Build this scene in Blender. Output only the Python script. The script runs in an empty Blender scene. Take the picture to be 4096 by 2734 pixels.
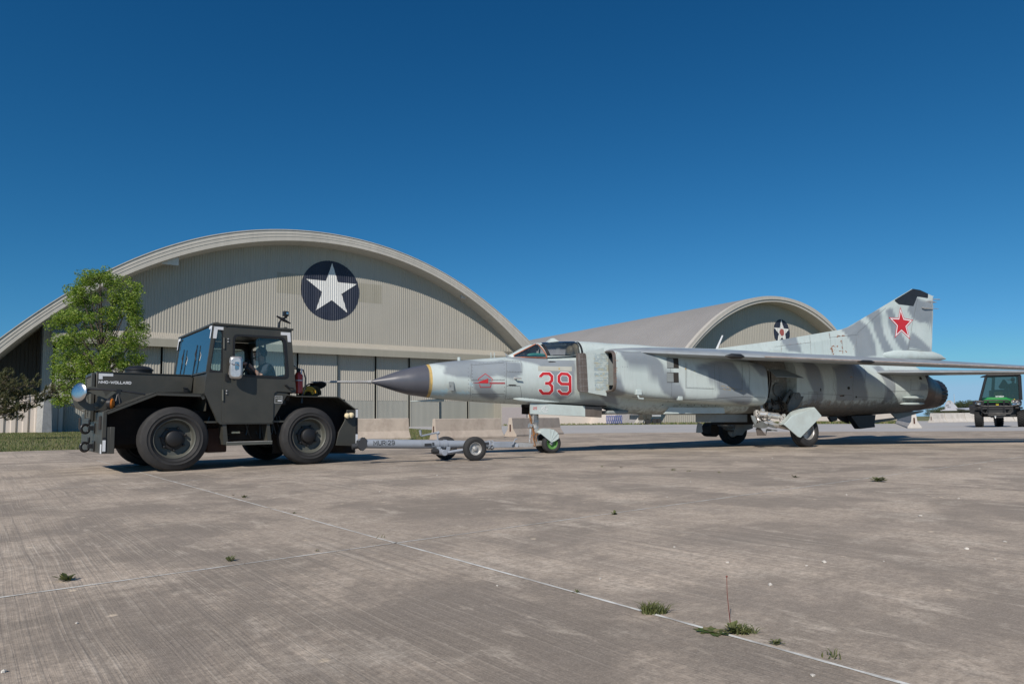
import bpy, bmesh, math, random
from mathutils import Vector, Matrix, noise
PI = math.pi
rad = math.radians
random.seed(7)
sc = bpy.context.scene
col = sc.collection
# ------------------------------------------------------------------ camera
F = 2680.0            # focal length in photo pixels (4096 wide)
C = 0.72              # camera height
PITCH = rad(4.4); ROLL = rad(.66)
SH = ((1682 - 1367) - F * math.tan(PITCH)) / 4096
cd = bpy.data.cameras.new('camera'); cam = bpy.data.objects.new('camera', cd); col.objects.link(cam)
cd.sensor_width = 36; cd.lens = F * 36 / 4096; cd.shift_y = SH
cd.clip_start = .05; cd.clip_end = 6000
cam.matrix_world = Matrix.Translation((0, 0, C)) @ Matrix.Rotation(PI / 2 + PITCH, 4, 'X') @ Matrix.Rotation(-ROLL, 4, 'Z')
sc.camera = cam
# ------------------------------------------------------------------ light
SUN_AZ, SUN_EL = 200., 38.
w = bpy.data.worlds.new('World'); sc.world = w; w.use_nodes = True
nt = w.node_tree; sky = nt.nodes.new('ShaderNodeTexSky'); sky.sky_type = 'NISHITA'; sky.sun_disc = False
sky.sun_elevation = rad(SUN_EL); sky.sun_rotation = rad(SUN_AZ)
sky.air_density = 1.0; sky.dust_density = .0; sky.ozone_density = 2.2; sky.altitude = 0
hs = nt.nodes.new('ShaderNodeHueSaturation'); hs.inputs['Saturation'].default_value = 1.12
bg = nt.nodes["Background"]; bg.inputs[1].default_value = .068
tcs = nt.nodes.new('ShaderNodeTexCoord'); mps = nt.nodes.new('ShaderNodeMapping'); mps.inputs['Scale'].default_value = (1, 1, .92); mps.inputs['Location'].default_value = (0, 0, .10)
nt.links.new(tcs.outputs['Generated'], mps.inputs[0]); nt.links.new(mps.outputs[0], sky.inputs[0])
nt.links.new(sky.outputs[0], hs.inputs['Color'])
# camera response of the photograph's polarised blue sky: per channel scale, contrast and clamp
ss = nt.nodes.new('ShaderNodeSeparateColor'); sj = nt.nodes.new('ShaderNodeCombineColor'); nt.links.new(hs.outputs[0], ss.inputs[0])
for i, (k0, g, k1, top_) in enumerate(((.0408, 2.0, 11.2, .29), (.0666, 1.37, 2.06, .50), (.0748, 1.25, 1.56, .70))):
    q = ss.outputs[i]
    for op, val in (('MULTIPLY', k0), ('POWER', g), ('MULTIPLY', k1), ('MINIMUM', top_), ('MULTIPLY', 10.)):
        n_ = nt.nodes.new('ShaderNodeMath'); n_.operation = op; nt.links.new(q, n_.inputs[0]); n_.inputs[1].default_value = val; q = n_.outputs[0]
    nt.links.new(q, sj.inputs[i])
nt.links.new(sj.outputs[0], bg.inputs[0]); bg.inputs[1].default_value = .1
sd = bpy.data.lights.new('sun', 'SUN'); sd.energy = 4.7; sd.angle = rad(.55); sd.color = (1., .92, .82)
so = bpy.data.objects.new('sun', sd); col.objects.link(so)
_s = Vector((math.sin(rad(SUN_AZ)) * math.cos(rad(SUN_EL)), math.cos(rad(SUN_AZ)) * math.cos(rad(SUN_EL)), math.sin(rad(SUN_EL))))
so.rotation_euler = (-_s).to_track_quat('-Z', 'Y').to_euler(); so.location = (0, -20, 30)
sc.view_settings.view_transform = 'Standard'; sc.view_settings.look = 'None'
sc.view_settings.exposure = 0; sc.view_settings.gamma = 1

# ------------------------------------------------------------------ measuring helpers: photo pixel -> point in the place
def ray(u, v):
    x = (u - 2048) / F; y = (-(v - 1367) + SH * 4096) / F
    c, s = math.cos(ROLL), math.sin(ROLL); x, y = x * c + y * s, -x * s + y * c
    c, s = math.cos(PITCH), math.sin(PITCH)
    return (x, c - s * y, s + c * y)
def G(u, v, z=0.):
    d = ray(u, v); t = (z - C) / d[2]; return (d[0] * t, d[1] * t)
def atY(u, v, Y):
    d = ray(u, v); t = Y / d[1]; return (d[0] * t, Y, C + d[2] * t)
class Fr:
    def __init__(s, ox, oy, yaw):
        s.o = (ox, oy); s.c, s.s = math.cos(rad(yaw)), math.sin(rad(yaw)); s.yaw = yaw
    def loc(s, X, Y):
        X -= s.o[0]; Y -= s.o[1]; return (X * s.c + Y * s.s, -X * s.s + Y * s.c)
    def _d(s, u, v):
        d = ray(u, v); o = s.loc(0, 0); return o, (d[0] * s.c + d[1] * s.s, -d[0] * s.s + d[1] * s.c, d[2])
    def P(s, p, y=0.):
        o, d = s._d(*p); t = (y - o[1]) / d[1]; return (o[0] + d[0] * t, C + d[2] * t)
    def X(s, p, x=0.):
        o, d = s._d(*p); t = (x - o[0]) / d[0]; return (o[1] + d[1] * t, C + d[2] * t)
    def Zp(s, p, z=0.): return s.loc(*G(p[0], p[1], z))
def ZZ(ox, oy, k): return lambda x, y: (ox + x / k, oy + y / k)
Z1 = ZZ(250, 1250, 1.9575); Z2 = ZZ(1250, 1350, 1.9575); Z3 = ZZ(2200, 1300, 2.1355); Z4 = ZZ(3100, 1100, 2.24)
Z5 = ZZ(1400, 1600, 2.61); Z6 = ZZ(2750, 1450, 3.356); ZA = ZZ(3500, 1350, 3.919); ZB = ZZ(0, 1050, 1.96)
ZH = ZZ(0, 850, 1.0677); ZK = ZZ(2000, 1100, 1.566); ZT = ZZ(250, 1350, 3.1367); ZU = ZZ(850, 1270, 3.1367)
ZC = ZZ(2000, 1330, 3.92); ZL = ZZ(0, 1800, 1.147); ZR = ZZ(2048, 1800, 1.147)

# ------------------------------------------------------------------ mesh helpers
class MB:
    def __init__(s): s.v = []; s.f = []; s.m = []
    def add(s, vs, fs, mi=0):
        o = len(s.v); s.v += [tuple(p) for p in vs]; s.f += [tuple(o + i for i in f) for f in fs]; s.m += [mi] * len(fs); return o
    def hexa(s, p, mi=0):   # p: 4 bottom, 4 top
        s.add(p, [(0, 3, 2, 1), (4, 5, 6, 7), (0, 1, 5, 4), (1, 2, 6, 5), (2, 3, 7, 6), (3, 0, 4, 7)], mi); return s
    def box(s, x0, x1, y0, y1, z0, z1, mi=0):
        return s.hexa([(x0, y0, z0), (x1, y0, z0), (x1, y1, z0), (x0, y1, z0), (x0, y0, z1), (x1, y0, z1), (x1, y1, z1), (x0, y1, z1)], mi)
    def prism(s, poly, y0, y1, mi=0):       # poly of (x,z), extruded along y (y0,y1 may be functions of x,z)
        n = len(poly); f0 = y0 if callable(y0) else (lambda x, z: y0); f1 = y1 if callable(y1) else (lambda x, z: y1)
        vs = [(x, f0(x, z), z) for x, z in poly] + [(x, f1(x, z), z) for x, z in poly]
        s.add(vs, [tuple(range(n)), tuple(range(2 * n - 1, n - 1, -1))] + [(i, i + n, (i + 1) % n + n, (i + 1) % n) for i in range(n)], mi); return s
    def prismx(s, poly, x0, x1, mi=0):      # poly of (y,z)
        n = len(poly); vs = [(x0, y, z) for y, z in poly] + [(x1, y, z) for y, z in poly]
        s.add(vs, [tuple(range(n)), tuple(range(2 * n - 1, n - 1, -1))] + [(i, i + n, (i + 1) % n + n, (i + 1) % n) for i in range(n)], mi); return s
    def prismz(s, poly, z0, z1, mi=0):      # poly of (x,y)
        n = len(poly); vs = [(x, y, z0) for x, y in poly] + [(x, y, z1) for x, y in poly]
        s.add(vs, [tuple(range(n)), tuple(range(2 * n - 1, n - 1, -1))] + [(i, i + n, (i + 1) % n + n, (i + 1) % n) for i in range(n)], mi); return s
    def loft(s, rings, closed=True, cap=True, mi=0):
        n = len(rings[0]); vs = [p for r in rings for p in r]; fs = []
        for a in range(len(rings) - 1):
            for i in range(n if closed else n - 1):
                j = (i + 1) % n; fs.append((a * n + i, a * n + j, (a + 1) * n + j, (a + 1) * n + i))
        if cap and closed: fs.append(tuple(range(n))); fs.append(tuple(range((len(rings) - 1) * n + n - 1, (len(rings) - 1) * n - 1, -1)))
        s.add(vs, fs, mi); return s
    def tube(s, pts, r, n=10, mi=0, cap=True):
        pts = [Vector(p) for p in pts]; rs = r if isinstance(r, (list, tuple)) else [r] * len(pts); rings = []; up = None
        for i, p in enumerate(pts):
            t = (pts[min(i + 1, len(pts) - 1)] - pts[max(i - 1, 0)]).normalized()
            if up is None:
                a = Vector((0, 0, 1)) if abs(t.z) < .9 else Vector((1, 0, 0)); up = (a - t * a.dot(t)).normalized()
            else: up = (up - t * up.dot(t)).normalized()
            b = t.cross(up); rings.append([p + (up * math.cos(k * 2 * PI / n) + b * math.sin(k * 2 * PI / n)) * rs[i] for k in range(n)])
        return s.loft(rings, mi=mi, cap=cap)
    def lathe(s, prof, c=(0, 0, 0), axis='y', n=32, mi=0, ang=None, cap=True):   # prof: (offset along the axis, radius)
        rings = []; c = Vector(c)
        R = Matrix.Identity(3)
        if ang: R = ang
        for a, r in prof:
            ring = []
            for k in range(n):
                q = 2 * PI * k / n
                if axis == 'y': p = Vector((r * math.cos(q), a, r * math.sin(q)))
                elif axis == 'x': p = Vector((a, r * math.cos(q), r * math.sin(q)))
                else: p = Vector((r * math.cos(q), r * math.sin(q), a))
                ring.append(c + R @ p)
            rings.append(ring)
        return s.loft(rings, mi=mi, cap=cap)
    def ball(s, c, rx, ry=None, rz=None, n=14, mi=0, R=None):
        ry = ry or rx; rz = rz or rx; c = Vector(c); rings = []; m = n // 2
        for i in range(m + 1):
            t = PI * (.02 + .96 * i / m); rings.append([c + (R or Matrix.Identity(3)) @ Vector((rx * math.sin(t) * math.cos(q * 2 * PI / n), ry * math.sin(t) * math.sin(q * 2 * PI / n), rz * math.cos(t))) for q in range(n)])
        return s.loft(rings, mi=mi)
    def build(s, name, mats, parent=None, smooth=35, bevel=0, seg=2):
        me = bpy.data.meshes.new(name); me.from_pydata(s.v, [], s.f)
        mats = mats if isinstance(mats, (list, tuple)) else [mats]
        for m in mats: me.materials.append(m)
        if len(mats) > 1: me.polygons.foreach_set('material_index', s.m)
        bm = bmesh.new(); bm.from_mesh(me); bmesh.ops.recalc_face_normals(bm, faces=bm.faces)
        if smooth:
            lim = rad(smooth)
            for f in bm.faces: f.smooth = True
            for e in bm.edges:
                e.smooth = not (len(e.link_faces) == 2 and e.calc_face_angle(0) > lim)
        bm.to_mesh(me); bm.free()
        o = bpy.data.objects.new(name, me); col.objects.link(o)
        if parent: o.parent = parent
        if bevel:
            b = o.modifiers.new('bevel', 'BEVEL'); b.width = bevel; b.segments = seg; b.limit_method = 'ANGLE'; b.angle_limit = rad(40)
        return o
def thing(name, label, cat, fr=None, loc=None, rz=0, group=None):
    o = bpy.data.objects.new(name, None); col.objects.link(o); o.empty_display_size = .2
    if fr: o.location = (fr.o[0], fr.o[1], 0); o.rotation_euler.z = rad(fr.yaw)
    else: o.location = loc; o.rotation_euler.z = rz
    o['label'] = label; o['category'] = cat
    if group: o['group'] = group
    return o
def tag(o, label, cat, group=None, kind=None):
    o['label'] = label; o['category'] = cat
    if group: o['group'] = group
    if kind: o['kind'] = kind
    return o
def struct(o): o['kind'] = 'structure'; return o
def lerp(a, b, t): return a + (b - a) * t
def interp(tab, x):
    if x <= tab[0][0]: return tab[0][1]
    for a, b in zip(tab, tab[1:]):
        if x <= b[0]: return lerp(a[1], b[1], (x - a[0]) / (b[0] - a[0] + 1e-9))
    return tab[-1][1]
def arcpoly(pts, r, n=4):     # round every corner of a polygon
    out = []; m = len(pts)
    for i in range(m):
        p = Vector(pts[i]); a = Vector(pts[i - 1]) - p; b = Vector(pts[(i + 1) % m]) - p
        d = min(r, a.length * .45, b.length * .45); a = p + a.normalized() * d; b = p + b.normalized() * d
        for k in range(n + 1):
            t = k / n; out.append(tuple(a * (1 - t) ** 2 + p * 2 * t * (1 - t) + b * t * t))
    return out
GL = {'N': (.72, [[(0, 0), (0, 1), (1, 0), (1, 1)]]), 'M': (.86, [[(0, 0), (0, 1), (.5, .25), (1, 1), (1, 0)]]), 'C': (.72, [[(1, .25), (.8, 0), (.2, 0), (0, .22), (0, .78), (.2, 1), (.8, 1), (1, .75)]]), '-': (.4, [[(0, .45), (1, .45)]]),
      'W': (1.05, [[(0, 1), (.25, 0), (.5, .8), (.75, 0), (1, 1)]]), 'O': (.74, [[(.22, 0), (0, .22), (0, .78), (.22, 1), (.78, 1), (1, .78), (1, .22), (.78, 0), (.22, 0)]]), 'L': (.52, [[(0, 1), (0, 0), (1, 0)]]), 'A': (.78, [[(0, 0), (.5, 1), (1, 0)], [(.22, .32), (.78, .32)]]),
      'R': (.66, [[(0, 0), (0, 1), (.8, 1), (1, .86), (1, .62), (.8, .48), (0, .48)], [(.5, .48), (1, 0)]]), 'D': (.7, [[(0, 0), (0, 1), (.7, 1), (1, .75), (1, .25), (.7, 0), (0, 0)]]), 'U': (.68, [[(0, 1), (0, .2), (.2, 0), (.8, 0), (1, .2), (1, 1)]]), ':': (.12, [[(.5, .2), (.5, .34)], [(.5, .68), (.5, .82)]]),
      '2': (.6, [[(0, .78), (.2, 1), (.8, 1), (1, .8), (1, .62), (0, .1), (0, 0), (1, 0)]]), '9': (.6, [[(0, .12), (.2, 0), (.8, 0), (1, .2), (1, .82), (.8, 1), (.2, 1), (0, .82), (0, .6), (.2, .45), (1, .45)]]), '5': (.6, [[(1, 1), (.1, 1), (.05, .56), (.75, .6), (1, .42), (1, .2), (.8, 0), (.2, 0), (0, .14)]]),
      'F': (.56, [[(0, 0), (0, 1), (1, 1)], [(0, .52), (.85, .52)]]), '1': (.2, [[(0, .8), (1, 1), (1, 0)]]), 'X': (.66, [[(0, 0), (1, 1)], [(0, 1), (1, 0)]]), '3': (.6, [[(0, .88), (.2, 1), (.8, 1), (1, .84), (1, .64), (.8, .52), (.35, .52)], [(.8, .52), (1, .38), (1, .16), (.8, 0), (.2, 0), (0, .12)]]), '4': (.62, [[(.75, 0), (.75, 1), (0, .3), (1, .3)]])}
def text2d(s, size, bold=0.16, space=.26):      # stroke lettering: bold = stroke width, space = gap between letters
    vs, fs, x = [], [], bold / 2
    for ch in s:
        wd, lines = GL[ch]; h = 1 - bold
        for ln in lines:
            P = [Vector((x + a * wd, bold / 2 + b * h)) for a, b in ln]; n = len(P); shut = (P[0] - P[-1]).length < 1e-6
            if shut: P = P[:-1]; n -= 1
            L = []
            for i, p in enumerate(P):
                a = P[i - 1] if (i or shut) else None; b = P[(i + 1) % n] if (i < n - 1 or shut) else None
                d1 = (p - a).normalized() if a is not None else (b - p).normalized(); d2 = (b - p).normalized() if b is not None else d1
                if a is None: p = p - d1 * bold * .5
                if b is None: p = p + d1 * bold * .5
                m = (d1 + d2); m = m.normalized() if m.length > 1e-6 else d1; nn = Vector((-m.y, m.x)); k = bold / 2 / max(.5, nn.dot(Vector((-d1.y, d1.x)))); L.append((p + nn * k, p - nn * k))
            if shut: L.append(L[0])
            for (a, b), (c, d) in zip(L, L[1:]):
                m_ = max(1, int((c - a).length / .09))
                for i in range(m_):
                    t, u = i / m_, (i + 1) / m_; o = len(vs); vs += [(q.x, q.y, 0) for q in (a.lerp(c, t), b.lerp(d, t), b.lerp(d, u), a.lerp(c, u))]; fs.append((o, o + 1, o + 2, o + 3))
        x += wd + space
    return [(a * size, b * size, 0) for a, b, _ in vs], fs

# ------------------------------------------------------------------ materials
def newmat(name):
    m = bpy.data.materials.new(name); m.use_nodes = True; nt = m.node_tree; b = nt.nodes['Principled BSDF']; return m, nt, b
def N(nt, t, **k):
    n = nt.nodes.new('ShaderNode' + t)
    for a, b in k.items():
        if a in n.inputs.keys(): n.inputs[a].default_value = b
        else: setattr(n, a, b)
    return n
def ramp(nt, fac, stops):
    r = nt.nodes.new('ShaderNodeValToRGB'); nt.links.new(fac, r.inputs[0]); e = r.color_ramp.elements
    while len(e) < len(stops): e.new(.5)
    for i, (p, c) in enumerate(stops):
        e[i].position = p; e[i].color = (c, c, c, 1) if isinstance(c, (int, float)) else (*c, 1)
    return r.outputs[0]
def mix(nt, fac, a, b, mode='MIX'):
    m = nt.nodes.new('ShaderNodeMix'); m.data_type = 'RGBA'; m.blend_type = mode
    for sck, v in ((m.inputs[0], fac), (m.inputs[6], a), (m.inputs[7], b)):
        if isinstance(v, bpy.types.NodeSocket): nt.links.new(v, sck)
        elif isinstance(v, (int, float)): sck.default_value = v if sck == m.inputs[0] else (v, v, v, 1)
        else: sck.default_value = (*v, 1)
    return m.outputs[2]
def mapped(nt, scale=(1, 1, 1), rot=(0, 0, 0), loc=(0, 0, 0)):
    tc = nt.nodes.new('ShaderNodeTexCoord'); mp = nt.nodes.new('ShaderNodeMapping'); nt.links.new(tc.outputs['Object'], mp.inputs[0])
    mp.inputs['Scale'].default_value = scale; mp.inputs['Rotation'].default_value = rot; mp.inputs['Location'].default_value = loc; return mp.outputs[0]
def noise_(nt, vec, scale, detail=4, rough=.55, dist=0):
    n = nt.nodes.new('ShaderNodeTexNoise'); nt.links.new(vec, n.inputs['Vector']); n.inputs['Scale'].default_value = scale
    n.inputs['Detail'].default_value = detail; n.inputs['Roughness'].default_value = rough; n.inputs['Distortion'].default_value = dist; return n.outputs['Fac']
def bump_(nt, b, h, strength, dist=.01):
    n = nt.nodes.new('ShaderNodeBump'); n.inputs['Strength'].default_value = strength; n.inputs['Distance'].default_value = dist
    nt.links.new(h, n.inputs['Height']); nt.links.new(n.outputs[0], b.inputs['Normal'])
def pm(name, c, rough=.5, metal=0., var=.12, vs=3., bump=0., bs=60., dirt=None, dscale=1.5, damt=.5, spec=None, coat=0.):
    m, nt, b = newmat(name); v = mapped(nt); n = noise_(nt, v, vs, 5, .6)
    cc = mix(nt, ramp(nt, n, [(.3, 0.), (.7, 1.)]), tuple(x * (1 - var) for x in c), tuple(min(1, x * (1 + var)) for x in c))
    if dirt:
        d = noise_(nt, v, dscale, 8, .7, .3); cc = mix(nt, ramp(nt, d, [(.45, 0.), (.75, damt)]), cc, dirt)
    nt.links.new(cc, b.inputs['Base Color'])
    r2 = ramp(nt, noise_(nt, v, vs * 2.3, 6, .65), [(.2, max(0, rough - .08)), (.8, min(1, rough + .1))]); nt.links.new(r2, b.inputs['Roughness'])
    b.inputs['Metallic'].default_value = metal
    if spec is not None: b.inputs['Specular IOR Level'].default_value = spec
    if coat: b.inputs['Coat Weight'].default_value = coat
    if bump: bump_(nt, b, noise_(nt, v, bs, 4, .6), bump, .004)
    return m
M = {}
M['olive'] = pm('olive_drab_paint', (.046, .046, .039), .42, var=.1, vs=2.5, bump=.08, bs=180, dirt=(.075, .068, .056), dscale=2.6, damt=.6)
M['olive2'] = pm('olive_wheel_paint', (.085, .088, .076), .5, var=.1, vs=4, dirt=(.08, .075, .06), dscale=5, damt=.4)
M['black'] = pm('black_rubber_seal', (.012, .012, .013), .5)
M['blackm'] = pm('black_painted_metal', (.014, .014, .015), .35, bump=.05)
M['under'] = pm('underbody_grime_and_shade', (.016, .013, .011), .85, dirt=(.05, .03, .02), dscale=4, damt=.4)
M['rust'] = pm('rusty_brown_metal', (.05, .022, .014), .8, dirt=(.02, .012, .01), dscale=4)
M['tyre'] = pm('tyre_rubber', (.022, .022, .023), .78, var=.2, vs=6, bump=.2, bs=60, dirt=(.06, .056, .05), dscale=3, damt=.35)
M['chrome'] = pm('polished_metal', (.62, .61, .60), .24, 1., var=.08, vs=14, bump=.06, bs=20)
M['steel'] = pm('brushed_steel', (.62, .61, .59), .34, .7, var=.2, vs=12, dirt=(.14, .10, .07), dscale=7, damt=.4)
M['steelp'] = pm('worn_silver_paint', (.42, .42, .41), .4, .3, var=.15, vs=12, dirt=(.1, .07, .045), dscale=6, damt=.55)
M['brass'] = pm('brown_hydraulic_hose', (.28, .13, .05), .5, var=.3, vs=20)
M['white'] = pm('white_marking', (.74, .75, .76), .55, var=.04)
M['refl'] = pm('white_reflective_tape', (.62, .64, .66), .45, var=.05, vs=8)
M['red'] = pm('red_marking', (.50, .022, .03), .5, var=.06)
M['extred'] = pm('red_enamel', (.48, .045, .02), .28, var=.1, coat=.4)
M['yellow'] = pm('yellow_webbing', (.60, .33, .03), .7, var=.15, vs=30)
M['amber'] = pm('amber_lens', (.7, .2, .02), .2, var=.1)
M['lens'] = pm('cream_lamp_lens', (.78, .66, .42), .15, var=.08)
M['green'] = pm('green_wheel_enamel', (.10, .27, .06), .45, var=.2, vs=9, dirt=(.06, .06, .04), dscale=7)
M['greyblue'] = pm('blue_grey_tow_bar_paint', (.27, .30, .345), .45, var=.06, vs=3, bump=.03, dirt=(.12, .11, .10), dscale=3, damt=.35)
M['skin'] = pm('skin', (.52, .27, .19), .55, var=.08, vs=14)
M['navy'] = pm('navy_cotton', (.03, .037, .055), .9, var=.15, bump=.2, bs=90)
M['hair'] = pm('dark_hair', (.03, .022, .018), .8, var=.3, vs=40)
M['stone'] = pm('pale_stone', (.55, .52, .47), .9, var=.2, vs=30, bump=.5, bs=60)
M['stencilshade'] = pm('stencil_and_shade_black', (.03, .033, .038), .7, var=.15)
def glassmat(name, tint, rough=.02, alpha=.25, spec=.5):
    m, nt, b = newmat(name); b.inputs['Base Color'].default_value = (*tint, 1); b.inputs['Roughness'].default_value = rough
    b.inputs['Transmission Weight'].default_value = 0; b.inputs['IOR'].default_value = 1.5
    tr = nt.nodes.new('ShaderNodeBsdfTransparent'); tr.inputs[0].default_value = (*[.55 + .45 * min(1, t * 8) for t in tint], 1)
    gl = nt.nodes.new('ShaderNodeBsdfGlossy'); gl.inputs['Roughness'].default_value = rough
    fr = nt.nodes.new('ShaderNodeFresnel'); fr.inputs[0].default_value = 1.52
    mx = nt.nodes.new('ShaderNodeMixShader'); m2 = nt.nodes.new('ShaderNodeMixShader'); out = nt.nodes['Material Output']
    nt.links.new(tr.outputs[0], mx.inputs[1]); nt.links.new(b.outputs[0], mx.inputs[2]); mx.inputs[0].default_value = alpha
    mul = N(nt, 'Math', operation='MULTIPLY_ADD'); nt.links.new(fr.outputs[0], mul.inputs[0]); mul.inputs[1].default_value = spec; mul.inputs[2].default_value = .02
    nt.links.new(mul.outputs[0], m2.inputs[0]); nt.links.new(mx.outputs[0], m2.inputs[1]); nt.links.new(gl.outputs[0], m2.inputs[2])
    nt.links.new(m2.outputs[0], out.inputs[0]); return m
M['glass'] = glassmat('clear_cab_glass', (.1, .13, .13), alpha=.10, spec=.55)
M['wscreen'] = glassmat('blue_tinted_windscreen', (.07, .14, .19), alpha=.5, spec=1.4)
M['cabglass'] = glassmat('dark_greenish_cab_glass', (.02, .05, .045), alpha=.45, spec=.6)
M['canopyg'] = glassmat('canopy_glass', (.12, .15, .17), alpha=.12, spec=1.6)

def concrete_apron():
    m, nt, b = newmat('broomed_apron_concrete'); a = rad(GY)
    v = mapped(nt, rot=(0, 0, -a)); L = nt.links
    big = noise_(nt, v, .38, 6, .62); mid = noise_(nt, v, 1.6, 9, .68, .2); fine = noise_(nt, v, 38, 8, .75)
    # broom streaks run along the slabs' short joints (local y)
    tc = nt.nodes.new('ShaderNodeMapping'); L.new(v, tc.inputs[0]); tc.inputs['Scale'].default_value = (26, .22, 1)
    wob = noise_(nt, v, .5, 2); add = N(nt, 'VectorMath', operation='MULTIPLY_ADD')
    cmb = N(nt, 'CombineXYZ'); L.new(wob, cmb.inputs[0]); L.new(cmb.outputs[0], add.inputs[0]); add.inputs[1].default_value = (2.2, 0, 0); L.new(tc.outputs[0], add.inputs[2])
    st = noise_(nt, add.outputs[0], 1.0, 5, .68); st2 = noise_(nt, add.outputs[0], 3.4, 3, .6)
    amt = ramp(nt, noise_(nt, v, .32, 3, .5), [(.40, .15), (.60, 1.)])
    base = mix(nt, ramp(nt, big, [(.34, 0.), (.66, 1.)]), (.275, .236, .200), (.385, .330, .278))
    blot = noise_(nt, v, .75, 10, .70, .35); base = mix(nt, ramp(nt, blot, [(.40, .95), (.46, .7), (.53, 0.)]), base, (.168, .147, .127))
    base = mix(nt, ramp(nt, mid, [(.40, .45), (.52, 0.)]), base, (.19, .168, .15))
    base = mix(nt, ramp(nt, mid, [(.54, 0.), (.66, .6)]), base, (.44, .395, .345))
    sm = N(nt, 'Math', operation='MULTIPLY'); L.new(ramp(nt, st, [(.38, .7), (.52, 0.)]), sm.inputs[0]); L.new(amt, sm.inputs[1])
    base = mix(nt, sm.outputs[0], base, (.15, .135, .122))
    sm2 = N(nt, 'Math', operation='MULTIPLY'); L.new(ramp(nt, st2, [(.54, 0.), (.68, .62)]), sm2.inputs[0]); L.new(amt, sm2.inputs[1])
    base = mix(nt, sm2.outputs[0], base, (.45, .41, .36))
    # fine tining across the slabs
    tv = nt.nodes.new('ShaderNodeMapping'); L.new(v, tv.inputs[0]); tv.inputs['Scale'].default_value = (2.5, 60, 1); tn = noise_(nt, tv.outputs[0], 1., 4, .7)
    base = mix(nt, ramp(nt, tn, [(.38, .28), (.52, 0.)]), base, (.17, .148, .13))
    # pale scuffs
    sv = nt.nodes.new('ShaderNodeMapping'); L.new(v, sv.inputs[0]); sv.inputs['Scale'].default_value = (3.4, 1.0, 1)
    sc_ = noise_(nt, sv.outputs[0], 1.3, 9, .72); base = mix(nt, ramp(nt, sc_, [(.57, 0.), (.69, .7)]), base, (.47, .42, .365))
    # dark specks and aggregate
    vo = N(nt, 'TexVoronoi', Scale=17.); L.new(v, vo.inputs['Vector']); base = mix(nt, ramp(nt, vo.outputs['Distance'], [(.05, .55), (.12, 0.)]), base, (.12, .10, .09))
    vp_ = N(nt, 'TexVoronoi', Scale=3.1); L.new(v, vp_.inputs['Vector']); base = mix(nt, ramp(nt, vp_.outputs['Distance'], [(.035, .8), (.07, 0.)]), base, (.55, .47, .37))
    base = mix(nt, ramp(nt, fine, [(.38, .6), (.54, 0.)]), base, (.14, .122, .106)); base = mix(nt, ramp(nt, noise_(nt, v, 11, 9, .8), [(.42, .42), (.52, 0.)]), base, (.15, .13, .112))
    fin2 = noise_(nt, v, 130, 4, .8); base = mix(nt, ramp(nt, fin2, [(.5, 0.), (.75, .35)]), base, (.55, .5, .44))
    # each slab its own tone
    sn = N(nt, 'Vector Math'.replace(' ', ''), operation='SNAP'); mp = nt.nodes.new('ShaderNodeMapping'); L.new(v, mp.inputs[0])
    ox, oy = GO[0] * math.cos(-a) - GO[1] * math.sin(-a), GO[0] * math.sin(-a) + GO[1] * math.cos(-a)
    mp.inputs['Location'].default_value = (-ox, -oy, 0); L.new(mp.outputs[0], sn.inputs[0]); sn.inputs[1].default_value = (SLAB, SLAB, 10)
    wn = N(nt, 'TexWhiteNoise'); L.new(sn.outputs[0], wn.inputs[0]); base = mix(nt, 1., base, ramp(nt, wn.outputs[0], [(0., .88), (1., 1.10)]), 'MULTIPLY')
    base = mix(nt, 1., base, (1.42, 1.375, 1.29), 'MULTIPLY'); L.new(base, b.inputs['Base Color']); b.inputs['Roughness'].default_value = .93; b.inputs['Specular IOR Level'].default_value = .25
    hh = N(nt, 'Math', operation='ADD'); L.new(fine, hh.inputs[0]); L.new(st2, hh.inputs[1]); bump_(nt, b, hh.outputs[0], .55, .006)
    return m
# slab grid measured on the photo
GO = G(1583, 2171); GY = 38.6; SLAB = 5.82
M['apron'] = concrete_apron()
def asphalt_mat():
    m, nt, b = newmat('bleached_grey_asphalt'); v = mapped(nt); L = nt.links
    n1 = noise_(nt, v, .25, 6, .6); n2 = noise_(nt, v, 9, 8, .75)
    c = mix(nt, ramp(nt, n1, [(.3, 0.), (.7, 1.)]), (.37, .362, .352), (.47, .46, .445)); c = mix(nt, ramp(nt, n2, [(.35, .6), (.6, 0.)]), c, (.27, .262, .255))
    sv = nt.nodes.new('ShaderNodeMapping'); L.new(v, sv.inputs[0]); sv.inputs['Scale'].default_value = (.22, 2., 1); sv.inputs['Rotation'].default_value = (0, 0, rad(-8))
    c = mix(nt, ramp(nt, noise_(nt, sv.outputs[0], 1.6, 5, .7), [(.64, 0.), (.68, .75)]), c, (.12, .12, .125))
    L.new(c, b.inputs['Base Color']); b.inputs['Roughness'].default_value = .95; bump_(nt, b, n2, .4, .01); return m
M['asphalt'] = asphalt_mat()
def grass_mat(name, a, bcol, dry):
    m, nt, b = newmat(name); v = mapped(nt); n1 = noise_(nt, v, .3, 6, .7); n2 = noise_(nt, v, 6, 8, .8)
    c = mix(nt, ramp(nt, n1, [(.3, 0.), (.7, 1.)]), a, bcol); c = mix(nt, ramp(nt, n2, [(.45, 0.), (.62, .85)]), c, dry)
    nt.links.new(c, b.inputs['Base Color']); b.inputs['Roughness'].default_value = .95; bump_(nt, b, n2, .8, .05); return m
M['grassg'] = grass_mat('lawn_soil', (.10, .115, .04), (.13, .135, .05), (.23, .20, .11))
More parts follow.
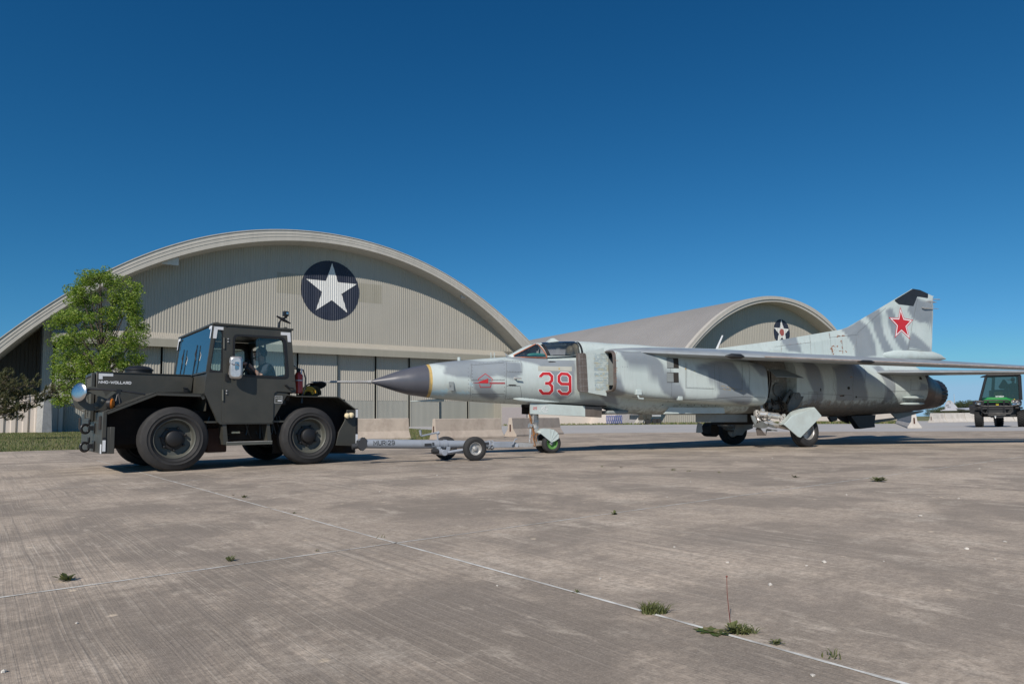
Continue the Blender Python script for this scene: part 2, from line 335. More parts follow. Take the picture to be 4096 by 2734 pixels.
def blade_mat(name, cols, tr=.3):
    m, nt, b = newmat(name); oi = nt.nodes.new('ShaderNodeNewGeometry'); c = ramp(nt, oi.outputs['Random Per Island'], [(i / (len(cols) - 1), k) for i, k in enumerate(cols)])
    nt.links.new(c, b.inputs['Base Color']); b.inputs['Roughness'].default_value = .55
    t = nt.nodes.new('ShaderNodeBsdfTranslucent'); nt.links.new(c, t.inputs[0]); mx = nt.nodes.new('ShaderNodeMixShader'); mx.inputs[0].default_value = tr
    nt.links.new(b.outputs[0], mx.inputs[1]); nt.links.new(t.outputs[0], mx.inputs[2]); nt.links.new(mx.outputs[0], nt.nodes['Material Output'].inputs[0]); return m
M['blade'] = blade_mat('grass_blades', [(.06, .10, .018), (.11, .16, .035), (.20, .19, .075), (.32, .27, .14)])
M['weed'] = blade_mat('weed_leaf', [(.06, .08, .025), (.12, .14, .045), (.19, .19, .085)])
M['leaf'] = blade_mat('spring_leaf', [(.085, .165, .014), (.15, .25, .025), (.235, .335, .04), (.33, .40, .065)], .4)
M['needle'] = blade_mat('pine_needle', [(.09, .105, .045), (.14, .15, .06), (.26, .22, .12)], .3)
M['fartree'] = blade_mat('distant_foliage', [(.04, .06, .028), (.07, .09, .04), (.09, .115, .05)], .2)
M['bark'] = pm('bark', (.085, .068, .052), .9, var=.3, vs=8, bump=.6, bs=25)
M['mirrorback'] = pm('pressed_steel_mirror_back', (.58, .57, .56), .36, .75, var=.15, vs=14)
M['stem'] = pm('red_weed_stem', (.18, .045, .03), .6, var=.2)
M['sealant'] = pm('white_joint_sealant', (.66, .66, .62), .85, var=.15, vs=9, dirt=(.2, .17, .14), dscale=5, damt=1.)
M['crack'] = pm('dirt_filled_joint', (.13, .11, .095), .95, var=.3, vs=9)
M['barrier'] = pm('weathered_barrier_concrete', (.42, .36, .30), .9, var=.12, vs=1.2, bump=.35, bs=30, dirt=(.25, .2, .165), dscale=2.2, damt=.65)
M['barrier2'] = pm('pale_barrier_concrete', (.50, .47, .43), .9, var=.12, vs=1.5, bump=.35, bs=30, dirt=(.3, .26, .22), dscale=1.8, damt=.6)
M['rustslot'] = pm('rust_stain', (.06, .022, .015), .9, var=.3)
def corrmat(name, c, var=.05, streak=.2):
    m, nt, b = newmat(name); v = mapped(nt, scale=(1.6, 1.6, .09)); n = noise_(nt, v, 1., 6, .65); v2 = mapped(nt); n2 = noise_(nt, v2, .12, 4)
    k = mix(nt, ramp(nt, n, [(.35, 0.), (.7, streak)]), c, tuple(x * .6 for x in c)); k = mix(nt, ramp(nt, n2, [(.3, 0.), (.7, 1.)]), k, mix(nt, 1., k, 1 + var * 2, 'MULTIPLY'))
    nt.links.new(k, b.inputs['Base Color']); b.inputs['Roughness'].default_value = .6; return m
M['wall'] = corrmat('corrugated_wall_sheet', (.355, .335, .29))
M['wallpatch'] = corrmat('corrugated_wall_patch', (.285, .268, .218))
M['walldk'] = corrmat('lower_door_sheet', (.285, .285, .255))
M['doorgrey'] = corrmat('grey_door_sheet', (.32, .315, .275))
M['fascia'] = corrmat('cream_arch_fascia', (.455, .43, .385), streak=.3)
M['fascia2'] = corrmat('cream_arch_fascia_lower_band', (.43, .405, .36), streak=.3)
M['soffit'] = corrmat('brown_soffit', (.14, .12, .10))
M['roof'] = corrmat('grey_metal_roof', (.25, .243, .238), streak=.15)
M['cream'] = pm('cream_masonry', (.56, .50, .45), .85, var=.05, vs=.3)
M['pinkdoor'] = pm('mauve_roller_door', (.36, .32, .32), .7, var=.04)
M['insig'] = pm('insignia_navy_paint', (.016, .022, .042), .6, var=.1)
M['insigw'] = pm('insignia_white_paint', (.62, .62, .60), .6, var=.04)
M['insigr'] = pm('insignia_faded_red_paint', (.32, .085, .075), .6, var=.06)
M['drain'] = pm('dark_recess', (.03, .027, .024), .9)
M['buttress'] = pm('patched_concrete_buttress', (.36, .36, .35), .85, var=.2, vs=.8, dirt=(.12, .12, .12), dscale=.8, damt=.7)
M['galv'] = pm('galvanised_lamp_housing', (.5, .5, .5), .4, .4)

# ================================================================== the ground
def sheet(name, poly, z, mat):
    me = bpy.data.meshes.new(name); me.from_pydata([(x, y, z) for x, y in poly], [], [tuple(range(len(poly)))]); me.materials.append(mat)
    o = bpy.data.objects.new(name, me); col.objects.link(o); return struct(o)
sheet('distant_ground', [(-1500, -60), (1500, -60), (1500, 3000), (-1500, 3000)], -.012, M['grassg'])
# concrete apron: near side of the strip of lawn and of the asphalt
edge = [G(-500, 1822), G(0, 1806), G(800, 1783), G(1650, 1758), G(1740, 1756), G(2040, 1742), G(2300, 1731), G(3100, 1726), G(4096, 1722), G(4700, 1719)]
sheet('concrete_apron', [(edge[0][0] - 30, -14), (60, -14), (120, edge[-1][1])] + edge[::-1] + [(edge[0][0] - 30, edge[0][1])], 0, M['apron'])
far = [G(-300, 1741), G(0, 1729.5), G(1640, 1713), G(2045, 1733)]
lawn_near = edge[:6]
sheet('lawn', lawn_near + [G(2075, 1740)] + far[::-1], -.004, M['grassg'])
asph = [edge[5], edge[6], edge[7], edge[8], edge[9], G(4700, 1674), G(3640, 1683), G(3600, 1693), G(3500, 1694), G(2600, 1697), G(1640, 1705), G(700, 1714), G(0, 1721), G(-300, 1731), G(-300, 1741), G(0, 1729.5), G(1640, 1713), G(2075, 1740)]
sheet('asphalt_taxiway', asph, -.003, M['asphalt'])
# joints in the slab grid (white sealant, dirt in the others)
ca, sa = math.cos(rad(GY)), math.sin(rad(GY))
def gp(i, j): return (GO[0] + i * SLAB * ca - j * SLAB * sa, GO[1] + i * SLAB * sa + j * SLAB * ca)
def inside_apron(x, y):
    for (x0, y0), (x1, y1) in zip(edge, edge[1:]):
        if min(x0, x1) <= x < max(x0, x1): return y < lerp(y0, y1, (x - x0) / (x1 - x0)) - .1
    return y < 15
def joint(fixed, along, a, b, wdt, mat, name, seed):
    mb = MB(); rnd = random.Random(seed); t = a; jz = .002 if mat is M['sealant'] else .0012; prev = None; n = 0
    while t <= b:
        x, y = gp(t, fixed) if along == 'i' else gp(fixed, t)
        wob = (noise.noise(Vector((t * 2.3, fixed * 7, seed)))) * .012
        ww = wdt * (.5 + .55 * rnd.random())
        if along == 'i': dx, dy = -sa, ca
        else: dx, dy = ca, sa
        cur = ((x + dx * (wob - ww / 2), y + dy * (wob - ww / 2), jz), (x + dx * (wob + ww / 2), y + dy * (wob + ww / 2), jz))
        skip = noise.noise(Vector((t * 1.1, fixed * 3 + 9, seed + 4))) > (.42 if mat is M['sealant'] else .45)
        if prev and not skip and inside_apron(x, y) and y > 1.0: mb.add([prev[0], prev[1], cur[1], cur[0]], [(0, 1, 2, 3)])
        prev = cur; t += .012 if y < 14 else .05
    if mb.v: struct(mb.build(name, mat, smooth=0))
joint(0, 'i', -1.4, 6, .017, M['sealant'], 'joint_sealant', 1)
joint(0, 'j', -1, 2.2, .019, M['sealant'], 'joint_sealant', 2)
joint(1, 'i', -1.2, 1.2, .015, M['sealant'], 'joint_sealant', 3)
for k, (f, al, a, b) in enumerate([(0, 'j', 2.2, 4.5), (1, 'i', 1.2, 6), (1, 'j', -1.2, 4.5), (2, 'i', -3, 6), (2, 'j', -1.5, 4), (-1, 'i', -1, 4), (3, 'j', -2, 4), (3, 'i', -3, 5), (-1, 'j', -1, 4), (4, 'j', -2, 4)]):
    joint(f + .004, al, a, b, .013, M['crack'], 'slab_joint', 20 + k)

# grass blades on the lawn
def grass_patch(name, label, poly, n, hmin, hmax, wd, seed, mat=None):
    rnd = random.Random(seed); xs = [p[0] for p in poly]; ys = [p[1] for p in poly]; mb = MB(); c = 0
    def ins(x, y):
        k = False
        for i in range(len(poly)):
            x0, y0 = poly[i - 1]; x1, y1 = poly[i]
            if (y0 > y) != (y1 > y) and x < (x1 - x0) * (y - y0) / (y1 - y0) + x0: k = not k
        return k
    while c < n:
        u = rnd.random() ** 1.7; x = rnd.uniform(min(xs), max(xs)); y = min(ys) + (max(ys) - min(ys)) * u
        if not ins(x, y): continue
        c += 1; h = rnd.uniform(hmin, hmax) * (1 + .6 * noise.noise(Vector((x * .5, y * .5, 1)))); a = rnd.uniform(0, 2 * PI); ww = wd * (1 + y / 40)
        dx, dy = math.cos(a) * ww, math.sin(a) * ww; lx, ly = rnd.gauss(0, .3) * h, rnd.gauss(0, .3) * h
        mb.add([(x - dx, y - dy, -.01), (x + dx, y + dy, -.01), (x + lx, y + ly, h)], [(0, 1, 2)])
    o = mb.build(name, mat or M['blade'], smooth=0); o['kind'] = 'stuff'; o['label'] = label; o['category'] = 'grass'; return o
pl = [G(-60, 1807.5), G(800, 1784), G(1650, 1759), G(2035, 1743), G(1640, 1714), G(-60, 1731)]
grass_patch('lawn_grass', 'half dry seeding grass of the lawn strip behind the tug and barriers', pl, 60000, .04, .12, .007, 3)
pf = [G(0, 1719), G(700, 1713), G(1640, 1704), G(2600, 1696), G(3600, 1693), G(3600, 1689), G(2600, 1692), G(1640, 1698), G(0, 1711)]
grass_patch('verge_grass', 'thin dry grass verge along the foot of the hangars', pf, 26000, .08, .3, .03, 4)

# ================================================================== hangars
HF = Fr(3.2, 112., 33.)
def fitc(pts):
    import numpy as np
    A = np.array([[2 * x, 2 * z, 1] for x, z in pts]); b = np.array([x * x + z * z for x, z in pts]); s = np.linalg.lstsq(A, b, rcond=None)[0]
    return s[0], s[1], math.sqrt(s[2] + s[0] ** 2 + s[1] ** 2)
class Arc:     # smooth traced arch: height as a function of local x
    def __init__(s, fr, pts, y, deg=6):
        import numpy as np
        P = [fr.P(p, y) for p in pts]; s.x0, s.x1 = min(p[0] for p in P), max(p[0] for p in P)
        s.m = (s.x0 + s.x1) / 2; s.h = (s.x1 - s.x0) / 2
        s.co = np.polyfit([(p[0] - s.m) / s.h for p in P], [p[1] for p in P], deg)
        s.d0 = s._d(s.x0); s.d1 = s._d(s.x1); s.z0 = s._z(s.x0); s.z1 = s._z(s.x1)
    def _z(s, x):
        t = (x - s.m) / s.h; r = 0.
        for c in s.co: r = r * t + float(c)
        return r
    def _d(s, x): return (s._z(x + .3) - s._z(x - .3)) / .6
    def z(s, x):     # continue straight past the traced ends, a little steeper
        if x < s.x0: t = s.x0 - x; return s.z0 - s.d0 * t - .012 * t * t
        if x > s.x1: t = x - s.x1; return s.z1 + s.d1 * t - .012 * t * t
        return s._z(x)
def corr(mb, x0, x1, y, zlo, zhi, pitch=.32, dep=.05, mi=0, off=0.):
    i0 = math.floor(x0 / pitch); i1 = math.ceil(x1 / pitch); prof = [(0, 0), (.42, 0), (.52, 1), (.88, 1), (1, 0)]; prev = None
    for i in range(i0, i1):
        for a, b in prof[:-1]:
            x = (i + a) * pitch
            if x < x0 or x > x1: continue
            cur = (x, y - b * dep - off)
            if prev:
                za, zb = zlo(prev[0]), zlo(x); zc, zd = zhi(x), zhi(prev[0])
                if zc - zb > .01 and zd - za > .01: mb.add([(prev[0], prev[1], za), (x, cur[1], zb), (x, cur[1], zc), (prev[0], prev[1], zd)], [(0, 1, 2, 3)], mi)
            prev = cur
def spans(poly, x):
    zs = []
    for i in range(len(poly)):
        (x0, z0), (x1, z1) = poly[i - 1], poly[i]
        if (x0 > x) != (x1 > x): zs.append(z0 + (z1 - z0) * (x - x0) / (x1 - x0))
    zs.sort(); return list(zip(zs[::2], zs[1::2]))
def corr_paint(mb, poly, y, pitch=.32, dep=.05, off=.02, mi=0, step=.035):
    prof = [(0, 0), (.42, 0), (.52, 1), (.88, 1), (1, 0)]
    def yy(x):
        f = (x / pitch) % 1.
        for (a, b), (c, d) in zip(prof, prof[1:]):
            if f <= c: return y - off - dep * (b + (d - b) * (f - a) / (c - a))
        return y - off
    x = min(p[0] for p in poly); xe = max(p[0] for p in poly)
    while x < xe:
        for za, zb in spans(poly, x + step / 2): mb.add([(x, yy(x), za), (x + step, yy(x + step), za), (x + step, yy(x + step), zb), (x, yy(x), zb)], [(0, 1, 2, 3)], mi)
        x += step
def starpoly(c, r, rot=0., ratio=.382):
    return [(c[0] + (r if i % 2 == 0 else r * ratio) * math.sin(i * PI / 5 + rot), c[1] + (r if i % 2 == 0 else r * ratio) * math.cos(i * PI / 5 + rot)) for i in range(10)]
# --- the large hangar behind the tug
hang = thing('aircraft_hangar', 'large beige arched hangar with a white star in a navy disc above its sliding doors', 'hangar', HF, group='arched hangars')
YW = 3.0                                                # the wall stands back from the arch's rim
outer = Arc(HF, [Z for Z in [ZB(0, 585), ZB(150, 478), ZB(300, 385), ZB(430, 300), ZB(560, 215), ZB(700, 137), ZB(830, 65), ZB(970, 3), ZH(600, 180), ZH(750, 130), ZH(900, 100), ZH(1050, 81), ZH(1200, 73), ZH(1350, 80), ZH(1500, 105), ZH(1650, 145), ZH(1800, 207), ZH(1950, 292), ZH(2100, 402), ZH(2200, 482), ZH(2270, 560)]], 0)
inner = Arc(HF, [Z for Z in [ZB(0, 710), ZB(170, 585), ZB(340, 448), ZB(500, 345), ZB(700, 236), ZB(900, 145), ZB(1100, 65), ZH(700, 200), ZH(900, 147), ZH(1100, 125), ZH(1250, 122), ZH(1400, 131), ZH(1600, 168), ZH(1750, 217), ZH(1900, 297), ZH(2050, 398), ZH(2150, 485), ZH(2230, 575)]], 0)
XL, XR = outer.x0 - 9, outer.x1 + 6
def arch_band(mb, arcs, fr_lo, fr_hi, y0, y1, xl, xr, mi, st=.8):
    if y1 in (5, 4.6) and fr_lo > .3: y1 = .7
    rings = []; x = xl
    while x <= xr:
        zi, zo = arcs[0].z(x), arcs[1].z(x); za, zb = lerp(zi, zo, fr_lo), lerp(zi, zo, fr_hi)
        rings.append([(x, y0, za), (x, y0, zb), (x, y1, zb), (x, y1, za)]); x += st
    rings = [r for r in rings if r[1][2] > -1]; mb.loft(rings, mi=mi)
mb = MB(); arch_band(mb, (inner, outer), 0, .36, 0, 4.6, XL, XR, 1); arch_band(mb, (inner, outer), .36, .40, -.04, 4.6, XL, XR, 0); arch_band(mb, (inner, outer), .40, .62, -.02, 4.6, XL, XR, 1)
arch_band(mb, (inner, outer), .62, .66, -.06, 4.6, XL, XR, 0); arch_band(mb, (inner, outer), .66, .93, -.03, 4.6, XL, XR, 0); arch_band(mb, (inner, outer), .93, 1.0, -.12, 5, XL, XR, 0)
mb.build('arch_fascia', [M['fascia'], M['fascia2']], hang, smooth=20)
mb = MB(); arch_band(mb, (inner, outer), .5, .97, .71, 70, XL, XR, 0, 2); mb.build('roof', M['roof'], hang)
xwl = HF.P(ZB(318, 900), YW)[0]; xwr = HF.P(ZH(2300, 600), YW)[0] + 1.5
eave = lambda a, b: (HF.P(a, YW), HF.P(b, YW))
(ex0, ez0), (ex1, ez1) = HF.P(ZB(418, 480), YW), HF.P(ZH(2150, 600), YW); zt = (ez0 + ez1) / 2
mb = MB(); corr(mb, xwl, xwr, YW, lambda x: zt - .6, lambda x: inner.z(x) + .6)
corr(mb, xwl, ex0 + .1, YW, lambda x: -.2, lambda x: zt - .6)
mb.build('gable_wall', M['wall'], hang, smooth=0)
# patches either side of the star
for a, b in ((ZH(1183, 253), ZH(1300, 352)), (ZH(1530, 300), ZH(1630, 390))):
    (x0, z1), (x1, z0) = HF.P(a, YW), HF.P(b, YW); mb = MB(); corr_paint(mb, [(x0, z0), (x1, z0), (x1, z1), (x0, z1)], YW, off=.008); mb.build('wall_patch', M['wallpatch'], hang, smooth=0)
ec = HF.P(ZH(1412, 333), YW); er = abs(HF.P(ZH(1412, 206), YW)[1] - HF.P(ZH(1412, 460), YW)[1]) / 2
sc1 = (HF.P(ZH(1417, 325), YW)[0], HF.P(ZH(1417, 330), YW)[1])
mb = MB(); corr_paint(mb, [(ec[0] + er * .985 * math.cos(i * PI / 36), ec[1] + er * math.sin(i * PI / 36)) for i in range(72)], YW, off=.03)
em = mb.build('star_emblem', M['insig'], hang, smooth=0)
mb = MB(); mb.v = []; corr_paint(mb, starpoly((sc1[0], sc1[1] + .0), er * .9, rot=.0), YW, off=.06); mb.build('white_star', M['insigw'], em, smooth=0)
# canopy over the doors
mb = MB(); n = int((ex1 - ex0) / .25)
for i in range(n):
    x = ex0 + i * .25; mb.hexa([(x, YW - .02, zt - 1.0), (x + .13, YW - .02, zt - 1.0), (x + .13, YW + .1, zt), (x, YW + .1, zt), (x, YW - 1.9, zt - .95), (x + .13, YW - 1.9, zt - .95), (x + .13, YW - .0, zt + .02), (x, YW - .0, zt + .02)])
mb.hexa([(ex0, YW - 1.95, zt - 1.05), (ex1, YW - 1.95, zt - 1.05), (ex1, YW, zt - 1.05), (ex0, YW, zt - 1.05), (ex0, YW - 1.95, zt - 1.0), (ex1, YW - 1.95, zt - 1.0), (ex1, YW + .02, zt - .02), (ex0, YW + .02, zt - .02)])
mb.build('door_canopy', M['wall'], hang, smooth=0)
MB().box(ex0 - .05, ex1 + .05, YW - 2.02, YW - 1.93, zt - 2.0, zt - 1.04).build('canopy_fascia', M['wallpatch'], hang)
# sliding doors
dj = [ZB(420, 900), ZB(1270, 650), ZH(1440, 700), ZH(1604, 700), ZH(1745, 700), ZH(1873, 700), ZH(1998, 830), ZH(2116, 830), ZH(2145, 830)]
djx = [HF.P(p, YW - .5)[0] for p in dj]; djx.insert(2, HF.P(ZU(1062, 500), YW - .5)[0]); zk = HF.P(ZH(1700, 803), YW - .5)[1]
for i in range(len(djx) - 1):
    x0, x1 = djx[i], djx[i + 1]; yd = YW - .35 - .22 * (i % 3); top = zt - 1.0
    if i == len(djx) - 2: continue
    mb = MB(); corr(mb, x0 + .16, x1 - .16, yd, lambda x: zk, lambda x: top, mi=0); corr(mb, x0 + .16, x1 - .16, yd, lambda x: -.1, lambda x: zk - .02, pitch=.2, dep=.03, mi=1)
    mb.box(x0 + .14, x1 - .14, yd + .01, yd + .1, -.1, top, 0); mb.box(x0 + .12, x0 + .22, yd - .09, yd + .1, -.1, top, 2); mb.box(x1 - .22, x1 - .12, yd - .09, yd + .1, -.1, top, 2)
    mb.build('sliding_door', [M['wall'], M['walldk'], M['doorgrey']], hang, smooth=0)
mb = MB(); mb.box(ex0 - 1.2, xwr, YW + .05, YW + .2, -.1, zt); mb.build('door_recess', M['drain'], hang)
mb = MB(); mb.box(djx[-2] - .1, djx[-1], YW - 1.0, YW + .04, -.1, zt - 1.06); corr(mb, djx[-1], xwr, YW, lambda x: -.1, lambda x: zt); mb.build('end_post', M['wall'], hang, smooth=0)
# left end: dark bay under the arch, low ribbed wall and a leaning concrete buttress
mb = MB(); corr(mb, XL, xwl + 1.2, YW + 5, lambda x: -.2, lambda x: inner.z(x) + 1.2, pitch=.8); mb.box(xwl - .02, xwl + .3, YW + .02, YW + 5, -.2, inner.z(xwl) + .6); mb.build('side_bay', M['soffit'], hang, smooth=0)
bz = HF.P(ZB(300, 1030), YW - .8)[1]; bx = HF.P(ZB(385, 1010), YW - 2)[0]
mb = MB(); corr(mb, XL, xwl + 2.4, YW - 1.1, lambda x: -.2, lambda x: bz + (x - xwl) * .14, pitch=1.1, dep=.16); mb.build('low_ribbed_wall', M['cream'], hang, smooth=0)
def PY(p, y): return HF.P(p, y)
bt = [PY(ZB(280, 1292), -1.2), PY(ZB(318, 1305), -1.2), PY(ZB(383, 1308), -1.2), PY(ZB(393, 1003), .8), PY(ZB(372, 1003), .8), PY(ZB(300, 1030), .8)]
mb = MB(); (a, b_), (c, d), (e, f_), (g, h), (i_, j), (k, l) = bt
mb.hexa([(a, -.6, 0), (e - .6, -2.2, 0), (e + .3, -1.6, 0), (a + 1, 2.6, 0), (k, .9, l), (g - .5, .0, h), (g + .1, .4, h), (k + 1, 2.6, l)]); mb.build('buttress', M['buttress'], hang)
# lamps under the rim
for a, s in ((ZH(730, 205), 1.4), (ZH(1993, 357), 1.1)):
    x, z = HF.P(a, .8); mb = MB(); mb.tube([(x, YW, z + .9), (x, 1.4, z + .7)], .07); ar = mb.build('floodlight', M['galv'], hang)
    for q in (-.55, .4):
        MB().hexa([(x + q - .36 * s, .9, z - .38 * s), (x + q + .36 * s, .9, z - .38 * s), (x + q + .26, 1.4, z - .2), (x + q - .26, 1.4, z - .2), (x + q - .36 * s, .7, z + .35 * s), (x + q + .36 * s, .7, z + .35 * s), (x + q + .26, 1.4, z + .3), (x + q - .26, 1.4, z + .3)]).build('lamp_head', M['galv'], ar, bevel=.03)
# --- second hangar
_, _, _ = 0, 0, 0
a2 = atY(*ZK(1690, 137), 125.)
H2 = Fr(a2[0], a2[1], 33.)
hang2 = thing('aircraft_hangar', 'farther grey roofed arched hangar with a red centred star disc, behind the jet', 'hangar', H2, group='arched hangars')
o2 = Arc(H2, [ZK(*p) for p in [(1175, 452), (1235, 382), (1300, 314), (1380, 243), (1460, 186), (1540, 153), (1640, 137), (1740, 137), (1830, 148), (1900, 172), (1970, 215), (2040, 270), (2110, 345)]], 0, 5)
i2 = Arc(H2, [ZK(*p) for p in [(1217, 455), (1290, 372), (1370, 301), (1460, 236), (1560, 190), (1660, 172), (1760, 172), (1850, 190), (1920, 225), (2000, 282), (2085, 352)]], 0, 5)
l2, r2 = o2.x0 - 12, o2.x1 + 14
mb = MB(); arch_band(mb, (i2, o2), 0, .42, 0, 5, l2, r2, 1); arch_band(mb, (i2, o2), .42, .5, -.16, 5, l2, r2, 0); arch_band(mb, (i2, o2), .5, 1., -.1, 5, l2, r2, 0); mb.build('arch_fascia', [M['fascia'], M['fascia2']], hang2, smooth=20)
# ribbed roof shell
mb = MB(); ys = []; y = .71
while y < 150:
    ys += [(y, 0), (y + .5, 0), (y + .55, .14), (y + .75, .14)]; y += .8
xs = [l2 + (r2 - l2) * i / 44 for i in range(45)]; zs = [o2.z(x) - .15 for x in xs]
rings = [[(x, y, z + k) for x, z in zip(xs, zs)] for y, k in ys]; mb.loft(rings, closed=False, cap=False); mb.build('roof', M['roof'], hang2, smooth=0)
mb = MB(); corr(mb, l2 + 2, r2 - 2, 2.6, lambda x: -.3, lambda x: i2.z(x) + .5, pitch=.5); mb.build('gable_wall', M['wall'], hang2, smooth=0)
c2 = H2.P(ZK(1763, 358), 2.6); q2 = abs(H2.P(ZK(1760, 277), 2.6)[1] - c2[1])
mb = MB(); corr_paint(mb, [(c2[0] + q2 * math.cos(i * PI / 30), c2[1] + q2 * math.sin(i * PI / 30)) for i in range(60)], 2.6, pitch=.5, off=.03, step=.06)
em = mb.build('star_emblem', M['insig'], hang2, smooth=0)
mb = MB(); corr_paint(mb, starpoly(c2, q2 * 1.0, ratio=.40), 2.6, pitch=.5, off=.06, step=.06); ws = mb.build('white_star', M['insigw'], em, smooth=0)
mb = MB(); corr_paint(mb, [(c2[0] + q2 * .27 * math.cos(i * PI / 20), c2[1] + q2 * .27 * math.sin(i * PI / 20)) for i in range(40)], 2.6, pitch=.5, off=.09, step=.06); mb.build('red_centre', M['insigr'], em, smooth=0)
# --- low annex between and in front of the hangars
AF = Fr(*G(2078, 1699.5), 20)
anx = thing('annex_building', 'low cream annex wall with a mauve roller door, seen under the jet', 'building', AF)
xe = AF.P((3620, 1690))[0]
MB().box(.2, xe, 0, 8, -.1, 3.3).build('wall', M['cream'], anx)
MB().box(AF.P(Z5(1570, 100))[0] * 1, 0.2, -.3, 6, -.1, 3.6).build('corner_pier', M['wall'], anx)
p0, p1 = AF.P(Z5(1580, 100), -.1), AF.P(Z5(1752, 240), -.1)
MB().box(p0[0], p1[0] + 1.4, -.42, -.3, 0, 2.9).build('roller_door', M['pinkdoor'], anx)
# three sloping buttresses
for k, (a, b, c_, lab) in enumerate([(Z3(405, 845), Z3(600, 845), Z3(480, 780), 0), (Z3(610, 845), Z3(822, 845), Z3(660, 770), 1)]):
    x0, x1 = AF.P(a, -3)[0], AF.P(b, -3)[0]; xm = AF.P(c_, -3)[0]
    MB().hexa([(x0, -3, 0), (x1, -3, 0), (x1, 0, 0), (x0, 0, 0), (xm - .3, -2.2, 3.1), (xm + 1.7, -2.2, 3.1), (xm + 1.7, 0, 3.1), (xm - .3, 0, 3.1)]).build('buttress', M['cream'], anx)
# blue looped sculpture / bike rack in front of the annex
RK = Fr(*G(*Z3(480, 848)), 12)
rk = thing('bike_rack', 'small blue looped metal rack standing before the cream annex wall', 'rack', RK)
xw = RK.P(Z3(618, 845))[0]; pts = []
for i in range(161):
    t = i / 160; ph = t * 16 * PI; pts.append((t * xw + .12 * math.sin(ph) * 1.6, .0, .75 - .6 * math.cos(ph)))
M['rackblue'] = pm('blue_rack_paint', (.06, .09, .26), .5)
MB().tube(pts, .06, 6).build('loops', M['rackblue'], rk)
TKF = Fr(*G(*Z3(825, 845)), 10)
tk = thing('parked_truck', 'dark green military truck standing by the annex, glimpsed under the fuselage', 'truck', TKF)
tx = TKF.P(Z3(950, 845))[0]
MB().box(0, tx * .35, 0, 2.2, .6, 2.9).box(-.5, 0, .1, 2.1, .6, 1.7).build('cab', M['olive'], tk, bevel=.05)
MB().box(tx * .4, tx, 0, 2.2, 1.1, 1.5).box(tx * .42, tx, .1, .2, 1.5, 2.6).box(0, tx, .7, 1.5, .7, 1.1).build('bed', M['galv'], tk)
MB().box(tx * .05, tx * .3, -.02, .05, 1.8, 2.6).build('window', M['black'], tk)
for q in (.12, .6, .85): MB().lathe([(0, .2), (0, .42), (.3, .42), (.3, .2)], (tx * q, 0, .42), n=18).build('wheel', M['tyre'], tk)

# ================================================================== barriers
def barrier(pa, pb, name, label, fr_yaw=None, h=None, mat='barrier', back=False):
    a = G(*pa); b = G(*pb); L = math.dist(a, b); yaw = math.degrees(math.atan2(b[1] - a[1], b[0] - a[0])); fr = Fr(a[0], a[1], yaw)
    t = thing(name, label, 'barrier', fr, group='concrete road barriers')
    s = h / .81; prof = [(0, 0), (0, .075), (.17, .33), (.225, .79), (.245, .81), (.365, .81), (.385, .79), (.44, .33), (.61, .075), (.61, 0)]
    prof = [(y * s, z * s) for y, z in prof]; mb = MB(); rnd = random.Random(int(L * 1000)); rings = []
    n = 26
    for i in range(n + 1):
        x = L * i / n; e = .0
        rings.append([(x, y + .006 * noise.noise(Vector((x * 3, z * 5, 2))), z + (.012 * noise.noise(Vector((x * 6, 4, y))) if z > .1 else 0)) for y, z in prof])
    mb.loft(rings); o = mb.build('body', M[mat], t, smooth=25, bevel=.012)
    for xx, dx in ((-.002, -1), (L + .002, 1)):
        MB().box(min(xx, xx + dx * .004), max(xx, xx + dx * .004), .27 * s, .34 * s, .22 * s, .52 * s).build('connector_slot', M['rustslot'], t)
    return t
barrier((1330, 1765), (1644, 1757), 'concrete_barrier', 'weathered concrete barrier right behind the tug’s rear bumper'.replace('’', "'"), h=.88)
barrier((1752, 1758), (2018, 1749.5), 'concrete_barrier', 'chipped concrete barrier behind the tow bar wheels, middle one of the near three', h=.84)
barrier((2066, 1745.5), (2255, 1735.5), 'concrete_barrier', 'concrete barrier behind the jet nose gear, its near end showing a rust slot', h=.86)
# right-hand row, near end just behind the nozzle
ra, rb = ZA(985, 1400), ZA(1690, 1322)
def bslab(a, b, h, label, mat='barrier2'):
    (x0, y0), (x1, y1) = G(*a), G(*b)
    return (x0, y0, x1, y1)
barrier(ZA(735, 1418), ZA(445, 1340), 'concrete_barrier', 'shaded concrete barrier seen end on just behind the jet nozzle', h=.98, mat='barrier2')
ks = [ZA(940, 1332), ZA(1140, 1328), ZA(1450, 1323), ZA(1800, 1318), ZA(2200, 1312), ZA(2700, 1306)]
labs = ['pale barrier first in the far row right of the nozzle', 'pale barrier second in the far row right of the nozzle, dark foot slots', 'far row barrier beside the green utility vehicle front tyre', 'far row barrier behind the green utility vehicle', 'far row barrier at the right edge behind the utility vehicle']
for (a, b), lb in zip(zip(ks, ks[1:]), labs):
    barrier((a[0] + 1, a[1]), (b[0] - 1.2, b[1]), 'concrete_barrier', lb, h=1.02, mat='barrier2')

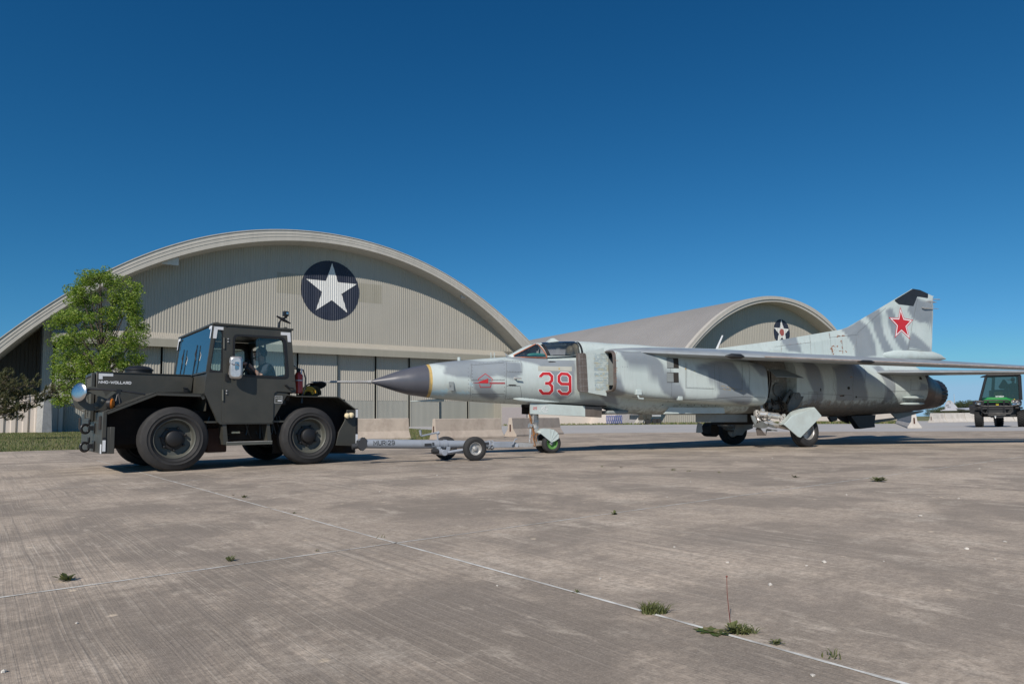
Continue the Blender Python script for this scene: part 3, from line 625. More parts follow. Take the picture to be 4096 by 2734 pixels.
# ================================================================== trees
def leafmesh(mb, c, n, rx, ry, rz, size, rnd):
    for _ in range(n):
        while True:
            p = Vector((rnd.uniform(-1, 1), rnd.uniform(-1, 1), rnd.uniform(-1, 1)))
            if p.length < 1: break
        p = p.normalized() * (p.length ** .6); q = Vector((c[0] + p.x * rx, c[1] + p.y * ry, c[2] + p.z * rz))
        a = Vector((rnd.gauss(0, 1), rnd.gauss(0, 1), rnd.gauss(0, .6))).normalized(); b = a.cross(Vector((rnd.gauss(0, 1), rnd.gauss(0, 1), rnd.gauss(0, 1)))).normalized(); s = size * rnd.uniform(.6, 1.25)
        mb.add([q - a * s, q + b * s * .42, q + a * s, q - b * s * .42], [(0, 1, 2, 3)])
TD = 46.
def tp(p, dz=0): x, y, z = atY(*p, TD + dz); return (x, y, z)
base = atY(*ZB(775, 1300), TD); tf = (base[0], TD, 0)
tree = thing('maple_tree', 'bushy young tree with bright spring leaves in front of the large hangar', 'tree', loc=tf)
rnd = random.Random(11); mbw = MB(); mbl = MB()
clumps = [(780, 120, 120, 60), (900, 190, 130, 90), (640, 240, 80, 90), (700, 160, 80, 80), (1010, 240, 80, 70), (1000, 340, 90, 90), (760, 320, 170, 100), (590, 300, 60, 50), (560, 420, 110, 60), (470, 460, 60, 60), (800, 470, 250, 90), (1060, 400, 60, 60), (1080, 500, 60, 50), (1060, 590, 80, 70), (650, 590, 190, 80), (900, 620, 200, 60), (500, 620, 70, 60), (520, 730, 110, 80), (700, 740, 180, 90), (880, 760, 160, 80), (1040, 760, 70, 70), (480, 860, 70, 80), (600, 860, 130, 80), (720, 920, 140, 90), (530, 960, 110, 70), (480, 1070, 50, 50), (850, 830, 200, 60), (620, 1040, 80, 50), (900, 930, 120, 70)]
top = tp(ZB(790, 110)); top = (top[0] - tf[0], 0, top[2]); tr = [(0, 0, 0), (.05, 0, 1.5), (-.1, .05, 3.2), (.05, 0, 5), (0, 0, 7), (top[0] * .8, 0, top[2] * .9), top]
mbw.tube(tr, [.2, .16, .13, .1, .07, .04, .015], 9)
for cx, cy, rx, ry in clumps:
    for dz in (-.6, .6):
        k = TD / F / 1.96; D = dz * (1.2 + rnd.random()) * min(1.6, rx * k * .9); x, y, z = atY(*ZB(cx, cy), TD + D); X, Z = x - tf[0], z
        h0 = max(1.2, Z * .62 - .3); tx_ = interp([(p[2], p[0]) for p in tr], h0)
        mbw.tube([(tx_, 0, h0), (lerp(tx_, X, .5), D * .4, lerp(h0, Z, .4)), (X, D, Z)], [.055, .035, .012], 5)
        nsub = 9
        for s in range(nsub):
            q = (X + max(-.9, min(.9, rnd.gauss(0, .5))) * rx * k, D + max(-.9, min(.9, rnd.gauss(0, .5))) * rx * k, Z + max(-.9, min(.9, rnd.gauss(0, .5))) * ry * k)
            leafmesh(mbl, q, int(34 + rx * ry * .006), .38, .38, .30, .08, rnd)
            mbw.tube([(X, D, Z), q], [.012, .005], 4)
mbw.build('trunk', M['bark'], tree); mbl.build('crown', M['leaf'], tree, smooth=0)
# pine at the left edge
PD = 38.; pb = atY(-40, 1700, PD); pine = thing('pine_tree', 'dark pine whose low boughs enter at the left edge of the view', 'tree', loc=(pb[0], PD, 0))
rnd = random.Random(5); mbw = MB(); mbn = MB(); mbw.tube([(0, 0, 0), (0, 0, 3), (0.1, 0, 4.6)], [.18, .12, .03], 8)
k = PD / F / 1.96
for cx, cy in [(40, 960), (100, 930), (150, 990), (220, 970), (270, 1010), (30, 1050), (110, 1060), (190, 1050), (240, 1090), (60, 1130), (140, 1140), (210, 1130), (90, 1190), (30, 1180), (160, 1190), (10, 930), (60, 900), (-60, 940), (-60, 1060), (-50, 1150), (-120, 1000), (-140, 1100), (0, 1000), (70, 1010), (160, 1080)]:
    x, y, z = atY(*ZB(cx, cy), PD); X = x - pb[0]; D = rnd.gauss(0, .9)
    mbw.tube([(0, 0, z * .8), (X * .5, D * .5, z * .88), (X, D, z)], [.05, .03, .012], 5)
    for s in range(15):
        q = Vector((X + rnd.gauss(0, .32), D + rnd.gauss(0, .35), z + rnd.gauss(0, .2))); d = Vector((rnd.gauss(.1, .5), rnd.gauss(0, .5), rnd.uniform(.2, 1))).normalized()
        mbw.tube([(X, D, z), q], [.012, .006], 4)
        for n_ in range(60):
            b_ = q + d * rnd.uniform(0, .3); e_ = (d + Vector((rnd.gauss(0, .8), rnd.gauss(0, .8), rnd.gauss(0, .8)))).normalized() * rnd.uniform(.12, .22); s_ = e_.cross(Vector((rnd.random(), rnd.random(), 1))).normalized() * .018
            mbn.add([b_ - s_, b_ + s_, b_ + e_], [(0, 1, 2)])
mbw.build('trunk', M['bark'], pine); mbn.build('crown', M['needle'], pine, smooth=0)
# far trees on the right horizon
rnd = random.Random(8)
def fartree(px, ytop, wpx, dist, label, seed):
    rnd = random.Random(seed); x, y, z = atY(px, ytop, dist); k = dist / F; t = thing('broadleaf_tree', label, 'tree', loc=(x, y, 0), group='distant trees beyond the airfield')
    mbw = MB(); mbl = MB(); mbw.tube([(0, 0, -.2), (0, 0, z * .5), (0, 0, z * .85)], [.035 * z, .025 * z, .01 * z], 7); W = wpx * k / 2
    for i in range(26):
        a = rnd.uniform(0, 2 * PI); r = rnd.random() ** .5 * W * .75; h = z * rnd.uniform(.25, .95) * (1 - .25 * (r / W) ** 2); c = (r * math.cos(a), r * math.sin(a), h)
        mbw.tube([(0, 0, h * .6), c], [.01 * z, .004 * z], 4); leafmesh(mbl, c, 150, W * .36, W * .36, z * .14, .04 * z, rnd)
    mbw.build('trunk', M['bark'], t); mbl.build('crown', M['fartree'], t, smooth=0)
for i, (a, b, wd, d, lb) in enumerate([((1280, 1030), 0, 170, 260, 'small distant tree just right of the nozzle'), ((1450, 975), 0, 260, 230, 'tall distant tree beside the green vehicle, above the parked jet'), ((1180, 1045), 0, 120, 300, 'lowest distant tree, in line with the radio mast'), ((1040, 1080), 0, 200, 280, 'distant tree glimpsed under the nozzle'), ((1560, 1000), 0, 200, 240, 'distant tree touching the green vehicle bull bar'), ((1350, 1040), 0, 150, 270, 'low distant tree between mast and tall tree'), ((1090, 1090), 0, 160, 240, 'distant tree behind the parked jet tail fin'), ((930, 1115), 0, 200, 220, 'lowest distant tree, right under the nozzle lip'), ((1680, 1010), 0, 220, 250, 'distant tree behind the bull bar of the green vehicle')]):
    fartree(*ZA(*a), wd / 3.919 * 1.5, d, lb, 40 + i)
x, y, z = atY(*ZA(1238, 880), 420.); MB_ = MB().tube([(0, 0, 0), (0, 0, z)], [.35, .12], 5)
mst = thing('radio_mast', 'thin grey radio mast on the horizon right of the nozzle', 'mast', loc=(x, y, 0)); MB_.build('mast_pole', M['galv'], mst)
hz = MB(); rnd = random.Random(3)

# ================================================================== wheels
def wheel(root, c, r, wd, side=-1, mats=('tyre', 'olive2', 'black'), steer=0., rim=.6, hub=.2, nuts=6, name='wheel', lean=0.):
    # c: centre; side -1 = outer face towards -y
    R = (Matrix.Rotation(steer, 3, 'Z') @ Matrix.Rotation(lean, 3, 'X')); h = wd / 2; s = side
    rb = r * rim; prof = [(-.62 * h, rb * .96), (-.8 * h, rb * 1.02), (-h * .96, rb + (r - rb) * .24), (-h * 1.03, rb + (r - rb) * .27), (-h * 1.0, rb + (r - rb) * .31), (-h * 1.02, rb + (r - rb) * .48), (-h * 1.06, rb + (r - rb) * .51), (-h * 1.02, rb + (r - rb) * .54), (-h * .97, r * .925), (-h * .84, r * .975), (-.62 * h, r)]
    prof += [(-.60 * h, r), (-.57 * h, r * .978), (-.50 * h, r * .978), (-.47 * h, r), (-.14 * h, r), (-.11 * h, r * .978), (-.04 * h, r * .978), (-.01 * h, r)]
    prof = prof + [(-a, q) for a, q in prof[::-1]]; prof.append(prof[0])
    mb = MB(); mb.lathe(prof, c, 'y', 56, ang=R, cap=False)
    hubo = MB()
    # rim: dished disc with a flange
    rp = [(s * h * .78, rb * 1.01), (s * h * .84, rb * 1.03), (s * h * .86, rb * 1.0), (s * h * .74, rb * .95), (s * h * .1, rb * .92), (-s * h * .02, rb * .86), (-s * h * .08, rb * .5), (-s * h * .02, rb * .34), (-s * h * .5, rb * .3), (-s * h * .78, rb * .9), (-s * h * .8, rb * 1.0)]
    w = mb.build(name, M[mats[0]], root, smooth=40)
    rp = rp[:7] + [(-s * h * .08, rb * .02)] + rp[-2:][::-1]; rp = rp[:8]
    rm = MB().lathe(rp, c, 'y', 44, ang=R, cap=False).build('rim', M[mats[1]], w, smooth=30)
    if hub:
        hb = MB(); hr = r * hub * .95; hb.lathe([(s * h * -.08, hr * 1.5), (s * h * .08, hr * 1.45), (s * h * .12, hr * 1.1), (s * h * .62, hr), (s * h * .7, hr * .86), (s * h * .72, hr * .02)], c, 'y', 26, ang=R)
        for k in range(nuts):
            a = 2 * PI * k / nuts + .3; p = Vector(c) + R @ Vector((hr * 1.5 * math.cos(a), s * h * .0, hr * 1.5 * math.sin(a))); hb.lathe([(0, hr * .17), (s * h * .3, hr * .15), (s * h * .34, hr * .06)], p, 'y', 8, ang=R)
        hb.build('hub', M[mats[2]], w, smooth=40)
    return w

# ================================================================== aircraft tug
TG = Fr(*G(689, 1882), 39.)
tug = thing('aircraft_tug', 'dark olive aircraft tug with square cab and four big tyres, towing the jet', 'tug', TG)
def T(p, y): x, z = TG.P(p, y); return (x, z)
TW = 2.05            # track
YO = -.13            # near body side plane
def tpoly(pts, y): return [TG.P(p, y) for p in pts]
def tp3(p, y): x, z = TG.P(p, y); return (x, y, z)
FWc = TG.P(Z1(868, 984), 0)[0]; RWc = TG.P(Z1(1921, 968), 0)[0]; R1 = .50; R2 = .495
for x, y, sd_, st in ((0.0, 0, -1, 0), (2.17, 0, -1, 0), (0.0, TW, 1, 0), (2.17, TW, 1, 0)):
    wheel(tug, (x, y, R1), R1, .30, sd_, rim=.60, hub=.25, nuts=7)
# axles, chassis
mb = MB(); mb.tube([(0, .1, R1), (0, TW - .1, R1)], .09, 12).tube([(2.17, .1, R1), (2.17, TW - .1, R1)], .09, 12).box(-.25, .25, .75, 1.3, .3, .66).box(1.95, 2.4, .75, 1.3, .3, .66)
mb.build('axle', M['under'], tug)
MB().box(-.85, 3.0, .42, 1.6, .42, .98).box(.35, 1.9, .25, 1.8, .45, .95).build('chassis', M['under'], tug)
a, b = T(Z1(1135, 900), .2), T(Z1(1285, 1090), .2)
MB().box(a[0], b[0], .2, 1.6, b[1], a[1]).build('gearbox', M['rust'], tug, bevel=.02)
# front bumper: heavy plate across the front with a thick side
f0, f1 = T(Z1(340, 775), YO), T(Z1(332, 1103), YO); xf = (f0[0] + f1[0]) / 2; xb = T(Z1(347, 900), YO)[0]
zt_, zb_ = f0[1], f1[1]; YF = TW - YO
xs_ = T(Z1(309, 1000), YO)[0]
xs0 = T(ZT(495, 1200), YO)[0]; xs1 = T(ZT(552, 1200), YO)[0]
bum = MB().box(xs0, xs1, YO, YF, zb_, zt_).build('front_bumper', M['olive'], tug, bevel=.008)
ys_ = lambda u, v: TG.X(ZT(u, v), xs0)[0]
for yy in (TG.X(ZT(222, 1000), xs0)[0], TG.X(ZT(478, 1010), xs0)[0]):
    MB().box(xs0 - .012, xs0 - .002, yy - .1, yy + .1, .66, .86).build('bumper_slot', M['under'], bum)
def shackle(y, z, nm='towing_shackle'):
    mb = MB(); mb.box(xs0 - .09, xs0, y - .04, y + .04, z - .035, z + .035); ring = [(xs0 - .10 + .055 * math.cos(a) - .02, y, z - .01 + .065 * math.sin(a)) for a in [i * 2 * PI / 20 for i in range(21)]]
    mb.tube([(x, y_ + .22 * (x - xs0 + .2), z_) for x, y_, z_ in ring], 0.022, 8); mb.tube([(xs0 - .07, y, z + .05), (xs0 - .07, y, z + .14)], .02, 6); mb.box(xs0 - .02, xs0 - .002, y - .1, y + .1, z - .08, z + .08); return mb.build(nm, M['blackm'], tug, bevel=.006)
for u, v in ((258, 1135), (250, 1362)):
    y, z = TG.X(ZT(u, v), xs0 - .15); shackle(y, z)
# reflective squares on the bumper corner
q0, q1 = T(ZT(490, 1285), YO), T(ZT(540, 1425), YO)
MB().box(xs0 + .01, xs1 - .008, YO - .004, YO, q1[1], q0[1]).box(xs0 - .004, xs0, YO + .0, YO + .12, zb_, q0[1] - .06).build('reflective_tape', M['refl'], bum)
q0, q1 = T(ZT(495, 1250), YO), T(ZT(540, 1285), YO)
MB().box(xs0 + .01, xs1 - .008, YO - .004, YO, q1[1], q0[1]).build('dark_band', M['black'], bum)
# spare weight plates behind the bumper
for u0, u1, v0, v1 in ((558, 592, 1120, 1452), (600, 650, 1118, 1452)):
    a, b = T(ZT(u0, v0), YO), T(ZT(u1, v1), YO); MB().box(a[0], b[0], YO + .01, YF - .01, b[1], a[1]).build('weight_plate', M['olive'], tug, bevel=.006)
# hood (narrower, inset)
YH = .68; YH2 = 1.37
hp = [ZT(425, 430), ZT(1600, 470), ZT(1645, 505), ZT(1620, 690), ZT(1180, 690), ZT(760, 920), ZT(410, 920)]
hpl = tpoly(hp, YH); gx = T(ZT(412, 500), YH)[0]
hood = MB().prism(hpl, YH, YH2).build('hood', M['olive'], tug, bevel=.012)
MB().prism(tpoly([ZT(428, 424), ZT(1600, 464), ZT(1645, 500), ZT(1600, 473), ZT(428, 433)], YH), YH - .015, YH2 + .015).build('hood_lid', M['olive'], hood)
# front grille panel with mesh, reaching below the hood
g0 = T(ZT(412, 440), YH); g1 = T(ZT(395, 1045), YH); gy0, gy1 = YH, YH2
gf = g0[0]
mb = MB(); fw = .045
mb.box(gf - .05, gf, gy0, gy0 + fw, g1[1], g0[1]).box(gf - .05, gf, gy1 - fw, gy1, g1[1], g0[1]).box(gf - .05, gf, gy0 + fw, gy1 - fw, g0[1] - fw, g0[1]).box(gf - .05, gf, gy0 + fw, gy1 - fw, g1[1], g1[1] + fw)
gr = mb.build('grille', M['olive'], tug, bevel=.006)
MB().box(gf - .012, gf - .004, gy0 + fw, gy1 - fw, g1[1] + fw, g0[1] - fw).build('radiator', M['under'], gr)
mb = MB(); st = .055; hgt = g0[1] - g1[1] - 2 * fw; wdt = gy1 - gy0 - 2 * fw
def wire(mb, sgn):
    k = -hgt
    while k < wdt:
        pts = []
        for t in (0, 1):
            y = k + t * hgt; z = t * hgt
            pts.append((y, z))
        (ya, za), (yb, zb) = pts
        if ya < 0: za += -ya; ya = 0
        if yb > wdt: zb -= yb - wdt; yb = wdt
        if zb > za:
            if sgn < 0: ya, yb = wdt - ya, wdt - yb
            y0 = gy0 + fw; z0 = g1[1] + fw; mb.tube([(gf - .03, y0 + ya, z0 + za), (gf - .03, y0 + yb, z0 + zb)], .0055, 4, cap=False)
        k += st
wire(mb, 1); wire(mb, -1); mb.build('mesh', M['olive2'], gr, smooth=0)
# round lamp housings (two ring plates) low on the grille
for u, v, rr_, yy in ((365, 765, .185, YH - .32), (262, 790, .14, 1.0)):
    cx, cz = TG.P(ZT(u, v), yy); n = 30; ring = [(cx - .0, yy, cz)]
    mb = MB(); rings = []
    for k in range(n): pass
    prof = [(-.01, rr_), (-.01, rr_ * .42), (.015, rr_ * .42), (.015, rr_)]
    rings = [[(cx + r * math.cos(2 * PI * k / n), yy + a, cz + r * math.sin(2 * PI * k / n)) for k in range(n)] for a, r in prof]; rings.append(rings[0]); mb.loft(rings, cap=False)
    mb.build('lamp_bracket', M['olive2'], tug)
# lettering and tape on the hood
vs, fs = text2d('NMC-WOLLARD', 1., .21, .30); xw = max(v[0] for v in vs); zh = max(v[1] for v in vs)
a = TG.P(ZT(452, 572), YH); b = TG.P(ZT(862, 584), YH); sx = (b[0] - a[0]) / xw; szz = (TG.P(ZT(452, 533), YH)[1] - a[1]) / zh * .98; sl = (b[1] - a[1]) / (b[0] - a[0])
mb = MB(); mb.add([(a[0] + x * sx, YH - .003, a[1] + z * szz + sl * x * sx) for x, z, _ in vs], fs); mb.build('lettering', M['white'], hood, smooth=0)
mb = MB(); mb.prism(tpoly([ZT(455, 442), ZT(636, 447), ZT(636, 484), ZT(503, 481), ZT(503, 520), ZT(455, 520)], YH), YH - .004, YH - .0005); mb.build('reflective_tape', M['refl'], hood)
# exhaust cap on the hood
x, z = T(ZT(960, 440), 1.0); MB().lathe([(-.05, .20), (.03, .20), (.035, .215), (.055, .215), (.10, .15), (.12, .02)], (x, 1.0, z), 'z', 28).build('air_intake_cap', M['black'], tug)
x, z = T(ZT(1540, 650), YH); MB().box(x - .03, x + .03, YH - .04, YH, z - .05, z + .03).tube([(x - .04, YH - .04, z + .03), (x + .02, YH - .05, z + .02)], .012, 6).build('hood_latch', M['blackm'], hood)
# fenders
def fender(pts, y0, y1, th, nm, lip):
    P = tpoly(pts, y0); mb = MB(); n = len(P)
    for (xa, za), (xb, zb) in zip(P, P[1:]):
        d = Vector((xb - xa, zb - za)).normalized(); nx, nz = -d.y, d.x
        if nz < 0: nx, nz = -nx, -nz
        mb.hexa([(xa - nx * th, y0, za - nz * th), (xb - nx * th, y0, zb - nz * th), (xb - nx * th, y1, zb - nz * th), (xa - nx * th, y1, za - nz * th), (xa, y0, za), (xb, y0, zb), (xb, y1, zb), (xa, y1, za)])
    return mb.build(nm, M['olive'], tug, bevel=.004)
ff = [ZT(548, 920), ZT(1180, 678), ZT(1770, 700), ZT(1800, 760)]
fender(ff, YO, YH + .02, .022, 'front_fender', .03)
fender([(p[0], p[1]) for p in ff], YO, YO + .012, .055, 'fender_lip', .03)
P = tpoly(ff, YO)
mb = MB()
for (xa, za), (xb, zb) in zip(P, P[1:]): mb.hexa([(xa, YH2, za - .02), (xb, YH2, zb - .02), (xb, YF, zb - .02), (xa, YF, za - .02), (xa, YH2, za), (xb, YH2, zb), (xb, YF, zb), (xa, YF, za)])
mb.build('front_fender', M['olive'], tug)
# inner wheel-well walls
MB().prism(tpoly([ZT(560, 925), ZT(1180, 700), ZT(1770, 715), ZT(1850, 1400), ZT(560, 1400)], YO + .3), YH + .02, YH + .06).build('wheel_well', M['under'], tug)
rf = [ZU(935, 960), ZU(1042, 978), ZU(1585, 990), ZU(1795, 1142)]
fender(rf, YO, YF, .02, 'rear_fender', .03)
MB().prism(tpoly([ZU(1042, 985), ZU(1585, 995), ZU(1795, 1150), ZU(1790, 1700), ZU(760, 1700), ZU(760, 1310), ZU(935, 965)], YO + .42), YO + .42, YO + .46).prism(tpoly([ZU(1000, 985), ZU(1585, 995), ZU(1795, 1150), ZU(1790, 1600), ZU(800, 1600)], YF - .42), YF - .46, YF - .42).build('wheel_well', M['under'], tug)
# rear bumper plate and side gusset
r0, r1 = T(ZU(1795, 1137), YO), T(ZU(1825, 1665), YO); rb = T(Z1(2310, 1045), YO); xr0, xr1 = r0[0], T(ZU(1825, 1300), YO)[0]
rbz = T(Z1(2310, 1045), YO)[1]
rbum = MB().box(xr0, xr1, YO, YF, rbz, r0[1]).build('rear_bumper', M['olive'], tug, bevel=.006)
MB().prism(tpoly([ZU(1690, 1155), ZU(1793, 1155), ZU(1600, 1690), ZU(1575, 1500)][:2] + [Z1(2300, 1043), Z1(2140, 1038), Z1(2165, 930), ZU(1660, 1290)], YO), YO, YO + .03).build('rear_gusset', M['olive'], tug, bevel=.004)
for v0, v1, mt in ((1150, 1250, 'refl'), (1250, 1460, 'black'), (1460, 1600, 'refl')):
    za, zb = T(ZU(1810, v0), YO)[1], T(ZU(1810, v1), YO)[1]; MB().box(xr0 + .004, xr1 - .004, YO - .004, YO - .0005, max(zb, rbz), za).build('reflective_tape' if mt == 'refl' else 'dark_band', M[mt], rbum)
for u, v in ((1682, 1228), (1732, 1222)):
    x, z = T(ZU(u, v), YO - .05); lp = MB().lathe([(-.0, .05), (-.03, .047), (-.05, .012)], (x, YO - .07, z), 'y', 20, ang=Matrix.Rotation(.0, 3, 'Z')).build('rear_lamp', M['lens'], tug)
    lp.scale = (1, 1, 1)
    MB().lathe([(0, .056), (.05, .04)], (x, YO - .065, z), 'y', 20).build('housing', M['blackm'], lp)
# hitch
x, z = xr1, T(Z1(2330, 1050), 1.0)[1]
MB().box(x, x + .18, .9, 1.15, z - .02, z + .1).tube([(x + .12, 1.02, z - .1), (x + .12, 1.02, z + .22)], .022, 8).build('tow_hitch', M['blackm'], tug)
# cab: near side frame with openings
YC = YO + .01; YC2 = TW - YO - .05
xA = T(ZU(0, 690), YC)
cabside = [Z1(1185, 96), Z1(1790, 147), Z1(1800, 230), Z1(1827, 632), Z1(1720, 640), Z1(1642, 855), Z1(1215, 862), Z1(1140, 690), Z1(1110, 628), Z1(1137, 470)]
def ringpanel(outer, inner, y0, y1, mb):     # panel with a hole: bridge two loops of the same count
    n = len(outer); vs = [(x, y0, z) for x, z in outer] + [(x, y0, z) for x, z in inner] + [(x, y1, z) for x, z in outer] + [(x, y1, z) for x, z in inner]; fs = []
    for i in range(n):
        j = (i + 1) % n; fs += [(i, j, n + j, n + i), (2 * n + i, 3 * n + i, 3 * n + j, 2 * n + j), (i, 2 * n + i, 2 * n + j, j), (n + i, n + j, 3 * n + j, 3 * n + i)]
    mb.add(vs, fs)
def resample(poly, n, start):
    P = [Vector(p) for p in poly]; L = [0]
    for i in range(len(P)): L.append(L[-1] + (P[(i + 1) % len(P)] - P[i]).length)
    out = []
    for k in range(n):
        d = (k / n) * L[-1]
        for i in range(len(P)):
            if L[i + 1] >= d - 1e-9: out.append(P[i].lerp(P[(i + 1) % len(P)], (d - L[i]) / (L[i + 1] - L[i] + 1e-12))); break
    c = sum(out, Vector((0, 0))) / n
    return out
def radial(poly, c, n=96):   # star-shaped sampling of a polygon about c
    out = []
    for k in range(n):
        a = 2 * PI * k / n; d = Vector((math.cos(a), math.sin(a))); best = 0
        for i in range(len(poly)):
            p, q = Vector(poly[i - 1]) - c, Vector(poly[i]) - c; e = q - p; den = d.x * e.y - d.y * e.x
            if abs(den) < 1e-12: continue
            t = (p.x * e.y - p.y * e.x) / den; s = (p.x * d.y - p.y * d.x) / den
            if t > 0 and -1e-6 <= s <= 1 + 1e-6: best = max(best, t)
        out.append(tuple(c + d * best))
    return out
wo = arcpoly(tpoly([ZU(248, 205), ZU(905, 245), ZU(945, 765), ZU(242, 735)], YC), .09)
wi = arcpoly(tpoly([ZU(275, 232), ZU(880, 270), ZU(917, 738), ZU(268, 710)], YC), .075)
wc = Vector(TG.P(ZU(590, 480), YC))
door_out = arcpoly(tpoly([ZU(160, 120), ZU(850, 165), ZU(975, 180), ZU(990, 330), ZU(1042, 945), ZU(765, 928), ZU(757, 1308), ZU(150, 1322)], YC), .02)
# door outline is star shaped about the window centre for its upper part; build in two pieces
dT = tpoly([ZU(160, 120), ZU(848, 165), ZU(975, 176), ZU(992, 330), ZU(1030, 800), ZU(155, 790)], YC)
dB = tpoly([ZU(155, 790), ZU(1030, 800), ZU(1042, 915), ZU(1036, 940), ZU(800, 925), ZU(768, 945), ZU(760, 1010), ZU(752, 1290), ZU(735, 1318), ZU(150, 1322)], YC)
mb = MB(); ringpanel(radial(dT, wc), radial(wo, wc), YC - .028, YC + .02, mb); mb.prism(dB, YC - .028, YC + .02)
door = mb.build('cab_door', M['olive'], tug, smooth=0, bevel=.0)
mb = MB(); ringpanel(radial(wo, wc), radial(wi, wc), YC - .04, YC + .025, mb); mb.build('window_seal', M['black'], door, smooth=30)
gp_ = arcpoly(tpoly([ZU(545, 255), ZU(880, 272), ZU(917, 738), ZU(540, 722)], YC), .05)
MB().prism(gp_, YC - .012, YC - .006).build('sliding_glass', M['glass'], door, smooth=0)
mb = MB(); mb.tube([tp3(ZU(583, 258), YC - .005), tp3(ZU(583, 722), YC - .005)], .008, 6); mb.build('glass_edge', M['black'], door)
# hinges, bolts, handle
for u, v0, v1 in ((148, 250, 390), (132, 900, 1042)):
    a, b = tp3(ZU(u, v0), YC - .03), tp3(ZU(u, v1), YC - .03); MB().tube([a, b], .017, 10).build('hinge', M['olive2'], door)
bo = MB()
for u, v in ((197, 267), (196, 302), (176, 917), (175, 950), (184, 725), (182, 752)): x, y, z = tp3(ZU(u, v), YC - .034); bo.lathe([(0, .012), (-.01, .011), (-.014, .004)], (x, y, z), 'y', 8)
bo.build('hinge_bolts', M['galv'], door)
MB().tube([tp3(ZU(910, 845), YC - .035), tp3(ZU(925, 845), YC - .075), tp3(ZU(960, 878), YC - .075), tp3(ZU(1020, 888), YC - .05)], .013, 8).build('handle', M['blackm'], door)
# side frame in front of / around the door
fr1 = tpoly([ZU(0, 85), ZU(985, 158), ZU(990, 178), ZU(975, 176), ZU(848, 163), ZU(160, 118), ZU(140, 112)], YC)
mb = MB(); mb.prism(tpoly([ZU(22, 88), ZU(985, 160), ZU(985, 180), ZU(160, 118), ZU(22, 106)], YC), YC - .02, YC + .06)
mb.prism(tpoly([ZU(134, 110), ZU(162, 112), ZU(152, 1322), ZU(110, 1322), ZU(125, 700)], YC), YC - .022, YC + .05)
# sill, lower front quarter below the corner window
mb.prism(tpoly([ZT(1808, 437), ZU(128, 690), ZU(108, 1322), ZU(60, 1308), Z1(1190, 800), Z1(1140, 690), Z1(1108, 628)], YC), YC - .012, YC + .05)
mb.prism(tpoly([ZU(757, 1308), ZU(768, 945), ZU(800, 928), ZU(940, 945), ZU(935, 965), ZU(870, 1075), ZU(770, 1260)], YC), YC - .008, YC + .05)
mb.prism(tpoly([ZU(60, 1308), ZU(757, 1312), ZU(745, 1330), ZU(90, 1335)], YC), YC - .022, YC + .3)
cab = mb.build('cab_frame', M['olive'], tug, smooth=0)
# the cab shell: far side, rear wall, roof, pillars
zr = T(ZU(22, 90), YC)[1]; xr_ = T(ZU(985, 160), YC)[0]; xfr = T(ZU(22, 90), YC)[0]; xwb = T(ZT(1815, 437), YC)[0]; zwb = T(ZT(1815, 437), YC)[1]
xrb = T(ZU(1042, 945), YC)[0]; zdb = T(ZU(757, 1312), YC)[1]; zsh = T(ZU(1042, 945), YC)[1]
mb = MB(); mb.hexa([(xfr - .03, YC - .04, zr - .0), (xr_ + .03, YC - .04, zr - .0), (xr_ + .03, YC2 + .04, zr - .0), (xfr - .03, YC2 + .04, zr - .0), (xfr - .03, YC - .04, zr + .035), (xr_ + .03, YC - .04, zr + .035), (xr_ + .03, YC2 + .04, zr + .035), (xfr - .03, YC2 + .04, zr + .035)])
mb.build('roof', M['olive'], tug, bevel=.008)
fo = [(xfr, zr - .01), (xr_, zr - .01), (xrb, zsh), (xrb - .3, zdb), (.35, zdb), (xwb, zwb)]
fi = arcpoly([(xfr + .32, zr - .14), (xr_ - .1, zr - .14), (xrb - .17, zwb + .05), (xwb + .34, zwb + .05)], .07)
fc = Vector((.5 * (xfr + xr_) + .12, (zr + zwb) / 2)); mb = MB(); ringpanel(radial(fo, fc), radial(fi, fc), YC2 - .03, YC2, mb)
# rear wall with window
ro = [(YC, zsh), (YC2, zsh), (YC2, zr), (YC, zr)]; ri = arcpoly([(YC + .18, zwb + .04), (YC2 - .18, zwb + .04), (YC2 - .18, zr - .12), (YC + .18, zr - .12)], .06)
rc = Vector(((YC + YC2) / 2, (zr + zwb) / 2)); A_, B_ = radial(ro, rc), radial(ri, rc); n = len(A_)
def rx(z): return lerp(xrb, xr_, (z - zsh) / (zr - zsh))
vs = [(rx(z) - .03, y, z) for y, z in A_] + [(rx(z) - .03, y, z) for y, z in B_] + [(rx(z), y, z) for y, z in A_] + [(rx(z), y, z) for y, z in B_]
fs = []
for i in range(n):
    j = (i + 1) % n; fs += [(i, j, n + j, n + i), (2 * n + i, 3 * n + i, 3 * n + j, 2 * n + j), (i, 2 * n + i, 2 * n + j, j), (n + i, n + j, 3 * n + j, 3 * n + i)]
mb.add(vs, fs); mb.box(xwb + .02, xrb - .02, YC + .05, YC2 - .03, zdb, zdb + .03)
mb.build('cab_shell', M['olive'], tug, smooth=0)
MB().prism(fi, YC2 - .02, YC2 - .014).build('far_window', M['glass'], tug, smooth=0)
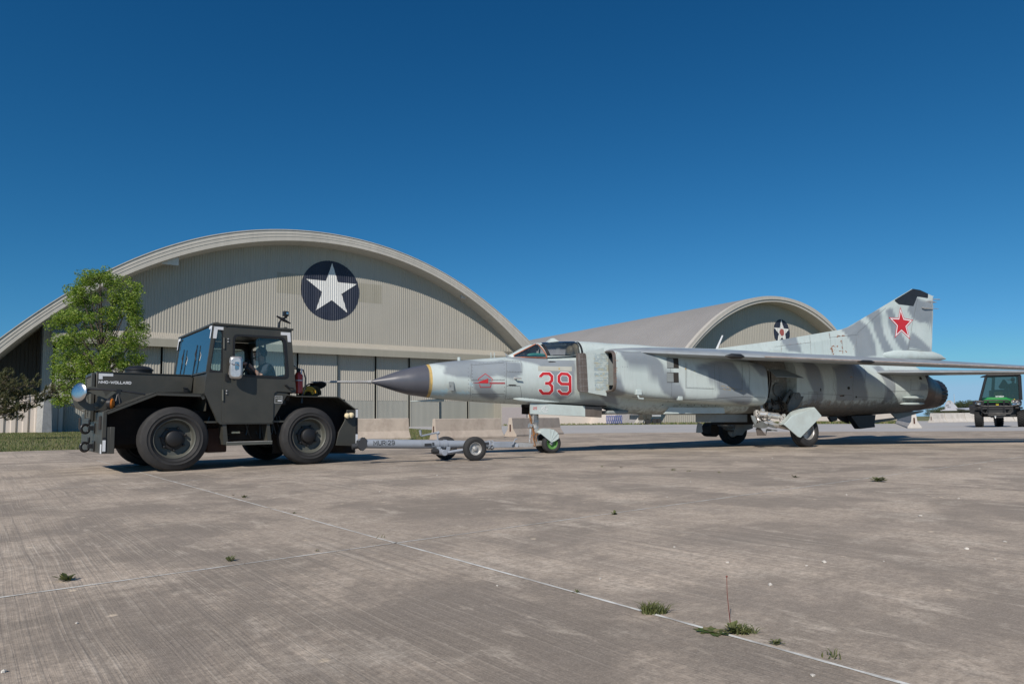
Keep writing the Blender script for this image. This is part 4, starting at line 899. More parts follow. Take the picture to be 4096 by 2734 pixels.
# windscreen: raked pane across the front with pillars; cowl below
wsx = lambda z: lerp(xwb, xfr, (z - zwb) / (zr - zwb))
cy = (YC + YC2) / 2
def wpt(y, z, off=0): return (wsx(z) + off, y, z)
mb = MB(); mb.hexa([wpt(YC + .015, zwb + .0, -.02), wpt(YC + .06, zwb + .0, .03), wpt(YC2 - .06, zwb + .0, .03), wpt(YC2 - .015, zwb + .0, -.02), wpt(YC + .015, zwb + .025, -.02), wpt(YC + .06, zwb + .025, .03), wpt(YC2 - .06, zwb + .025, .03), wpt(YC2 - .015, zwb + .025, -.02)])
for ya, yb in ((YC - .012, YC + .022), (YC2 - .022, YC2 + .012)): mb.hexa([wpt(ya, zwb, -.02), wpt(ya, zwb, .03), wpt(yb, zwb, .03), wpt(yb, zwb, -.02), wpt(ya, zr, -.02), wpt(ya, zr, .03), wpt(yb, zr, .03), wpt(yb, zr, -.02)])
wf = mb.build('windscreen_frame', M['olive'], tug, smooth=0)
mb = MB(); mb.hexa([wpt(YC + .022, zwb + .02, -.004), wpt(YC + .022, zwb + .02, .004), wpt(YC2 - .022, zwb + .02, .004), wpt(YC2 - .022, zwb + .02, -.004), wpt(YC + .022, zr - .01, -.004), wpt(YC + .022, zr - .01, .004), wpt(YC2 - .022, zr - .01, .004), wpt(YC2 - .022, zr - .01, -.004)])
mb.build('windscreen', M['wscreen'], wf, smooth=0)
# tape on windscreen corners
for ya, yb, yc_ in ((YC + .0, YC + .16, YC + .05), (YC2 - .16, YC2, YC2 - .05)):
    mb = MB(); e = -.03
    for (y0, y1, z0, z1) in ((ya, yb, zr - .06, zr - .01), (min(ya, yc_) if ya < cy else yc_, yc_ if ya < cy else yb, zr - .22, zr - .06)): mb.add([wpt(y0, z0, e), wpt(y1, z0, e), wpt(y1, z1, e), wpt(y0, z1, e)], [(0, 1, 2, 3)])
    mb.build('reflective_tape', M['refl'], wf, smooth=0)
# wipers
for y, z0, z1 in ((TG.X(ZT(1665, 450), xwb)[0], .0, .62), (TG.X(ZT(1500, 460), xwb)[0], .0, .42)):
    mb = MB(); mb.tube([wpt(y, zwb + .02, -.03), wpt(y - .0, zwb + .34, -.035)], .006, 6); mb.tube([wpt(y + .07, zwb + .0, -.03), wpt(y + .02, zwb + .34, -.035)], .005, 6); mb.tube([wpt(y, zwb + .16, -.03), wpt(y + .02, zwb + .52, -.03)], .009, 6); mb.tube([wpt(y - .03, zwb + .25, -.03), wpt(y + .01, zwb + .36, -.05), wpt(y + .04, zwb + .44, -.03)], .008, 5); mb.build('wiper', M['blackm'], wf)
# corner window between the screen and the door
co = tpoly([ZU(22, 110), ZU(134, 118), ZU(125, 692), ZT(1815, 437)], YC); cc_ = Vector(TG.P(ZU(70, 430), YC)); ci = arcpoly(tpoly([ZU(52, 160), ZU(122, 168), ZU(106, 668), ZU(-25, 652)], YC), .03)
mb = MB(); ringpanel(radial(co, cc_), radial(ci, cc_), YC - .01, YC + .03, mb); qf = mb.build('corner_window', M['black'], tug, smooth=0)
MB().prism(ci, YC + .004, YC + .01).build('pane', M['glass'], qf, smooth=0)
mb = MB(); mb.prism(tpoly([ZU(8, 108), ZU(140, 112), ZU(140, 156), ZU(62, 150), ZU(45, 262), ZU(2, 258), ZU(20, 108)], YC), YC - .017, YC - .0105); mb.build('reflective_tape', M['refl'], cab, smooth=0)
mb = MB(); mb.prism(tpoly([ZU(850, 183), ZU(968, 190), ZU(975, 308), ZU(937, 305), ZU(930, 224), ZU(850, 220)], YC), YC - .033, YC - .0285); mb.build('reflective_tape', M['refl'], door, smooth=0)
# cowl between hood and screen
ck = [T(ZT(1645, 480), YH)[0], xwb]; mb = MB(); mb.hexa([(T(ZT(1628, 690), YH)[0], YH - .3, zwb - .62), (.45, YC + .02, zwb - .62), (.45, YC2 - .02, zwb - .62), (T(ZT(1628, 690), YH)[0], YH2 + .3, zwb - .62), (T(ZT(1650, 470), YH)[0], YH - .02, zwb - .01), (xwb + .01, YC + .01, zwb - .004), (xwb + .01, YC2 - .01, zwb - .004), (T(ZT(1650, 470), YH)[0], YH2 + .02, zwb - .01)])
mb.build('cowl', M['olive'], tug, bevel=.006)
# data plate
a, b = tpoly([ZU(778, 980), ZU(870, 1075)], YC); MB().box(a[0], b[0], YC - .014, YC - .009, b[1], a[1]).build('data_plate', M['olive2'], cab); mb = MB()
w_ = (b[0] - a[0]); h_ = a[1] - b[1]; e = .004
for x0, x1, z0, z1 in ((a[0], b[0], a[1] - e, a[1]), (a[0], b[0], b[1], b[1] + e), (a[0], a[0] + e, b[1], a[1]), (b[0] - e, b[0], b[1], a[1]), (a[0] + w_ * .4, b[0] - w_ * .08, b[1] + h_ * .27, b[1] + h_ * .45)): mb.box(x0, x1, YC - .017, YC - .0145, z0, z1)
dp = mb.build('plate_border', M['refl'], cab); vs, fs = text2d('NMC-WOLLARD', 1., .18); xw = max(v[0] for v in vs); k = w_ * .82 / xw
MB_ = MB(); MB_.add([(a[0] + w_ * .09 + x * k, YC - .0165, a[1] - h_ * .32 + z * k * 1.3) for x, z, _ in vs], fs); MB_.build('plate_lettering', M['refl'], cab, smooth=0)
# door mirror
mx, mz = T(ZU(294, 625), YC - .17); 
mb = MB(); pl = arcpoly([(mx - .10, mz - .185), (mx + .10, mz - .185), (mx + .10, mz + .185), (mx - .10, mz + .185)], .06)
Rm = Matrix.Rotation(rad(-18), 3, 'Z')
def rot(p, c): q = Rm @ (Vector(p) - Vector(c)); return tuple(q + Vector(c))
c0 = (mx, YC - .17, mz)
pl2 = arcpoly([(mx - .075, mz - .155), (mx + .075, mz - .155), (mx + .075, mz + .155), (mx - .075, mz + .155)], .05)
mb.loft([[rot((x, YC - .17 + .03, z), c0) for x, z in pl], [rot((x, YC - .17, z), c0) for x, z in pl], [rot((x, YC - .205, z), c0) for x, z in pl2]])
mr = mb.build('side_mirror', M['mirrorback'], tug, bevel=.006)
mb = MB(); a = tp3(ZU(190, 712), YC - .03); mb.tube([a, (a[0], YC - .08, a[2] + .0), (a[0] + .0, YC - .16, a[2] + .18), (a[0] + .03, YC - .19, mz + .05), (mx, YC - .22, mz + .05), (mx + .03, YC - .22, mz + .03)], .012, 8); mb.box(mx - .03, mx + .035, YC - .22, YC - .205, mz - .03, mz + .09); mb.build('mirror_arm', M['chrome'], mr)
mb = MB(); x, y, z = tp3(ZU(183, 738), YC - .03); mb.box(x - .03, x + .03, y - .02, y + .01, z - .07, z + .05); mb.build('bracket', M['blackm'], mr)
# front convex mirror on its long arm
cx, cy_, cz = tp3(ZT(208, 682), .25); Rf = (Vector((-.80, -.6, .08))).to_track_quat('Z', 'Y').to_matrix()
mb = MB(); mb.lathe([(-.01, .135), (0, .14), (.006, .136), (.014, .09), (.018, .045), (.02, .003)], (cx, cy_, cz), 'z', 36, ang=Rf); fm = mb.build('convex_mirror', M['chrome'], tug, smooth=50)
mb = MB(); mb.tube([(cx, cy_, cz), (cx + .15, cy_ + .02, cz + .05), tp3(ZT(700, 660), .1), tp3(ZT(1040, 712), .05)], .014, 8)
for u in (650, 720): mb.tube([tp3(ZT(700, 672), .1), tp3(ZT(u, 875 if u < 700 else 828), .0)], .012, 8)
x, y, z = tp3(ZT(700, 680), .1); mb.box(x - .03, x + .03, y - .03, y + .03, z - .04, z + .04); mb.build('mirror_arm', M['blackm'], fm)
mb = MB(); mb.tube([tp3(ZT(430, 850), YH - .3), tp3(ZT(640, 690), YH - .02)], .035, 4); 
for u, v in ((497, 795), (432, 862)): x, y, z = tp3(ZT(u, v), YH - .35); mb.lathe([(0, .03), (-.02, .03), (-.03, .01)], (x, y, z), 'y', 10)
mb.build('hood_brace', M['olive2'], tug)
# amber turn signal
x, y, z = tp3(ZT(592, 828), .0); Ra = Matrix.Rotation(rad(62), 3, 'Z') @ Matrix.Rotation(0, 3, 'X')
ts = MB().lathe([(-.03, .085), (-.05, .07), (-.062, .02)], (x, y, z), 'y', 24, ang=Ra).build('turn_signal', M['amber'], tug)
MB().lathe([(-.03, .09), (.02, .08), (.03, .03)], (x, y, z), 'y', 24, ang=Ra).tube([(x, y, z - .05), (x, y, z - .13)], .015, 6).build('housing', M['blackm'], ts)
# step
a, b, c_, d = [T(p, YC) for p in (Z1(1252, 868), Z1(1282, 1032), Z1(1640, 1030), Z1(1622, 868))]
stp = MB().box(b[0] + .0, c_[0], YC - .02, YC + .2, b[1] - .015, b[1] + .035).build('side_step', M['olive2'], tug, bevel=.004)
MB().prism([a, (a[0] + .06, a[1]), (b[0] + .03, b[1]), b, (b[0] - .04, b[1])], YC - .0, YC + .22).build('step_hanger', M['olive'], stp)
MB().prism([d, (d[0] - .05, d[1]), (c_[0] - .07, c_[1]), c_], YC, YC + .22).build('step_hanger', M['olive'], stp)
mb = MB(); n = 40
for i in range(n): x = lerp(b[0] + .01, c_[0] - .01, i / (n - 1)); mb.box(x - .006, x + .006, YC - .024, YC + .2, b[1] + .035, b[1] + .043)
mb.build('tread_teeth', M['steelp'], stp)
a, b = tpoly([Z1(1310, 930), Z1(1375, 943)], YC + .3); MB().box(a[0], b[0], YC + .2, YC + .24, b[1], a[1]).build('yellow_tag', M['lens'], tug)
# hydraulic clutter under the cab
rnd = random.Random(2); mb = MB()
for _ in range(14):
    x = rnd.uniform(.55, 1.75); mb.tube([(x, .22, .85), (x + rnd.uniform(-.1, .1), .2, rnd.uniform(.4, .7)), (x + rnd.uniform(-.2, .2), .22, rnd.uniform(.35, .7))], .012, 5)
mb.build('hoses', M['blackm'], tug)
# deck behind the cab
MB().box(xrb - .3, xr0, .3, YF - .3, .95, zsh - .08).build('rear_deck', M['olive'], tug, bevel=.01)
mb = MB(); ex, ez = T(ZU(60, 75), YC + .3); mb.tube([(ex + .05 * math.cos(t), YC + .3, zr + .035 + .05 * math.sin(t)) for t in [i * PI / 8 for i in range(9)]], .01, 6); ex = T(ZU(915, 150), YC + .2)[0]
mb.tube([(ex + .045 * math.cos(t), YC + .2, zr + .035 + .045 * math.sin(t)) for t in [i * PI / 8 for i in range(9)]], .01, 6); mb.build('lifting_eyes', M['olive2'], tug)
# round mirror behind the cab
x, y, z = tp3(ZU(1323, 850), .35); rm_ = MB().lathe([(-.02, .02), (-.01, .15), (.01, .155), (.02, .14)], (x, y, z), 'y', 30, ang=Matrix.Rotation(rad(66), 3, 'X')).build('rear_mirror', M['blackm'], tug)
MB().tube([tp3(ZU(1140, 880), .35), tp3(ZU(1200, 835), .35), tp3(ZU(1310, 812), .35), (x, y, z + .02)], .012, 8).build('mirror_arm', M['blackm'], rm_)
# interior: seat, steering wheel, column, overhead, dash
mb = MB(); SX, SY = T(ZU(700, 720), .27)[0], .27
mb.box(SX - .25, SX + .25, SY - .25, SY + .25, 1.02, 1.16).box(SX + .2, SX + .32, SY - .25, SY + .25, 1.1, 1.52); mb.build('driver_seat', M['black'], tug, bevel=.04)
swc = tp3(ZU(372, 650), .27); Rs = Matrix.Rotation(rad(-62), 3, 'Y'); ring = [Vector(swc) + Rs @ Vector((.2 * math.cos(t), .2 * math.sin(t), 0)) for t in [i * 2 * PI / 32 for i in range(33)]]
mb = MB(); mb.tube(ring, .014, 8); mb.tube([swc, (swc[0] - .25, swc[1], swc[2] - .3)], .025, 8)
for t in (0, 2.1, 4.2): mb.tube([swc, Vector(swc) + Rs @ Vector((.2 * math.cos(t), .2 * math.sin(t), 0))], .01, 6)
mb.build('steering_wheel', M['black'], tug)
MB().box(xwb + .04, xwb + .28, YC + .06, YC2 - .06, zwb - .4, zwb - .02).build('dashboard', M['black'], tug)
MB().tube([(SX - .35, 1.35, zwb - .4), (SX - .33, 1.33, zr - .03)], .02, 6).tube([(SX + .35, 1.5, zwb - .4), (SX + .35, 1.5, zr - .03)], .02, 6).build('inner_pillars', M['blackm'], tug)

# ---- the driver
def person_mesh(name, parts, mat, parent, voxel=.012, sm=4):
    mb = MB()
    for p in parts:
        if p[0] == 'c': mb.tube(p[1], p[2], 12)
        elif p[0] == 'b': mb.ball(*p[1:])
        if p[0] == 'c':
            for q, r in zip(p[1], p[2]): mb.ball(q, r * .995, n=12)
    o = mb.build(name, mat, parent); r = o.modifiers.new('remesh', 'REMESH'); r.mode = 'VOXEL'; r.voxel_size = voxel; r.use_smooth_shade = True
    s = o.modifiers.new('smooth', 'SMOOTH'); s.factor = .5; s.iterations = sm; return o
def hand(c, d, up, side, k=1.):   # c wrist, d direction of the fingers, up = back of hand
    d = Vector(d).normalized(); up = Vector(up).normalized(); sdv = d.cross(up).normalized() * side; c = Vector(c); out = []
    out.append(('c', [c, c + d * .04, c + d * .085], [.024, .034, .032]))
    for i in range(4):
        b0 = c + d * .085 + sdv * (.026 - .018 * i); L = [.062, .07, .066, .052][i]
        out.append(('c', [b0, b0 + d * L * .45 - up * .012, b0 + d * L * .7 - up * .034, b0 + d * L * .6 - up * .052], [.0105, .010, .009, .008]))
    t = c + d * .02 + sdv * .028; out.append(('c', [t, t + (d + sdv * .9).normalized() * .035, t + (d * 1.3 + sdv * .4).normalized() * .068 - up * .012], [.014, .012, .009])); return out
def headparts(c, f, s=1.):    # c centre of the skull, f = facing
    f = Vector(f).normalized(); up = Vector((0, 0, 1)); r = f.cross(up).normalized(); c = Vector(c); P = []
    R3 = Matrix((f, r, up)).transposed()
    P.append(('b', c, .098 * s, .076 * s, .112 * s, 16, 0, R3)); P.append(('b', c + f * .03 * s - up * .07 * s, .062 * s, .054 * s, .055 * s, 14, 0, R3))
    P.append(('c', [c + f * .092 * s + up * .012 * s, c + f * .112 * s - up * .022 * s], [.010 * s, .014 * s])); P.append(('c', [c + f * .085 * s - up * .058 * s - r * .02, c + f * .085 * s - up * .058 * s + r * .02], [.011 * s, .011 * s]))
    P.append(('b', c + f * .07 * s - up * .098 * s, .026 * s, .03 * s, .02 * s, 10, 0, R3))
    for q in (-1, 1): P.append(('b', c + r * q * .077 * s - f * .005, .02 * s, .008 * s, .03 * s, 10, 0, R3)); P.append(('c', [c + f * .086 * s + up * .026 * s + r * q * .018, c + f * .08 * s + up * .026 * s + r * q * .045], [.01 * s, .008 * s]))
    P.append(('c', [c - up * .06 * s - f * .01, c - up * .17 * s - f * .03], [.052 * s, .056 * s])); return P
drv = thing('person', 'driver in a navy t-shirt and headset gripping the wheel inside the tug cab', 'person', TG)
hx, hy, hz_ = tp3(ZU(600, 455), .27); ch = Vector((hx, .27, hz_))
sh = ch + Vector((.10, 0, -.27)); hip = Vector((ch.x + .17, .27, 1.22)); fwd = Vector((-1, 0, 0)); 
nsh, fsh = sh + Vector((-.02, -.19, 0)), sh + Vector((-.02, .19, 0))
nel = Vector(tp3(ZU(560, 640), .42)); el = nsh.lerp(Vector(swc), .5) + Vector((.06, -.06, -.12)); wr = Vector(swc) + Vector((.06, -.13, .09)); wr2 = Vector(swc) + Vector((.06, .15, .09)); el2 = fsh.lerp(wr2, .5) + Vector((.05, .07, -.12))
bp = headparts(ch, (-1, -.12, -.05))
bp += [('c', [nsh.lerp(el, .35), el, wr], [.05, .043, .03]), ('c', [fsh.lerp(el2, .35), el2, wr2], [.05, .043, .03]), ('c', [sh + Vector((0, 0, .06)), sh, hip.lerp(sh, .5), hip], [.06, .11, .13, .14])]
bp += [('c', [hip + Vector((0, s_ * .1, -.02)), hip + Vector((-.42, s_ * .13, -.0)), hip + Vector((-.5, s_ * .13, -.42)), hip + Vector((-.62, s_ * .13, -.45))], [.095, .07, .05, .04]) for s_ in (-1, 1)]
bp += hand(wr, (-.9, .1, .05), (.2, 0, 1), 1) + hand(wr2, (-.9, -.1, .05), (.2, 0, 1), -1)
body = person_mesh('body', bp, M['skin'], drv, .011)
person_mesh('t_shirt', [('c', [nsh, sh, fsh], [.085, .12, .085]), ('c', [sh + Vector((0, 0, -.03)), hip.lerp(sh, .5), hip], [.155, .165, .165]), ('b', sh + Vector((.01, 0, -.1)), .135, .215, .15, 16), ('b', hip.lerp(sh, .45), .15, .2, .2, 16), ('c', [nsh, nsh.lerp(el, .52)], [.082, .062]), ('c', [fsh, fsh.lerp(el2, .52)], [.082, .062])], M['navy'], drv, .014)
person_mesh('trousers', [('c', [hip + Vector((0, s_ * .1, -.02)), hip + Vector((-.42, s_ * .13, -.0)), hip + Vector((-.5, s_ * .13, -.4))], [.11, .085, .065]) for s_ in (-1, 1)], M['navy'], drv, .016)
mb = MB(); mb.ball(ch + Vector((.02, 0, .022)), .100, .083, .105, 18); hr = mb.build('hair', M['hair'], drv)
mb = MB(); f3 = Vector((-1, -.12, 0)).normalized(); r3 = f3.cross(Vector((0, 0, 1)))
for q in (-1, 1): mb.ball(ch + r3 * q * .088, .036, .024, .046, 14)
mb.tube([ch + r3 * .095 * math.cos(t) + Vector((0, 0, .005 + .128 * math.sin(t))) for t in [i * PI / 14 for i in range(15)]], .011, 8); nearr = ch + r3 * (-1 if (ch + r3 * -1).y < ch.y else 1) * .09
mb.tube([nearr, nearr + Vector((-.06, 0, -.05)), nearr + Vector((-.13, .03, -.085))], .006, 6); mb.ball(nearr + Vector((-.135, .04, -.085)), .013); mb.build('headset', M['blackm'], drv)
mb = MB(); mb.tube([ch + f3 * .10 + r3 * q * .0 + r3 * a + Vector((0, 0, .028)) for q, a in ((0, -.05), (0, 0), (0, .05))], .012, 6); mb.tube([ch + f3 * .09 - r3 * .06 + Vector((0, 0, .028)), ch - r3 * .085 + Vector((0, 0, .02))], .004, 5); mb.build('sunglasses', M['blackm'], drv)
# ---- things carried on the tug
x, y, z = tp3(ZU(1080, 950), .05); zt2 = T(ZU(1060, 690), .05)[1]; fe = thing('fire_extinguisher', 'red fire extinguisher clamped upright behind the tug cab', 'extinguisher', TG)
ex_, ey_ = T(ZU(1080, 850), .05)[0], .05; z0 = T(ZU(1085, 950), .05)[1]
MB().lathe([(0, .065), (.01, .075), (zt2 - z0 - .05, .075), (zt2 - z0, .05), (zt2 - z0 + .02, .025)], (ex_, ey_, z0), 'z', 26).build('cylinder', M['extred'], fe)
hh = zt2 + .02; mb = MB(); mb.lathe([(0, .028), (.05, .028), (.06, .012)], (ex_, ey_, hh), 'z', 12); mb.tube([(ex_, ey_, hh + .03), (ex_ - .09, ey_, hh + .06)], .012, 6); mb.tube([(ex_, ey_, hh + .05), (ex_ - .1, ey_, hh + .1)], .012, 6); mb.build('valve', M['blackm'], fe)
mb = MB(); mb.tube([(ex_, ey_ - .01, hh + .04), (ex_ + .06, ey_ - .05, hh + .03), (ex_ + .10, ey_ - .07, hh - .12), (ex_ + .09, ey_ - .07, hh - .3), (ex_ + .04, ey_ - .08, hh - .42)], .013, 8); mb.tube([(ex_ + .04, ey_ - .08, hh - .40), (ex_ + .03, ey_ - .08, hh - .56)], [.014, .024], 10); mb.build('hose', M['blackm'], fe)
mb = MB(); mb.lathe([(0, .0765), (.02, .0765)], (ex_, ey_, z0 + .22), 'z', 24); mb.build('clamp_band', M['galv'], fe); 
a0, a1 = z0 + .34, z0 + .44; mb = MB(); mb.loft([[(ex_ + .0765 * math.sin(t), ey_ - .0765 * math.cos(t), zz) for t in [.1 + i * .06 for i in range(8)]] for zz in (a0, a1)], closed=False, cap=False); mb.build('paper_label', M['refl'], fe)
x, y, z = tp3(ZU(1195, 920), .35); stg = thing('strap_bundle', 'bundled yellow and dark webbing straps lying behind the cab', 'straps', TG); mb = MB(); rnd = random.Random(4); mk = MB()
for i in range(12):
    a = rnd.uniform(0, PI); rr_ = rnd.uniform(.07, .16); pts = [(x + (rr_ * math.cos(t)) * 1.35 + .01 * i - .04, y + rr_ * .6 * math.sin(t + a), z - .12 + rr_ * 1.25 * abs(math.sin(t * 1. + .2)) + .01 * (i % 3)) for t in [j * PI / 10 for j in range(11)]]
    (mb if i < 3 else mk).tube(pts, .022, 5)
mb.build('yellow_strap', M['yellow'], stg).location = (-.04, -.2, .03); mk.ball((x + .03, y + .05, z - .06), .17, .14, .12, 16); M['dstrap'] = pm('dark_webbing', (.05, .045, .025), .9, var=.5, vs=30, bump=.5); mk.build('dark_strap', M['dstrap'], stg)
# action camera on a clamp on the roof
cmz = zr + .035; cx = T(ZU(838, 140), YC + .25)[0]; ac = thing('action_camera', 'small black action camera on a clamp arm atop the tug roof', 'camera', TG); cyy = YC + .25
MB().tube([(cx - .01, cyy, cmz), (cx + .0, cyy, cmz + .13)], .022, 8).tube([(cx, cyy, cmz + .13), (cx + .04, cyy, cmz + .2)], .016, 8).build('stem', M['blackm'], ac)
MB().tube([(cx - .05, cyy, cmz + .24), (cx + .08, cyy, cmz + .18), (cx + .2, cyy, cmz + .13)], [.014, .03, .012], 8).tube([(cx + .05, cyy, cmz + .2), (cx + .13, cyy, cmz + .24)], .018, 6).build('clamp', M['blackm'], ac)
cm_ = MB().box(cx + .06, cx + .155, cyy - .04, cyy + .03, cmz + .25, cmz + .34).build('camera_body', M['blackm'], ac, bevel=.008)
MB().lathe([(0, .022), (-.02, .022), (-.022, .002)], (cx + .12, cyy - .04, cmz + .30), 'y', 14).build('lens', M['chrome'], cm_)

# ================================================================== tow bar
p0 = G(*Z5(60, 455), .35); p1 = G(*Z5(1940, 462), .25); tyaw = math.degrees(math.atan2(p1[1] - p0[1], p1[0] - p0[0])); TB = Fr(p0[0], p0[1], tyaw)
tb = thing('tow_bar', 'long blue grey tow bar on two small wheels between tug and jet nose wheel', 'tow bar', TB)
def B(p, y=0): return TB.P(p, y)
def b3(p, y=0): x, z = TB.P(p, y); return (x, y, z)
def barr(pts, y=0): return [b3(Z5(*p), y) for p in pts]
u0, u1 = b3(Z5(90, 452)), b3(Z5(1460, 462)); rt = (B(Z5(700, 412))[1] - B(Z5(700, 506))[1]) / 2; rt2 = (B(Z5(1400, 427))[1] - B(Z5(1400, 500))[1]) / 2
MB().tube([u0, b3(Z5(700, 458)), u1], [rt, rt, rt2], 26).build('main_tube', M['greyblue'], tb)
MB().tube([b3(Z5(1440, 466)), b3(Z5(1452, 466))], rt2 * 1.35, 24).tube([b3(Z5(1475, 467)), b3(Z5(1490, 467))], rt2 * 1.35, 24).tube([b3(Z5(1450, 466)), b3(Z5(1478, 467))], rt2 * 1.05, 24).build('flange', M['greyblue'], tb, bevel=.004)
mb = MB()
for k in range(8):
    a = k * PI / 4; q = b3(Z5(1432, 466)); r = rt2 * 1.18; mb.tube([(q[0], q[1] + r * math.cos(a), q[2] + r * math.sin(a)), (q[0] + .12, q[1] + r * math.cos(a), q[2] + r * math.sin(a))], .01, 6)
mb.build('flange_bolts', M['steelp'], tb)
for u in (905, 990): MB().tube([b3(Z5(u - 16, 459)), b3(Z5(u + 16, 460))], rt * 1.07, 24).build('collar', M['greyblue'], tb)
a, b, c_, d = [B(Z5(*p), -.1) for p in ((1495, 432), (1715, 432), (1715, 492), (1510, 495))]
MB().prism([a, b, c_, d], -.09, .09).build('head_box', M['greyblue'], tb, bevel=.008)
MB().prism([B(Z5(*p), -.1) for p in ((1715, 440), (1890, 447), (1915, 452), (1915, 480), (1890, 490), (1715, 485))], -.085, -.07).prism([B(Z5(*p), -.1) for p in ((1715, 440), (1890, 447), (1915, 452), (1915, 480), (1890, 490), (1715, 485))], .07, .085).build('fork_plate', M['steelp'], tb)
MB().tube([b3(Z5(1740, 470), -.11), b3(Z5(1740, 470), .11)], .035, 12).tube(barr([(1700, 462), (1725, 405), (1745, 402)], -.12), .012, 8).tube(barr([(1700, 462), (1690, 458)], -.12), .02, 8).build('locking_lever', M['greyblue'], tb)
# stencil
vs, fs = text2d('MUR:29', 1., .17, .32); xw = max(v[0] for v in vs); a = B(Z5(245, 470), -rt); b = B(Z5(468, 472), -rt); k = (b[0] - a[0]) / xw; kz = (B(Z5(300, 425), -rt)[1] - B(Z5(300, 475), -rt)[1]) / max(v[1] for v in vs)
mb = MB(); ax0, ax1 = Vector(u0), Vector(b3(Z5(700, 458)))
def tubept(x, z, off=.003):
    t = (x - ax0.x) / (ax1.x - ax0.x); zc = lerp(ax0.z, ax1.z, t); h = max(-.99, min(.99, (z - zc) / rt)); return (x, -math.sqrt(1 - h * h) * (rt + off) , zc + h * (rt + off))
mb.add([tubept(a[0] + x * k, a[1] + .0 + z * kz) for x, z, _ in vs], fs); mb.build('stencil', M['stencilshade'], tb, smooth=0)
def tubepatch(mb, p, q, n=6):
    (xa, za), (xb, zb) = B(Z5(*p), -rt), B(Z5(*q), -rt); mb.loft([[tubept(x, lerp(za, zb, i / n), .002) for i in range(n + 1)] for x in (xa, xb)], closed=False, cap=False)
mb = MB(); tubepatch(mb, (778, 450), (852, 476)); tubepatch(mb, (858, 441), (880, 452)); tubepatch(mb, (858, 456), (880, 468)); tubepatch(mb, (1385, 438), (1452, 458)); mb.build('data_decals', M['stencilshade'], tb, smooth=0)
# wheels, swing arm, crank
wn = B(Z5(1300, 484), -.32); wr_ = B(Z5(1300, 378), -.32)[1] / 2; rr_ = max(.19, min(.25, wr_))
def twheel(x, y, s):
    w = wheel(tb, (x, y, rr_), rr_, .11, s, ('tyre', 'steelp', 'steelp'), rim=.52, hub=.18, nuts=5); return w
twheel(wn[0], -.33, -1); xf2 = B(Z5(1000, 470), .33)[0]; twheel(wn[0] + .02, .33, 1) if False else twheel(B(Z5(998, 470), .36)[0], .36, 1)
ax1_ = b3(Z5(935, 540)); mb = MB(); mb.tube([(ax1_[0], -.30, ax1_[2]), (ax1_[0], .32, ax1_[2])], .055, 16); mb.build('pivot_tube', M['greyblue'], tb, bevel=.004)
for y in (-.26, .3):
    wx = wn[0] if y < 0 else B(Z5(998, 470), .36)[0]
    e = b3(Z5(985, 543), y); MB().tube([(ax1_[0] + .02, y, ax1_[2] - .01), (wx, y, rr_)], .032, 4).build('swing_arm', M['greyblue'], tb); MB().tube([(wx, y, rr_), (wx, y + (-.1 if y < 0 else .1), rr_)], .03, 10).build('stub_axle', M['greyblue'], tb)
x, z = B(Z5(850, 532), -.1); MB().tube([(x, -.12, z), (x + .12, -.12, z)], .045, 12).build('rubber_stop', M['tyre'], tb)
for u in (905, 1005): mb = MB(); mb.prism([B(Z5(u - 14, 480)), B(Z5(u + 22, 480)), B(Z5(u + 14, 515)), B(Z5(u - 30, 550))], -.12, -.1); mb.build('pivot_bracket', M['greyblue'], tb); mb = MB(); mb.prism([B(Z5(u - 14, 480)), B(Z5(u + 22, 480)), B(Z5(u + 14, 515)), B(Z5(u - 30, 550))], .1, .12); mb.build('pivot_bracket', M['greyblue'], tb)
MB().tube(barr([(917, 418), (912, 345), (905, 338), (745, 372), (735, 362)], -.02), .016, 8).tube(barr([(740, 366), (732, 310)], -.02), [.018, .028], 10).tube(barr([(905, 348), (930, 334)], -.02), .03, 10).build('crank_handle', M['greyblue'], tb)
# coupling head inside the hitch
mb = MB(); mb.prism([B(Z5(*p), -.09) for p in ((88, 425), (150, 385), (178, 410), (178, 470), (170, 500), (135, 530), (88, 492))], -.085, -.06).prism([B(Z5(*p), -.09) for p in ((88, 425), (150, 385), (178, 410), (178, 470), (170, 500), (135, 530), (88, 492))], .06, .085); mb.tube(barr([(20, 486), (100, 470)]), .05, 12); mb.tube([b3(Z5(40, 500)), b3(Z5(45, 520)), b3(Z5(58, 530))], .008, 6); mb.build('coupling_head', M['stencilshade'], tb)  # the tug's shadow over the coupling head is put into its near-black colour

# ================================================================== the jet
import numpy as np
AC = Fr(*G(2190, 1810), 23.)
jet = thing('fighter_jet', 'grey camouflaged swing-wing fighter jet numbered 39 with a red star on its fin', 'jet', AC)
def A(p, y=0.): return AC.P(p, y)
def a3(p, y=0.): x, z = AC.P(p, y); return (x, y, z)
def apoly(pts, y=0.): return [AC.P(p, y) for p in pts]
